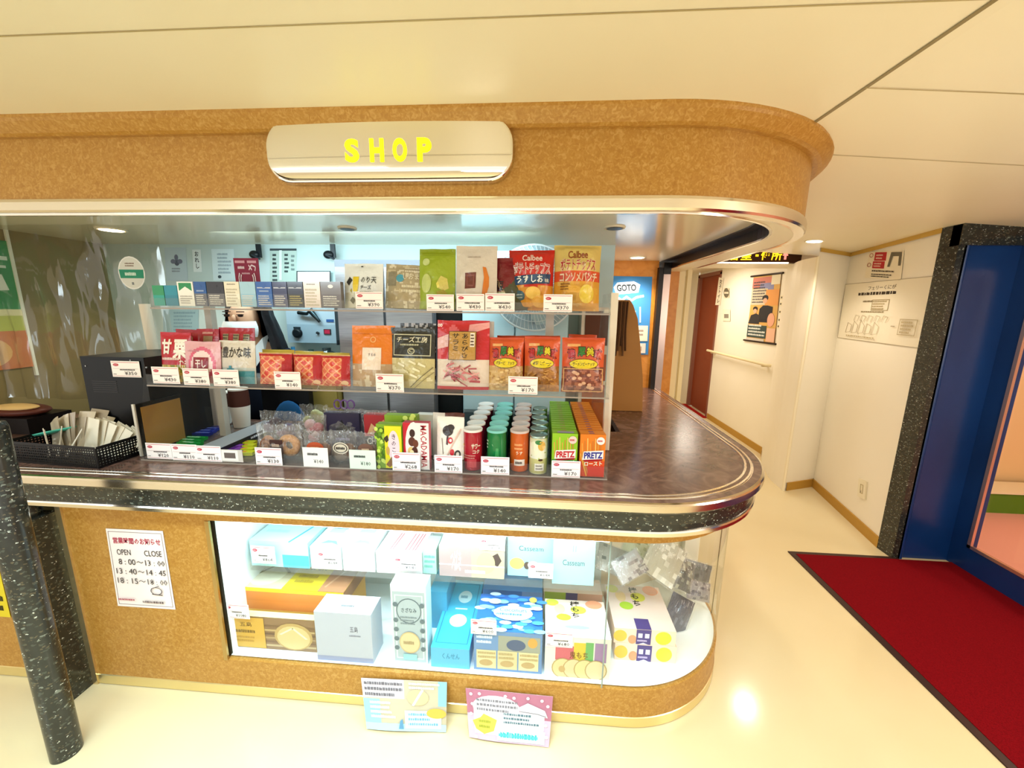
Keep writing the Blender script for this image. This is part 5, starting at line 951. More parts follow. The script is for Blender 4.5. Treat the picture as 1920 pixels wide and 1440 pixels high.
cbox('gift_box', 'blue and silver flat box lying behind the bright blue patterned one', 905, 1016, 0, 1108, 0.12, '#4a84c0', [('rect', 0, 0, 1, 1, '#4a84c4'), ('rect', 0.66, 0, 1, 1, '#8fb0d8'), ('dash', 0.2, 0.3, 0.5, 0.8, 1, '#2a4a80', 2)], z=ZF, Y=1.60)
past = [('rect', 0, 0, 1, 1, '#f0d8cc')] + [('ell', x, y, rx, ry, c) for x, y, rx, ry, c in ((0.12, 0.9, 0.11, 0.10, '#d8d848'), (0.82, 0.9, 0.14, 0.12, '#efa07a'), (0.55, 0.72, 0.13, 0.11, '#dcd850'), (0.3, 0.5, 0.12, 0.09, '#b4d83c'), (0.24, 0.72, 0.09, 0.14, '#efd0a0'))]
cho = [('text', '椿\nも\nち', 0.42, 0.5, 0.58, 0.96, '#2a2420', 0.02)]
cfr = [('rect', 0, 0, 1, 1, '#dfe4cc'), ('rect', 0.16, 0.42, 0.44, 0.78, '#c8606a'), ('rect', 0.44, 0.40, 0.62, 0.88, '#d0b83c'), ('rect', 0.62, 0.42, 0.74, 0.9, '#6aa860'), ('rect', 0.76, 0.42, 0.94, 0.9, '#9a7aa0'), ('text', '鬼もち', 0.38, 0.48, 0.66, 0.66, '#7a4a20', 0.01)] + [q for k in range(4) for q in cookie(0.28 + 0.17 * k, 0.22, 0.17, ('#e0c490', '#d8c498', '#d0c890', '#d8caa0')[k], '#b89a64')] + [('ell', 0.27, 0.2, 0.05, 0.08, '#c0a06a')]
cbox('gift_box', 'pastel dotted box with round rice cakes and a striped label on its front', 1021, 1144, 1270, 1196, 0.20, '#eef2ea', cfr, past + cho + [('rect', 0, 0, 1, 0.3, '#eef4f4'), ('ell', 0.5, 0.25, 0.2, 0.05, '#a0dce8')], top='#f0d8cc')
lab2 = lambda: [('rect', 0, 0, 1, 1, '#f2d4be'), ('ell', 0.10, 0.5, 0.11, 0.4, '#e8c04a'), ('ell', 0.80, 0.5, 0.13, 0.45, '#d0d23a'), ('ell', 0.30, 0.3, 0.07, 0.3, '#ee9a70'), ('rect', 0.36, 0, 0.60, 1, '#4a3a80'), ('rect', 0.39, 0.45, 0.46, 0.75, '#e8e0f0'), ('rect', 0.50, 0.45, 0.57, 0.75, '#e8e0f0'), ('dash', 0.38, 0.15, 0.58, 0.38, 1, '#c8b8e0', 3), ('poly', [(0.40, 0.02), (0.48, 0.13), (0.56, 0.02)], '#e8e0f0')]
cbox('gift_box', 'lower purple-banded pastel box of the two stacked beside the curved glass', 1152, 1268, 1240, 1210, 0.26, '#f2d4be', lab2(), top='#f0d0ba')
zq = at(1210, 1210, atz(1210, 1240, ZF).y).z + 0.0005
cbox('gift_box', 'upper pastel box with a purple band and dotted lid, topmost of the right stack', 1150, 1266, 0, 1181, 0.26, '#f2d4be', lab2(), past + cho + [('poly', [(0.36, 0), (0.60, 0), (0.60, 0.22), (0.36, 0.22)], '#4a3a80')], z=zq, Y=atz(1210, 1240, ZF).y + 0.004, top='#f0d0ba')
cbox('gift_box', 'white and pastel box lying flat behind the dotted rice cake box', 1018, 1128, 0, 1112, 0.10, '#ecd0bc', [('rect', 0, 0, 1, 1, '#e8d0b8'), ('rect', 0.02, 0, 0.38, 1, '#b8c848'), ('rect', 0.38, 0, 0.58, 1, '#5a4a84'), ('rect', 0.58, 0, 1, 1, '#eab49a')], z=ZF, Y=1.62)
# on the glass shelf
ZH = 0.4905; SB = 'boxes on the glass shelf'
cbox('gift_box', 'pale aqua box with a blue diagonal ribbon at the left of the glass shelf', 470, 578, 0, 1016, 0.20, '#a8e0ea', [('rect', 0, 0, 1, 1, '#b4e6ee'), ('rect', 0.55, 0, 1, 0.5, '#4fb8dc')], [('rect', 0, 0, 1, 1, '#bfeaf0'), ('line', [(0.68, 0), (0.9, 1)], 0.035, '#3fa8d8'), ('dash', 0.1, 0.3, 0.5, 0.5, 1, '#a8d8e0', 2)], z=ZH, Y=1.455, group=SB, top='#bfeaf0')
for k, (x0, x1, lbl, col) in enumerate(((583, 640, 'white box with a grey fish drawing, left of the two fish boxes', '#8aa8b4'), (643, 702, 'white box with a pale blue fish drawing, right of the two fish boxes', '#a8d0dc'))):
    cbox('gift_box', lbl, x0, x1, 0, 1026, 0.18, '#e8f0f0', None, [('poly', [(0.2, 0.12), (0.4, 0.28), (0.7, 0.26), (0.85, 0.10), (0.6, 0.18), (0.4, 0.16)], col), ('rect', 0.2, 0.6, 0.7, 0.8, '#d0e8e8'), ('dash', 0.25, 0.75, 0.75, 0.9, 1, '#7ab0c8', k)], z=ZH, Y=1.457, group=SB, top='#f2f8f8')
cbox('gift_box', 'white box with thin pink stripes in the middle of the glass shelf', 706, 790, 0, 1036, 0.18, '#efeaea', None, [('line', [(u, 0.1), (u + 0.05, 0.8)], 0.02, '#e06a78') for u in (0.28, 0.34, 0.62, 0.7, 0.78, 0.84)], z=ZH, Y=1.457, group=SB, top='#f6f2f2')
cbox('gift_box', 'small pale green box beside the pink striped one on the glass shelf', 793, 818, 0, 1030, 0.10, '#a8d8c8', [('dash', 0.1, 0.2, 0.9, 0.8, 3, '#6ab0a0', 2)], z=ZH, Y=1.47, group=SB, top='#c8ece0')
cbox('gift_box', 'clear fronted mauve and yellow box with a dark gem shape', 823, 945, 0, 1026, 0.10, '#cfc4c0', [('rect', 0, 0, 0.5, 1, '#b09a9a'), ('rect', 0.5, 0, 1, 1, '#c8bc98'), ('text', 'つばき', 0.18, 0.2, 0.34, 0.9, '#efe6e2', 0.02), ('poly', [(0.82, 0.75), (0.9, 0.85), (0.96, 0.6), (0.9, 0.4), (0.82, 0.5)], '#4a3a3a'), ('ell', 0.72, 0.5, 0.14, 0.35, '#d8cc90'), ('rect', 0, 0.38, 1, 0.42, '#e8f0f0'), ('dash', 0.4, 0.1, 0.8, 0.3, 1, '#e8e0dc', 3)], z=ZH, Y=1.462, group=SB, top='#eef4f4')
CAS = lambda v: [('rect', 0, 0, 1, 1, '#a6e4ea'), ('text', 'Casseam', 0.24, v, 0.76, v + 0.12, '#2f4a50', 0.0)]
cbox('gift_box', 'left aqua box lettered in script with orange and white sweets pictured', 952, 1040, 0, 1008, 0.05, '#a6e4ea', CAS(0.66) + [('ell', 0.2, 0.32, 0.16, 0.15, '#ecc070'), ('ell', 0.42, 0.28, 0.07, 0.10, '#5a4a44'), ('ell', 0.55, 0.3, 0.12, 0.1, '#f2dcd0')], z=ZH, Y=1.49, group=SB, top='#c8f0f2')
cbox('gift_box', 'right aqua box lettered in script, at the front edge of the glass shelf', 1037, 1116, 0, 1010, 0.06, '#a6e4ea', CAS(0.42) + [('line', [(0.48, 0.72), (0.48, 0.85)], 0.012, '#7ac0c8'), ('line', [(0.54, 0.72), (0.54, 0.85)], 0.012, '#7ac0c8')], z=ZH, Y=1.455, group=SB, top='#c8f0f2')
def hangbag(label, px, py, Y, w, h, cols, rot, z_, seed):
    p = at(px, py, Y); mb = MB(); nu = 8
    f = lambda u, v, s: (w * (u - .5), s * 0.012 * (1 - abs(2 * u - 1) ** 2) * (1 - abs(2 * v - 1) ** 2) + 0.004 * bit(u * 5, v * 5, seed) + s * 0.001, h * (v - .5))
    for s in (-1, 1): mb.grid([[f(i / nu, j / nu, s) for i in range(nu + 1)] for j in range(nu + 1)], lambda i, j: cols[int((bit(i * .9, j * .8, seed) + 1) * .4999 * len(cols))])
    r = thing('sweet_bag', label, 'sweet bag', p, 0, 'film bags at the right of the case'); r.rotation_euler = tuple(math.radians(a) for a in rot)
    mb.build('contents', 'film', r)
    m2 = MB()
    for s in (-1, 1): m2.grid([[Vector(f(i / nu, j / nu, s)) * 1.10 + Vector((0, s * 0.004, 0)) for i in range(nu + 1)] for j in range(nu + 1)], '#ffffff')
    m2.build('wrapper', 'cellophane', r)
for i, a in enumerate((('grey and white film bag on the glass shelf right of the aqua boxes', 1150, 1050, 1.52, 0.14, 0.11, ('#6a6a62', '#98948a', '#4a4a44'), (-50, 20, 0)), ('pinkish grey film bag overlapping the shelf end', 1180, 1062, 1.47, 0.12, 0.09, ('#8a7a78', '#a89c96', '#6a5c5a'), (-45, -30, 10)), ('yellow-green film bag at the back of the glass shelf', 1195, 1035, 1.60, 0.14, 0.12, ('#c0c090', '#e0dcb8', '#98a070'), (-35, 25, 0)),
        ('large clear and beige film bag slanting off the shelf end', 1245, 1050, 1.50, 0.16, 0.16, ('#cfcabc', '#b8b2a0', '#e0dcd0'), (-30, 35, 0)), ('grey film bag above the navy ones near the curved glass', 1275, 1075, 1.54, 0.13, 0.12, ('#7a7c74', '#4a4c4c', '#a8a898'), (-30, 30, 15)),
        ('navy film bag with silver print pointing down, lowest by the curved glass', 1272, 1150, 1.62, 0.13, 0.15, ('#4a5068', '#3a4058', '#686e80'), (-20, 32, 10)), ('purple-grey film bag above the lowest navy one', 1310, 1108, 1.66, 0.14, 0.08, ('#5c5a70', '#8a8890', '#46465a'), (-25, 22, 20)), ('dark film bag in the shadow behind the navy ones', 1300, 1080, 1.80, 0.16, 0.14, ('#3a3c40', '#55565a', '#6a6a6a'), (-20, 15, 0)))):
    hangbag(a[0], a[1], a[2], a[3], a[4], a[5], a[6], a[7], 0, i + 3)
for i, (px, Y, tx, lb) in enumerate((((422, 467, 1133, 1159), 1.330, '¥1080', 'in the case over the gold-labelled cookie box'), ((472, 516, 1024, 1056), 1.4325, '¥864', 'on the glass shelf lip under the ribboned aqua box'), ((595, 638, 1033, 1061), 1.4325, '¥648', 'on the glass shelf lip under the grey fish box'), ((738, 787, 1044, 1069), 1.4325, '¥540', 'on the glass shelf lip under the pink striped box'),
        ((899, 947, 1010, 1032), 1.458, '¥1,080', 'on the upper corner of the mauve and yellow box'), ((991, 1037, 1056, 1084), 1.4325, '¥648', 'under the left aqua box'), ((883, 931, 1162, 1189), 1.320, '¥600', 'over the bright blue patterned box'), ((1023, 1074, 1186, 1213), 1.325, '¥680', 'over the pastel rice cake box'))):
    price_card(px, Y, tx, 'white printed price card ' + lb, 'price cards in the case', seed=200 + i * 5)

# ------------------------------------------------------------------ notices on and below the wood front
def notice(name, label, cat, corners, layers, thick=0.001, col='#efe4e2', mat='paper', curl=0.0, n=6):
    """corners: bottom left, bottom right, top right, top left"""
    bl, br, tr, tl = [Vector(c) for c in corners]; o = bl.copy()
    def s(u, v):
        p = (bl.lerp(br, u)).lerp(tl.lerp(tr, u), v) - o; nn = (br - bl).cross(tl - bl).normalized(); return p + nn * (curl * math.sin(u * 5) * (1 - v)), nn
    mb = MB(); mb.grid([[s(i / n, j / n)[0] for i in range(n + 1)] for j in range(n + 1)], col); mb.grid([[s(i / n, j / n)[0] - s(0, 0)[1] * thick for i in range(n + 1)] for j in range(n + 1)], col)
    mb.art(s, layers, sub=n, off=0.0006, step=0.0004); ob = mb.build(name, mat, loc=o); return tag(ob, label, cat)
Yp = 1.2925
notice('hours_notice', 'white opening hours notice with red heading on the wood front panel', 'notice', [at(221, 1136, Yp), at(329, 1143, Yp), at(305, 996, Yp), at(198, 991, Yp)],
       [('frame', 0.03, 0.03, 0.97, 0.97, 0.008, 0.006, '#8a7a78'), ('text', '営業時間のお知らせ', 0.10, 0.82, 0.93, 0.90, '#b03048', 0.02), ('text', 'OPEN', 0.14, 0.68, 0.38, 0.75, '#2a2426', 0.0), ('text', 'CLOSE', 0.62, 0.68, 0.92, 0.75, '#2a2426', 0.0),
        ('text', '8 : 00', 0.15, 0.56, 0.44, 0.63, '#2a2426'), ('text', '～13 : 00', 0.46, 0.56, 0.95, 0.63, '#2a2426'), ('text', '13 : 40', 0.09, 0.44, 0.44, 0.51, '#2a2426'), ('text', '～14 : 45', 0.46, 0.44, 0.95, 0.51, '#2a2426'), ('text', '18 : 15', 0.09, 0.32, 0.44, 0.39, '#2a2426'), ('text', '～18 : 00', 0.46, 0.32, 0.95, 0.39, '#2a2426'),
        ('ring', 0.74, 0.24, 0.10, 0.05, 0.15, '#5a5050'), ('line', [(0.66, 0.20), (0.84, 0.19)], 0.012, '#5a5050'), ('line', [(0.66, 0.27), (0.80, 0.31)], 0.008, '#5a5050'), ('dash', 0.06, 0.09, 0.42, 0.13, 1, '#a84a5a', 3), ('dash', 0.48, 0.07, 0.95, 0.12, 1, '#6a5a5a', 4)], col='#efe2e0')
zz = lambda p, z=0.006: atz(p[0], p[1], z)
notice('handwritten_card', 'pale blue handwritten card with a shell drawing hanging below the case, left one', 'card', [zz((688, 1366)), zz((836, 1374)), at(838, 1279, 1.288), at(677, 1271, 1.288)],
       [('rect', 0, 0, 1, 1, '#b8ad92'), ('rect', 0.0, 0.62, 0.5, 1.0, '#cfc6c8'), ('rect', 0, 0, 0.2, 0.6, '#8fcfd0'), ('rect', 0.9, 0.5, 1.0, 1.0, '#86bcc8'), ('rect', 0.0, 0, 1, 0.14, '#a8dce0'), ('dash', 0.03, 0.64, 0.48, 0.97, 3, '#6a6468', 2), ('dash', 0.08, 0.22, 0.4, 0.58, 4, '#efe8e0', 3), ('ell', 0.66, 0.66, 0.13, 0.16, '#d8b888'), ('line', [(0.6, 0.5), (0.72, 0.82)], 0.03, '#efe2d4'), ('rect', 0.5, 0.06, 0.94, 0.4, '#d8eaf0'), ('dash', 0.54, 0.1, 0.9, 0.38, 3, '#6aa0b4', 4), ('ell', 0.88, 0.36, 0.12, 0.1, '#e0a848'), ('dash', 0.56, 0.82, 0.94, 0.98, 2, '#f2ece0', 5), ('poly', [(0.42, 0.05), (0.48, 0.05), (0.47, 0.24), (0.44, 0.2)], '#5a8aa8')], curl=0.006)
notice('handwritten_card', 'purple-bordered handwritten card with a yellow burst hanging below the case, right one', 'card', [zz((880, 1382)), zz((1029, 1403)), at(1037, 1306, 1.288), at(873, 1290, 1.288)],
       [('rect', 0, 0, 1, 1, '#c0a8b8'), ('rect', 0, 0.5, 1, 1, '#a86a7a'), ('ell', 0.35, 0.66, 0.28, 0.24, '#e0dcdc'), ('rect', 0.08, 0.12, 0.92, 0.62, '#e2e0dc'), ('dash', 0.12, 0.56, 0.6, 0.84, 3, '#7a7478', 2), ('poly', [(0.10, 0.2), (0.06, 0.36), (0.16, 0.44), (0.2, 0.52), (0.36, 0.42), (0.32, 0.2), (0.2, 0.12)], '#e6e04a'), ('dash', 0.14, 0.22, 0.32, 0.42, 2, '#8a8a30', 3), ('dash', 0.44, 0.36, 0.86, 0.60, 3, '#5a7078', 4), ('rect', 0.36, 0.04, 0.94, 0.28, '#c8ecec'), ('dash', 0.40, 0.06, 0.92, 0.26, 1, '#3fa8a8', 9), ('dash', 0.38, 0.1, 0.9, 0.2, 1, '#5ab8b8', 19), ('poly', [(0.62, 0.72), (0.72, 0.82), (0.92, 0.7), (0.96, 0.56), (0.84, 0.58), (0.64, 0.62)], '#cfc8c8'), ('line', [(0.64, 0.64), (0.84, 0.62), (0.94, 0.58)], 0.012, '#6a6468')] + [('ell', x, y, 0.018, 0.03, '#f0e2e4') for x, y in ((0.06, 0.9), (0.16, 0.92), (0.07, 0.7), (0.05, 0.5), (0.46, 0.92), (0.56, 0.9), (0.72, 0.92), (0.88, 0.9), (0.95, 0.8), (0.94, 0.42), (0.96, 0.2), (0.1, 0.06))], curl=0.006)
notice('yellow_sign', 'yellow notice with black brush writing on the far left panel behind the pole', 'notice', [(-2.42, 1.291, 0.30), (-2.185, 1.291, 0.30), (-2.18, 1.291, 0.56), (-2.42, 1.291, 0.56)], [('dash', 0.66, 0.08, 0.95, 0.95, 5, '#2a2410', 3), ('dash', 0.2, 0.08, 0.5, 0.95, 5, '#2a2410', 4)], col='#d8c22a')

# ================================================================== behind the counter
WB = 2.448
def wallnote(name, label, cat, x0, y0, x1, y1, layers, col='#e4ecec', Y=WB, mat='paper', slant=0):
    return notice(name, label, cat, [at(x0 + slant, y1, Y), at(x1 + slant, y1, Y), at(x1, y0, Y), at(x0, y0, Y)], layers, col=col, mat=mat, n=1)
wallnote('wall_notice', 'pale notice with a dark flower emblem at the left of the back wall', 'notice', 308, 464, 348, 526, [('ell', 0.55, 0.55, 0.12, 0.10, '#5a6070'), ('ell', 0.38, 0.58, 0.12, 0.07, '#70768a'), ('ell', 0.70, 0.58, 0.12, 0.07, '#70768a'), ('ell', 0.54, 0.70, 0.09, 0.09, '#70768a'), ('dash', 0.3, 0.25, 0.8, 0.4, 2, '#9aa4b0', 3)], col='#b8ccd6', slant=4)
wallnote('wall_notice', 'narrow white label with three black upright characters on the back wall', 'notice', 360, 468, 376, 510, [('text', 'お\nれ\nし', 0.25, 0.15, 0.75, 0.92, '#2a3038', 0.02)], col='#dce8ea', slant=3)
wallnote('wall_notice', 'white sheet with ruled lines right of the upright label on the back wall', 'notice', 396, 467, 438, 526, [('dash', 0.25, 0.2, 0.85, 0.9, 6, '#9ab0bc', 4), ('ell', 0.3, 0.12, 0.08, 0.05, '#3a4a54')], col='#d0e4ea', slant=4)
t = thing('payment_sign', 'magenta contactless payment sign standing behind the cigarette packs', 'sign', (at(465, 530, 1.72).x, 1.72, ZT))
w = at(488, 500, 1.72).x - at(442, 500, 1.72).x; h = at(465, 484, 1.72).z - ZT
mb = MB(); mb.box(-w / 2, w / 2, 0, 0.004, 0, h, '#8c1838'); mb.art(plane((-w / 2, 0, 0), (w, 0, 0), (0, 0, h)), [('rect', 0.05, 0.90, 0.45, 0.95, '#d8a0a8'), ('rect', 0.55, 0.90, 0.92, 0.95, '#d8a0a8'), ('dash', 0.15, 0.76, 0.42, 0.86, 1, '#f0d8dc', 2), ('line', [(0.6, 0.86), (0.72, 0.76)], 0.03, '#f0d8dc'), ('line', [(0.6, 0.76), (0.72, 0.86), (0.88, 0.82), (0.84, 0.74)], 0.03, '#f0d8dc'), ('dash', 0.3, 0.66, 0.72, 0.72, 1, '#d8a8b0', 3)]
    + [('line', [(0.5 + s_ * (r_ * math.cos(math.radians(a))), 0.56 + r_ * 0.8 * math.sin(math.radians(a))) for a in (-30, -10, 10, 30)], 0.035, '#f4e4e8') for s_ in (-1, 1) for r_ in (0.26, 0.34)] + [('rect', 0.32, 0.30, 0.68, 0.46, '#e8dcdc')])
mb.build('sign_face', 'plastic', t)
wallnote('wall_notice', 'greenish poster of upright handwriting behind clear film on the back wall', 'poster', 506, 466, 556, 532, [('rect', 0.0, 0.94, 1, 1, '#3a4448'), ('dash', 0.1, 0.05, 0.28, 0.88, 7, '#2e3a3c', 3), ('dash', 0.55, 0.3, 0.72, 0.88, 5, '#3a484a', 4), ('dash', 0.8, 0.35, 0.94, 0.85, 4, '#7a8c8a', 5), ('rect', 0.36, 0.1, 0.46, 0.95, '#dceae4')], col='#b4c8c0')
for i, (px, lb) in enumerate(((481, 'left black clip hanging from the shop ceiling edge'), (620, 'right black clip hanging above the white board'))):
    p = at(px, 470, 2.40); t = thing('hanging_clip', lb, 'clip', (p.x, 2.40, at(px, 459, 2.40).z), 0, 'black clips under the shop ceiling')
    mb = MB(); mb.box(0.0, 0.028, -0.006, 0.006, -0.075, 0.004, '#1a2024'); mb.build('strap', 'plastic', t)
    mb = MB(); mb.ball((-0.012, -0.01, -0.058), (0.03, 0.014, 0.024), '#15191c'); mb.tube([(-0.02, -0.02, -0.06), (0.03, -0.02, -0.085)], 0.006, '#2a3238'); mb.build('jaw', 'plastic', t)
wallnote('white_board', 'small blank white board with dark edge below the right black clip', 'board', 556, 508, 620, 545, [('frame', 0, 0, 1, 1, 0.03, 0.04, '#22282c')], col='#eaf4f4', Y=2.43, mat='plastic')
wallnote('wall_notice', 'pale teal sheet seen between the top and middle tiers left of the person', 'notice', 306, 580, 372, 640, [('dash', 0.3, 0.2, 0.95, 0.95, 7, '#7a9aa6', 6)], col='#94b4bc')
# switch box on the wall
p0, p1 = at(541, 642, 2.38), at(626, 560, 2.38)
t = thing('switch_box', 'grey metal control box with a lever, black dial and red display on the back wall', 'control box', (p0.x, 2.38, p0.z)); w, h = p1.x - p0.x, p1.z - p0.z
mb = MB(); mb.box(0, w, 0, 0.068, 0, h, '#b4c8d4'); mb.box(0, w, -0.002, 0, 0, h * 0.42, '#9fb6c4'); mb.build('box_body', 'plastic', t)
mb = MB(); mb.box(w, w + 0.012, -0.004, 0.06, -0.01, h, '#1c242a'); mb.build('dark_edge', 'plastic', t)
mb = MB(); mb.tube([(w * .30, -0.02, h * .68), (w * .50, -0.035, h * .66), (w * .56, -0.03, h * .74), (w * .72, -0.02, h * .48)], [0.012, 0.010, 0.02, 0.008], '#3a4a50'); mb.build('lever', 'metal', t)
mb = MB(); mb.lathe([(0.03, -0.004), (0.028, -0.02), (0.02, -0.024)], '#1a2024', cx=w * .22, cy=h * .22, axis='y'); mb.box(w * .14, w * .28, -0.006, -0.002, h * .32, h * .36, '#2a343a'); mb.build('dial', 'plastic', t)
mb = MB(); mb.box(w * .76, w * .90, -0.008, -0.002, h * .20, h * .32, '#20262a'); mb.box(w * .775, w * .885, -0.009, -0.008, h * .215, h * .305, '#c02a4a'); mb.build('red_display', 'plastic', t)
mb = MB(); mb.box(w * .82, w * .97, -0.004, -0.002, h * .48, h * .54, '#2a5a9a'); mb.tube([(w * .62, -0.01, h * .24), (w * .66, -0.012, h * .22)], 0.008, '#1a2226'); mb.build('badge', 'plastic', t)
# clipboard
p0, p1 = at(640, 626, 2.30), at(662, 588, 2.30)
t = thing('clipboard', 'blank white sheet on a dark clipboard hanging beside the control box', 'clipboard', (p0.x, 2.30, p0.z)); w, h = p1.x - p0.x, p1.z - p0.z
mb = MB(); mb.box(-0.03, w + 0.012, 0.0, 0.004, -0.04, h + 0.03, '#2e3a40'); mb.build('backing', 'plastic', t)
mb = MB(); mb.box(0, w, -0.002, 0, 0, h, '#e6f0f0'); mb.build('sheet', 'paper', t)
mb = MB(); mb.box(w * .3, w * .6, -0.012, 0.0, h - 0.025, h + 0.012, '#14181a'); mb.build('spring_clip', 'metal', t)
# steel fridge, cabinets
def cab(name, label, cat, x0, x1, yT, Y, d, z0, mat, col, extra=None, parts=None):
    a, b = at(x0, 700, Y), at(x1, 700, Y); zt = at((x0 + x1) / 2, yT, Y).z
    t = thing(name, label, cat, (a.x, Y, z0)); mb = MB(); mb.box(0, b.x - a.x, 0, d, 0, zt - z0, col); mb.build('cabinet_body', mat, t)
    if parts: parts(t, b.x - a.x, zt - z0)
    return t
def p_fridge(t, w, h):
    for k in range(2):
        mb = MB(); mb.box(0.01 + k * w / 2, w / 2 - 0.005 + k * w / 2, -0.018, 0, 0.1, h - 0.04, '#7c7e84'); d = mb.build('door', 'steel_brushed', t)
        m2 = MB(); m2.tube([(w / 2 + (0.03 if k else -0.03), -0.04, 0.5), (w / 2 + (0.03 if k else -0.03), -0.04, 1.0)], 0.009, '#c8b090'); m2.build('handle', 'metal', d)
cab('fridge', 'tall grey steel fridge behind the nori cheese and nut pouches', 'fridge', 641, 816, 487, 2.17, 0.27, 0.001, 'plastic', '#6c6e74', parts=p_fridge)
cab('gap_block', 'narrow black block filling the dark gap between the steel fridge and pale cabinet', 'cabinet', 820, 866, 560, 2.22, 0.22, 0.001, 'plastic', '#161a1a')  # black block put in to make the gap read dark
def p_pale(t, w, h):
    for k in range(2):
        mb = MB(); mb.box(0.006 + k * w / 2, w / 2 - 0.004 + k * w / 2, -0.014, 0, 1.02, h - 0.02, '#bcd8de'); mb.build('upper_door', 'plastic', t)
        mb = MB(); mb.box(0.006 + k * w / 2, w / 2 - 0.004 + k * w / 2, -0.014, 0, 0.08, 1.0, '#48585c'); d = mb.build('lower_door', 'plastic', t)
        m2 = MB(); m2.box(w / 4 - 0.06 + k * w / 2, w / 4 + 0.06 + k * w / 2, -0.018, -0.014, 0.93, 0.97, '#20282a'); m2.build('recessed_handle', 'plastic', d)
cab('tall_cabinet', 'tall cabinet with pale blue upper doors and dark lower doors behind the salami pouch', 'cabinet', 868, 1062, 470, 2.22, 0.22, 0.001, 'plastic', '#a8c4ca', parts=p_pale)
t = thing('brown_box', 'brown square-fronted locker behind the right end of the rack', 'box', (0.225, 2.25, 0.001))
mb = MB(); mb.box(0, 0.15, 0, 0.19, 0, 1.61, '#d8cbb8'); mb.build('locker_body', 'plastic', t); mb = MB(); mb.box(0.02, 0.15, -0.004, 0, 1.40, 1.59, '#5a3014'); mb.box(0.02, 0.15, -0.004, 0, 0.6, 1.35, '#a8541c'); mb.build('brown_front', 'plastic', t)
def p_drawer(t, w, h):
    mb = MB(); mb.box(0.01, w - 0.01, -0.015, 0, h - 0.24, h - 0.02, '#a3904c'); d = mb.build('drawer', 'plastic', t)
    m2 = MB(); m2.tube([(0.06, -0.016, h - 0.07), (0.06, -0.05, h - 0.07), (0.17, -0.05, h - 0.07), (0.185, -0.05, h - 0.085), (0.185, -0.05, h - 0.11), (0.17, -0.05, h - 0.12), (0.05, -0.05, h - 0.12), (0.05, -0.016, h - 0.12)], 0.007, '#d8c8a0'); m2.build('handle', 'metal', d)
cab('drawer_unit', 'olive yellow drawer unit with a looped handle below the waffle biscuit bags', 'drawer unit', 545, 632, 690, 2.12, 0.085, 0.001, 'plastic', '#8f7d42', parts=p_drawer)
t = thing('cash_register', 'black cash register screen behind the paper cups', 'cash register', (at(512, 760, 2.02).x + 0.08, 2.02, 0.79))
mb = MB(); mb.box(-0.14, 0.13, 0, 0.04, 0.10, 0.36, '#0a0c10'); mb.build('screen', 'plastic', t); mb = MB(); mb.box(-0.13, 0.13, 0.0, 0.09, 0.0, 0.10, '#15181c'); mb.build('register_body', 'plastic', t)
t = thing('register_stand', 'dark stand carrying the black cash register behind the counter', 'stand', (at(512, 760, 2.02).x + 0.08, 2.02, 0.001)); mb = MB(); mb.box(-0.13, 0.13, 0.0, 0.09, 0, 0.788, '#2a2c30'); mb.box(-0.135, 0.135, -0.005, 0.093, 0.775, 0.789, '#3a3c40'); mb.build('stand_body', 'plastic', t)
t = thing('office_chair', 'blue backed chair behind the counter beside the drawer handle', 'chair', (at(549, 760, 1.995).x - 0.03, 2.005, 0.001))
mb = MB(); mb.ball((0, 0, 0.93), (0.10, 0.02, 0.16), '#1f4f7c'); mb.build('backrest', 'cloth', t); mb = MB(); mb.tube([(0, 0.04, 0.45), (0, 0.02, 0.85)], 0.015, '#101418'); mb.build('back_support', 'plastic', t)
mb = MB(); mb.ball((0, 0.02, 0.45), (0.10, 0.05, 0.04), '#1f4f7c'); mb.tube([(0, 0.03, 0.0), (0, 0.03, 0.45)], 0.022, '#15181c'); mb.build('seat', 'cloth', t)
# wall fan
fc = at(1002, 540, 2.12)
t = thing('wall_fan', 'round wire-guarded fan behind the red chip bag', 'fan', (fc.x, 2.12, fc.z)); t.rotation_euler = (math.radians(-6), 0, math.radians(4))
fr = at(1082, 540, 2.12).x - fc.x
mb = MB()
for rr, yy in ((1, 0), (0.8, -0.03), (0.6, -0.045), (0.4, -0.052), (0.2, -0.055)): mb.tube([(fr * rr * math.cos(2 * PI * k / 40), yy, fr * rr * math.sin(2 * PI * k / 40)) for k in range(41)], 0.006 if rr == 1 else 0.002, '#d4e2e6', n=6)
for k in range(60):
    a = 2 * PI * k / 60; mb.tube([(fr * r_ * math.cos(a + r_ * 0.3), y_, fr * r_ * math.sin(a + r_ * 0.3)) for r_, y_ in ((0.2, -0.055), (0.5, -0.05), (0.8, -0.03), (1, 0))], 0.0017, '#d8e6ea', n=4, cap=False)
mb.build('front_guard', 'plastic', t)
mb = MB(); mb.lathe([(fr, 0.0), (fr * 0.98, 0.03), (fr * 0.7, 0.06), (fr * 0.3, 0.075)], '#9fb4bc', n=40, axis='y'); mb.build('rear_guard', 'plastic', t)
for k in range(4):
    a0 = PI / 2 * k + 0.4; mb = MB(); mb.grid([[(fr * r_ * math.cos(a0 + s_ * w_), -0.006 + 0.02 * s_, fr * r_ * math.sin(a0 + s_ * w_)) for s_ in (-1, -.3, .3, 1)] for r_, w_ in ((0.15, .2), (0.4, .45), (0.7, .5), (0.88, .35))], '#a8c4cc'); mb.build('blade', 'plastic', t)
mb = MB(); mb.lathe([(0.045, 0.0), (0.045, -0.05), (0.03, -0.06), (0.005, -0.062)], '#dce6e8', axis='y'); mb.tube([(0, 0.07, 0), (0, 0.09, 0)], 0.05, '#a8b4b8'); mb.build('hub', 'plastic', t)
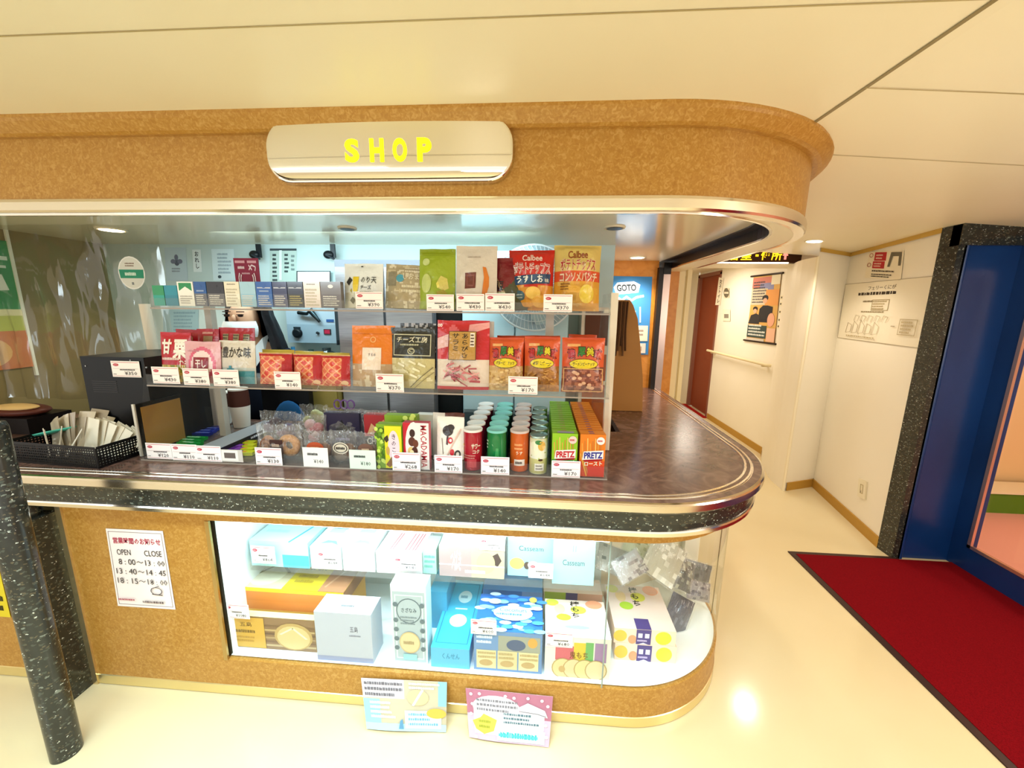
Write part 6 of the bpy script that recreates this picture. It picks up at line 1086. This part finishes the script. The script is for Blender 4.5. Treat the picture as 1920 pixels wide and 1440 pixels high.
# small things on the back bench below the control box
for i, (px, yT, w_, c, lb) in enumerate(((549, 650, 0.022, '#2a7aa8', 'small blue bottle on the bench under the control box'), (583, 655, 0.03, '#2a4a44', 'dark green jar on the bench under the control box'), (612, 652, 0.05, '#2c3a3c', 'black canister on the bench under the control box'))):
    Y = 2.30; p = at(px, yT, Y); z0 = at(px, 682, Y).z; mb = MB(); h_ = p.z - z0
    mb.lathe([(w_, 0), (w_, h_ * .7), (w_ * .5, h_ * .8), (w_ * .5, h_)], c); tag(mb.build('bottle', 'gloss', loc=(p.x, Y, z0)), lb, 'bottle')
zb_ = at(580, 682, 2.30).z
t = thing('back_bench', 'pale grey bench along the back wall under the control box', 'bench', (at(585, 690, 2.2).x, 2.22, 0.001)); mb = MB(); mb.box(-0.26, 0.14, 0.06, 0.20, zb_ - 0.03, zb_ - 0.001, '#a8bcbc'); mb.build('bench_top', 'plastic', t)
mb = MB(); mb.box(-0.25, 0.13, 0.16, 0.20, 0, zb_ - 0.03, '#8a9c9c'); mb.build('bench_body', 'plastic', t)
# white post edge behind the left end of the top tier
t = thing('rolled_paper', 'upright cream paper roll at the left end of the rack beside the vinyl', 'roll', (at(282, 640, 1.80).x, 1.80, 1.0)); mb = MB(); mb.tube([(0.02, 0, 0), (0, 0, at(278, 570, 1.80).z - 1.0)], 0.022, '#e4d8c4', n=14); mb.build('roll_body', 'paper', t)

# kraft bags and the blue poster at the far end
t = thing('kraft_bag', 'tall brown kraft paper bag standing on the counter behind the rack post', 'paper bag', (0.46, 2.46, 0.9875))
mb = MB(); P = []
for z, x0, x1, d in ((0, -0.07, 0.175, 0.05), (0.2, -0.07, 0.165, 0.045), (0.42, -0.07, 0.135, 0.035), (0.56, -0.06, 0.115, 0.02), (0.64, -0.05, 0.085, 0.012), (0.67, -0.03, 0.065, 0.006)): P.append([(x0, -d, z), (x1, -d, z), (x1, d, z), (x0, d, z)])
mb.grid(P, '#a8763c', 0, False, True); mb.face(P[-1], '#a8763c'); mb.build('bag_body', 'paper', t)
mb = MB()
for k in range(5): mb.tube([(0.0 + 0.012 * k, -0.03, 0.66), (0.0 + 0.010 * k, -0.05, 0.5), (-0.01 + 0.014 * k, -0.055, 0.34 + 0.03 * (k % 3))], 0.006, ('#4a3220', '#6a4a30')[k % 2], n=6)
mb.build('handle', 'cloth', t)
YW_ = 3.196
notice('blue_poster', 'blue poster with a white lettered cloud and two white sheets on the orange wall', 'poster', [at(1148, 665, YW_), at(1215, 665, YW_), at(1223, 519, YW_), at(1122, 517, YW_)],
       [('rect', 0, 0, 1, 1, '#3f86c4'), ('poly', [(0.30, 0.77), (0.74, 0.80), (0.78, 0.90), (0.66, 0.94), (0.34, 0.92), (0.26, 0.86)], '#e6eef4'), ('text', 'GOTO', 0.32, 0.81, 0.70, 0.895, '#26343f', 0.04, 0.01), ('line', [(0.2, 0.70), (0.3, 0.74), (0.4, 0.70), (0.5, 0.745), (0.6, 0.70), (0.7, 0.74), (0.85, 0.76)], 0.03, '#e6eef4'), ('line', [(0.52, 0.58), (0.58, 0.64)], 0.02, '#1a2430'), ('line', [(0.56, 0.57), (0.62, 0.63)], 0.02, '#f0f4f8'), ('text', 'ン', 0.54, 0.44, 0.70, 0.53, '#dce8f2', 0.03), ('rect', 0.55, 0.54, 0.68, 0.57, '#dce8f2'), ('rect', 0.76, 0.42, 0.79, 0.62, '#dce8f2'), ('rect', 0.6, 0.34, 0.72, 0.42, '#dce4ec'),
        ('rect', 0.60, 0.18, 0.96, 0.38, '#ecdcc8'), ('dash', 0.70, 0.24, 0.90, 0.34, 2, '#8a7a70', 3), ('rect', 0.62, 0.02, 0.92, 0.15, '#ecdcd0'), ('rect', 0.70, 0.05, 0.82, 0.11, '#b8a898')], n=1)
t = thing('poster_left_wall', 'green backlit looking poster with food photo in a white frame on the left wall', 'poster', (-2.797, 1.67, 1.2))
mb = MB(); s = plane((0.004, -0.30, 0.05), (0, 0.60, 0), (0, 0, 0.66)); mb.box(0, 0.004, -0.30, 0.30, 0.05, 0.71, '#2f8a4a'); mb.art(s, [('rect', 0, 0.45, 1, 1, '#2f8f4c'), ('rect', 0.3, 0.85, 0.98, 0.88, '#dcefe0'), ('rect', 0.5, 0.79, 0.96, 0.81, '#dcefe0'), ('poly', [(0.6, 0.6), (0.95, 0.62), (0.92, 0.74), (0.7, 0.74)], '#e8f0e0'), ('rect', 0, 0.42, 1, 0.47, '#e8e4b0'), ('rect', 0, 0.30, 1, 0.42, '#b8c05a'), ('rect', 0, 0, 1, 0.30, '#c87a4a'), ('ell', 0.7, 0.14, 0.18, 0.12, '#e0b070'), ('ell', 0.4, 0.16, 0.2, 0.12, '#a85a34')]); mb.build('print', 'gloss', t)
mb = MB(); mb.box(0, 0.012, 0.30, 0.312, 0.0, 0.78, '#f2f4e6'); mb.build('frame_edge', 'plastic', t)

# ------------------------------------------------------------------ the person behind the rack
PX, PY = at(472, 600, 2.16).x, 2.16
def skinmesh(name, verts, edges, radii, mat, col, parent=None, loc=(0, 0, 0), sub=2):
    me = bpy.data.meshes.new(name); me.from_pydata(verts, edges, []); o = bpy.data.objects.new(name, me); C.objects.link(o)
    sk = o.modifiers.new('s', 'SKIN'); sk.use_smooth_shade = True
    for v, r in zip(me.skin_vertices[0].data, radii): v.radius = r if isinstance(r, tuple) else (r, r)
    me.skin_vertices[0].data[0].use_root = True
    sb = o.modifiers.new('u', 'SUBSURF'); sb.levels = sub; sb.render_levels = sub
    dg = bpy.context.evaluated_depsgraph_get(); m2 = bpy.data.meshes.new_from_object(o.evaluated_get(dg)); m2.name = name
    bpy.data.objects.remove(o); m2.materials.clear(); m2.materials.append(MATS[mat])
    ca = m2.color_attributes.new('Col', 'FLOAT_COLOR', 'CORNER'); c = lin(col); ca.data.foreach_set('color', [*c, 1.0] * len(ca.data))
    for p in m2.polygons: p.use_smooth = True
    o = bpy.data.objects.new(name, m2); C.objects.link(o); o.location = loc
    if parent: o.parent = parent
    return o
ZH_ = at(455, 606, 2.1).z                      # face centre height
k = ZH_ - 1.52
V = [(0, 0, 0.92), (0, 0, 1.06), (0, 0.0, 1.2), (0, 0.0, 1.34 + k), (0, -0.02, 1.42 + k), (-0.005, -0.05, 1.50 + k), (-0.01, -0.065, 1.56 + k),
     (0.15, 0, 1.33 + k), (0.20, 0.02, 1.08), (0.17, -0.06, 0.86), (-0.15, 0, 1.33 + k), (-0.20, 0.02, 1.08), (-0.17, -0.06, 0.86),
     (0.09, 0, 0.85), (0.09, 0.01, 0.48), (0.09, 0.03, 0.07), (0.09, -0.09, 0.03), (-0.09, 0, 0.85), (-0.09, 0.01, 0.48), (-0.09, 0.03, 0.07), (-0.09, -0.09, 0.03)]
E_ = [(0, 1), (1, 2), (2, 3), (3, 4), (4, 5), (5, 6), (3, 7), (7, 8), (8, 9), (3, 10), (10, 11), (11, 12), (0, 13), (13, 14), (14, 15), (15, 16), (0, 17), (17, 18), (18, 19), (19, 20)]
Rr = [(0.15, 0.11), (0.125, 0.095), (0.13, 0.10), (0.12, 0.09), 0.05, (0.072, 0.085), (0.076, 0.092), 0.05, 0.04, 0.028, 0.05, 0.04, 0.028, 0.08, 0.055, 0.04, 0.035, 0.08, 0.055, 0.04, 0.035]
# five fingers and a thumb-side digit on each hand
V.append((-0.01, -0.05, 1.625 + k)); E_.append((6, len(V) - 1)); Rr.append((0.058, 0.072))
for hx, hy, hz, b in ((0.17, -0.06, 0.86, 9), (-0.17, -0.06, 0.86, 12)):
    i0 = len(V); V.append((hx * 0.9, hy - 0.07, hz - 0.015)); E_.append((b, i0)); Rr.append((0.034, 0.016))
    for q in range(4):
        j = len(V); xx = hx * 0.9 + (q - 1.5) * 0.019; ln = (0.06, 0.07, 0.066, 0.05)[q]
        V += [(xx, hy - 0.10, hz - 0.018), (xx, hy - 0.10 - ln * .6, hz - 0.028), (xx, hy - 0.10 - ln, hz - 0.045)]; E_ += [(i0, j), (j, j + 1), (j + 1, j + 2)]; Rr += [0.009, 0.008, 0.0075]
    j = len(V); sgn = -1 if hx > 0 else 1
    V += [(hx * 0.9 + sgn * 0.035, hy - 0.06, hz - 0.02), (hx * 0.9 + sgn * 0.05, hy - 0.09, hz - 0.03)]; E_ += [(i0, j), (j, j + 1)]; Rr += [0.010, 0.009]
per = skinmesh('person', V, E_, Rr, 'skin', '#d9a684', loc=(PX, PY, 0)); per.rotation_euler = (0, 0, math.radians(10))
tag(per, 'person with long black hair, white face mask and dark uniform, head bent, behind the rack', 'person')
hz = 1.545 + k
mb = MB()      # long hair: cap and curtain falling on the right side
P = []
for j in range(15):
    t_ = j / 14; row = []
    for i in range(23):
        a = math.radians(-34 + 232 * i / 22); front = 0.5 + 0.5 * math.cos(a - math.radians(250))
        if t_ < 0.5:
            ph = math.radians(88 - 88 * t_ / 0.5); r_ = 0.112 * math.cos(ph); z_ = hz + 0.02 + 0.125 * math.sin(ph)
        else:
            q = (t_ - 0.5) / 0.5; r_ = 0.112 + 0.05 * q + 0.02 * math.sin(q * PI); z_ = hz + 0.02 - 0.40 * q
        w_ = 1 + 0.05 * math.sin(i * 2.3 + j * 0.4)
        row.append((r_ * w_ * math.cos(a) + 0.01 + 0.05 * max(0, t_ - 0.5), r_ * 1.05 * w_ * math.sin(a) - 0.05 + 0.03 * t_, z_))
    P.append(row)
mb.grid(P, lambda i, j: ('#140f10', '#1b1516', '#100c0d')[(i * 7 + j) % 3]); mb.build('hair', 'plastic', per)
mb = MB(); P = []
for j in range(7):
    row = []
    for i in range(11):
        a = math.radians(-90 - 68 + 136 * i / 10); q = j / 6; r_ = 0.096 + 0.014 * math.sin(q * PI) + (0.016 * max(0, 1 - abs(i - 5) / 2.5) * (1 - q * .3))
        row.append((r_ * 0.92 * math.cos(a) - 0.01, r_ * 1.05 * math.sin(a) - 0.062, hz - 0.012 - 0.085 * q))
    P.append(row)
mb.grid(P, '#e6eeee'); mb.build('face_mask', 'cloth', per)
mb = MB()
for sx in (-1, 1):
    mb.ball((sx * 0.034 - 0.01, -0.152, hz + 0.018), (0.015, 0.008, 0.007), '#2a1a14', n=8); mb.box(sx * 0.034 - 0.028, sx * 0.034 + 0.008, -0.156, -0.146, hz + 0.036, hz + 0.041, '#3a241a'); mb.box(sx * 0.034 - 0.026, sx * 0.034 + 0.006, -0.160, -0.150, hz + 0.023, hz + 0.026, '#2a1812')
mb.build('eye', 'skin', per)
mb = MB(); mb.ball((-0.01, -0.152, hz + 0.004), (0.012, 0.014, 0.02), '#d9a684', n=8); mb.build('nose', 'skin', per)
Vj = [(0, 0, 0.90), (0, 0, 1.06), (0, 0, 1.2), (0, 0, 1.33 + k), (0.15, 0, 1.335 + k), (0.205, 0.02, 1.08), (0.172, -0.05, 0.885), (-0.15, 0, 1.335 + k), (-0.205, 0.02, 1.08), (-0.172, -0.05, 0.885)]
jk = skinmesh('uniform_jacket', Vj, [(0, 1), (1, 2), (2, 3), (3, 4), (4, 5), (5, 6), (3, 7), (7, 8), (8, 9)], [(0.165, 0.125), (0.15, 0.115), (0.15, 0.12), (0.135, 0.105), 0.066, 0.055, 0.042, 0.066, 0.055, 0.042], 'cloth', '#1a2130', per)
Vt = [(0, 0, 0.93), (0.09, 0, 0.85), (0.09, 0.01, 0.48), (0.09, 0.03, 0.09), (-0.09, 0, 0.85), (-0.09, 0.01, 0.48), (-0.09, 0.03, 0.09)]
skinmesh('trousers', Vt, [(0, 1), (1, 2), (2, 3), (0, 4), (4, 5), (5, 6)], [(0.16, 0.12), 0.095, 0.07, 0.055, 0.095, 0.07, 0.055], 'cloth', '#14181f', per)
mb = MB()
for sx in (-1, 1): mb.face([(0, -0.115, 1.33 + k), (sx * 0.085, -0.08, 1.44 + k), (sx * 0.10, -0.03, 1.46 + k), (sx * 0.10, -0.10, 1.36 + k), (sx * 0.05, -0.125, 1.27 + k)], '#dfe6ea')
mb.build('collar', 'cloth', per)

# ================================================================== the corridor side
# hanging sign
t = thing('hanging_sign', 'dark overhead sign with lit yellow characters and a pink figure in the corridor', 'sign', (2.10, 3.97, 2.042))
mb = MB(); mb.box(-0.55, 0.27, 0, 0.07, 0.0, 0.155, '#3a2012'); mb.build('sign_body', 'plastic', t)
mb = MB(); mb.art(plane((-0.50, -0.002, 0.018), (0.60, 0, 0), (0, 0, 0.095)), [('text', '客室', 0.20, 0.05, 0.55, 0.95, '#ffb400', 0.02), ('rect', 0.60, 0.4, 0.645, 0.6, '#ffb400'), ('text', '便所', 0.68, 0.05, 0.99, 0.95, '#ffb400', 0.02)]); mb.build('yellow_characters', 'sign_amber', t)
mb = MB(); mb.ball((0.125, -0.003, 0.115), (0.014, 0.003, 0.014), '#ff6a5a', n=8); mb.art(plane((0.10, -0.002, 0.03), (0.05, 0, 0), (0, 0, 0.07)), [('poly', [(0.3, 0), (0.7, 0), (0.7, 0.5), (1, 0.5), (0.7, 1), (0.3, 1), (0, 0.5), (0.3, 0.5)], '#ff6a5a')]); mb.build('pink_figure', 'sign_pink', t)
mb = MB(); mb.box(-0.55, 0.16, -0.004, 0.02, -0.003, 0.005, '#ffffff'); mb.build('lit_edge', 'lamp_warm', t)
# wall sheets on the right wall
wa, wb = Vector((2.575, 3.66, 0)), Vector((2.375, 2.66, 0)); wd = (wb - wa).normalized(); wn = Vector((wd.y, -wd.x, 0))
def onB(px, py, off=0.004):
    d = ray(px, py); o = wa + wn * off; t_ = (o.x * wn.x + o.y * wn.y) / (d.x * wn.x + d.y * wn.y); return Vector((0, 0, EYE)) + d * t_
notice('evacuation_chart', 'large white safety plan chart with fine line drawings on the right wall', 'chart', [onB(1570, 633), onB(1722, 653), onB(1755, 517), onB(1585, 533)],
       [('frame', 0, 0, 1, 1, 0.006, 0.008, '#b8aa8c'), ('text', 'フェリーくにが', 0.34, 0.86, 0.66, 0.93, '#4a3c28', 0.0), ('dash', 0.22, 0.76, 0.80, 0.85, 1, '#3a2e20', 3), ('dash', 0.30, 0.65, 0.46, 0.70, 1, '#8a7a5a', 4), ('frame', 0.42, 0.52, 0.62, 0.70, 0.006, 0.01, '#a8966c'), ('dash', 0.43, 0.53, 0.6, 0.69, 4, '#b8a67c', 6), ('dash', 0.3, 0.48, 0.6, 0.52, 1, '#9a8a64', 6)]
       + [('line', [(0.12 + 0.09 * q, 0.12), (0.14 + 0.09 * q, 0.30 + 0.03 * (q % 3)), (0.2 + 0.09 * q, 0.26), (0.19 + 0.09 * q, 0.14), (0.12 + 0.09 * q, 0.12)], 0.005, '#a8966c') for q in range(5)] + [('line', [(0.22 + 0.09 * q, 0.34), (0.24 + 0.09 * q, 0.44), (0.29 + 0.09 * q, 0.42), (0.27 + 0.09 * q, 0.33)], 0.005, '#a8966c') for q in range(5)]
       + [('frame', 0.78, 0.16, 0.95, 0.40, 0.006, 0.01, '#b8a67c'), ('dash', 0.80, 0.18, 0.93, 0.38, 4, '#b8a67c', 8), ('dash', 0.70, 0.27, 0.75, 0.3, 1, '#8a7a5a', 8), ('dash', 0.15, 0.05, 0.6, 0.09, 1, '#b8a67c', 9)], col='#f2e8d0')
notice('warning_notice', 'white notice with two red panels and a door drawing above the safety plan chart', 'notice', [onB(1621, 521), onB(1689, 526), onB(1695, 470), onB(1630, 472)],
       [('rect', 0.20, 0.66, 0.55, 0.97, '#b8242a'), ('rect', 0.18, 0.38, 0.53, 0.64, '#b8242a'), ('dash', 0.25, 0.70, 0.5, 0.92, 2, '#e8c0b0', 3), ('dash', 0.22, 0.42, 0.5, 0.6, 2, '#e8c0b0', 4), ('ring', 0.10, 0.86, 0.06, 0.08, 0.25, '#a84a40'), ('ring', 0.08, 0.50, 0.06, 0.08, 0.25, '#a84a40'), ('poly', [(0.62, 0.45), (0.68, 0.45), (0.74, 0.82), (0.90, 0.82), (0.90, 0.50), (0.96, 0.50), (0.96, 0.96), (0.68, 0.96)], '#6a6250'), ('dash', 0.2, 0.24, 0.85, 0.34, 1, '#4a4032', 5), ('dash', 0.2, 0.05, 0.8, 0.2, 2, '#4a4032', 6)], col='#f2e6cc')
t = thing('wall_outlet', 'cream wall outlet plate low on the right wall', 'outlet', onB(1618, 918, 0.0)); s = 0.5
mb = MB(); a, b, c, d = [onB(*p, 0.012) - t.location for p in ((1607, 930), (1621, 937), (1624, 903), (1610, 897))]; e = [q - wn * 0.012 for q in (a, b, c, d)]
mb.face([a, b, c, d], '#efe6cc'); [mb.face([p, q, q2, p2], '#e0d4b4') for p, q, q2, p2 in ((a, b, e[1], e[0]), (b, c, e[2], e[1]), (c, d, e[3], e[2]), (d, a, e[0], e[3]))]; mb.build('cover_plate', 'plastic', t)
mb = MB(); mb.art(lambda u, v: (a.lerp(b, u).lerp(d.lerp(c, u), v), wn), [('frame', 0.3, 0.25, 0.7, 0.75, 0.08, 0.04, '#b8a87c'), ('rect', 0.42, 0.3, 0.48, 0.4, '#5a4a30')], off=0.001); mb.build('socket', 'plastic', t)
# corridor wall: scroll poster, small labels, handrail
XC = 2.548
def onC(px, py, off=0.0): return atx(px, py, XC - off)
pc = [onC(1400, 638), onC(1452, 645), onC(1466, 512), onC(1414, 518)]
t = thing('scroll_poster', 'hanging scroll poster with two dark-clad figures between black rods in the corridor', 'poster', pc[0])
q = [p - t.location for p in pc]; sc = lambda u, v: (q[0].lerp(q[1], u).lerp(q[3].lerp(q[2], u), v), Vector((-1, 0, 0)))
mb = MB(); mb.face([p + Vector((-0.004, 0, 0)) for p in q], '#d8a85a'); mb.face([p + Vector((-0.001, 0, 0)) for p in q], '#d8a85a')
mb.art(sc, [('rect', 0, 0.82, 0.7, 0.97, '#c87a6a'), ('rect', 0.3, 0.76, 0.8, 0.88, '#8a8ab0'), ('rect', 0.0, 0.56, 0.6, 0.8, '#cfc4a8'), ('dash', 0.05, 0.58, 0.6, 0.92, 8, '#4a4048', 3), ('rect', 0.55, 0.55, 1, 0.78, '#e09a50'), ('rect', 0.70, 0.85, 1, 0.99, '#e6dcc0'), ('ell', 0.55, 0.66, 0.11, 0.045, '#2a2420'), ('ell', 0.55, 0.62, 0.08, 0.04, '#d8a888'), ('poly', [(0.36, 0.30), (0.84, 0.30), (0.84, 0.53), (0.66, 0.55), (0.5, 0.55), (0.38, 0.5)], '#2a2626'), ('ell', 0.22, 0.50, 0.09, 0.035, '#2a2420'), ('ell', 0.22, 0.465, 0.07, 0.035, '#d8a888'), ('poly', [(0.0, 0.27), (0.42, 0.27), (0.40, 0.40), (0.28, 0.43), (0.08, 0.40)], '#332e2e'), ('ell', 0.82, 0.34, 0.12, 0.10, '#e8a88a'), ('rect', 0.0, 0.06, 0.70, 0.25, '#3a4a46'), ('dash', 0.04, 0.08, 0.66, 0.27, 4, '#e0e0d8', 4), ('rect', 0.72, 0.02, 1, 0.22, '#e8b89a'), ('rect', 0.0, 0.0, 0.66, 0.05, '#cfc4b4')], off=0.005)
mb.build('print', 'paper', t)
for y_, ext in ((q[0], 0), (q[3], 1)):
    a = (q[3] if ext else q[0]); b = (q[2] if ext else q[1]); d = (b - a) * 0.1; mb = MB(); mb.tube([a - d + Vector((-0.006, 0, 0)), b + d * 0.6 + Vector((-0.006, 0, 0))], 0.011, '#2a1c14'); mb.build('rod', 'plastic', t)
for i, py in enumerate((558, 570, 585, 600, 612)):
    p = onC(1466 - 1.6 * i, py); mb = MB(); mb.box(-0.003, 0, -0.025, 0.025, -0.02, 0.02, '#efe2c0'); mb.art(plane((-0.003, 0.025, -0.02), (0, -0.05, 0), (0, 0, 0.04)), [('rect', 0.3, 0.3, 0.75, 0.75, '#4a4030')])
    tag(mb.build('wall_label', 'paper', loc=p), ('topmost', 'second from the top', 'middle', 'fourth from the top', 'lowest')[i] + ' of the small marks in a column right of the scroll poster', 'label', 'small labels beside the scroll poster')
def cnote(name, label, cat, x0, y0, x1, y1, L, col): return notice(name, label, cat, [onC(x0, y1, 0.004), onC(x1, y1, 0.004), onC(x1, y0, 0.004), onC(x0, y0, 0.004)], L, col=col, n=1)
t = thing('handrail', 'cream wooden handrail along the corridor wall below the scroll poster', 'handrail', (2.49, 5.25, 1.02))
mb = MB(); mb.tube([(0, 0.85, 0.0), (0, -0.75, 0.0), (0.03, -0.77, 0)], 0.017, '#e8d8b0', n=12); mb.build('rail', 'paint', t)
mb = MB()
mb.box(0.0, 0.062, 0.7, 0.73, -0.03, 0.0, '#cdbb90'); mb.box(0.0, 0.062, -0.66, -0.63, -0.03, 0.0, '#cdbb90'); mb.build('bracket', 'paint', t)
pz = [atx(x, y, 2.546) for x, y in ((1341, 572), (1350, 572), (1357, 522), (1348, 520))]
notice('toilet_sign', 'white plate with upright black characters beside the brown corridor door', 'sign', pz, [('text', '女\n子\nト\nイ\nレ', 0.25, 0.08, 0.8, 0.95, '#3a2a20', 0.02)], col='#efe4cc', n=1)
cnote('round_mark', 'small grey round mark on the corridor wall beside the toilet sign', 'sign', 1357, 540, 1367, 558, [('ell', 0.5, 0.5, 0.5, 0.5, '#6a6250'), ('rect', 0.1, 0.4, 0.9, 0.6, '#d8ccb0')], '#e6d8b8')
cnote('wall_notice', 'small pale notice with grey print below the round mark in the corridor', 'notice', 1355, 580, 1369, 602, [('rect', 0.2, 0.25, 0.8, 0.6, '#8a8274')], '#efe4cc')
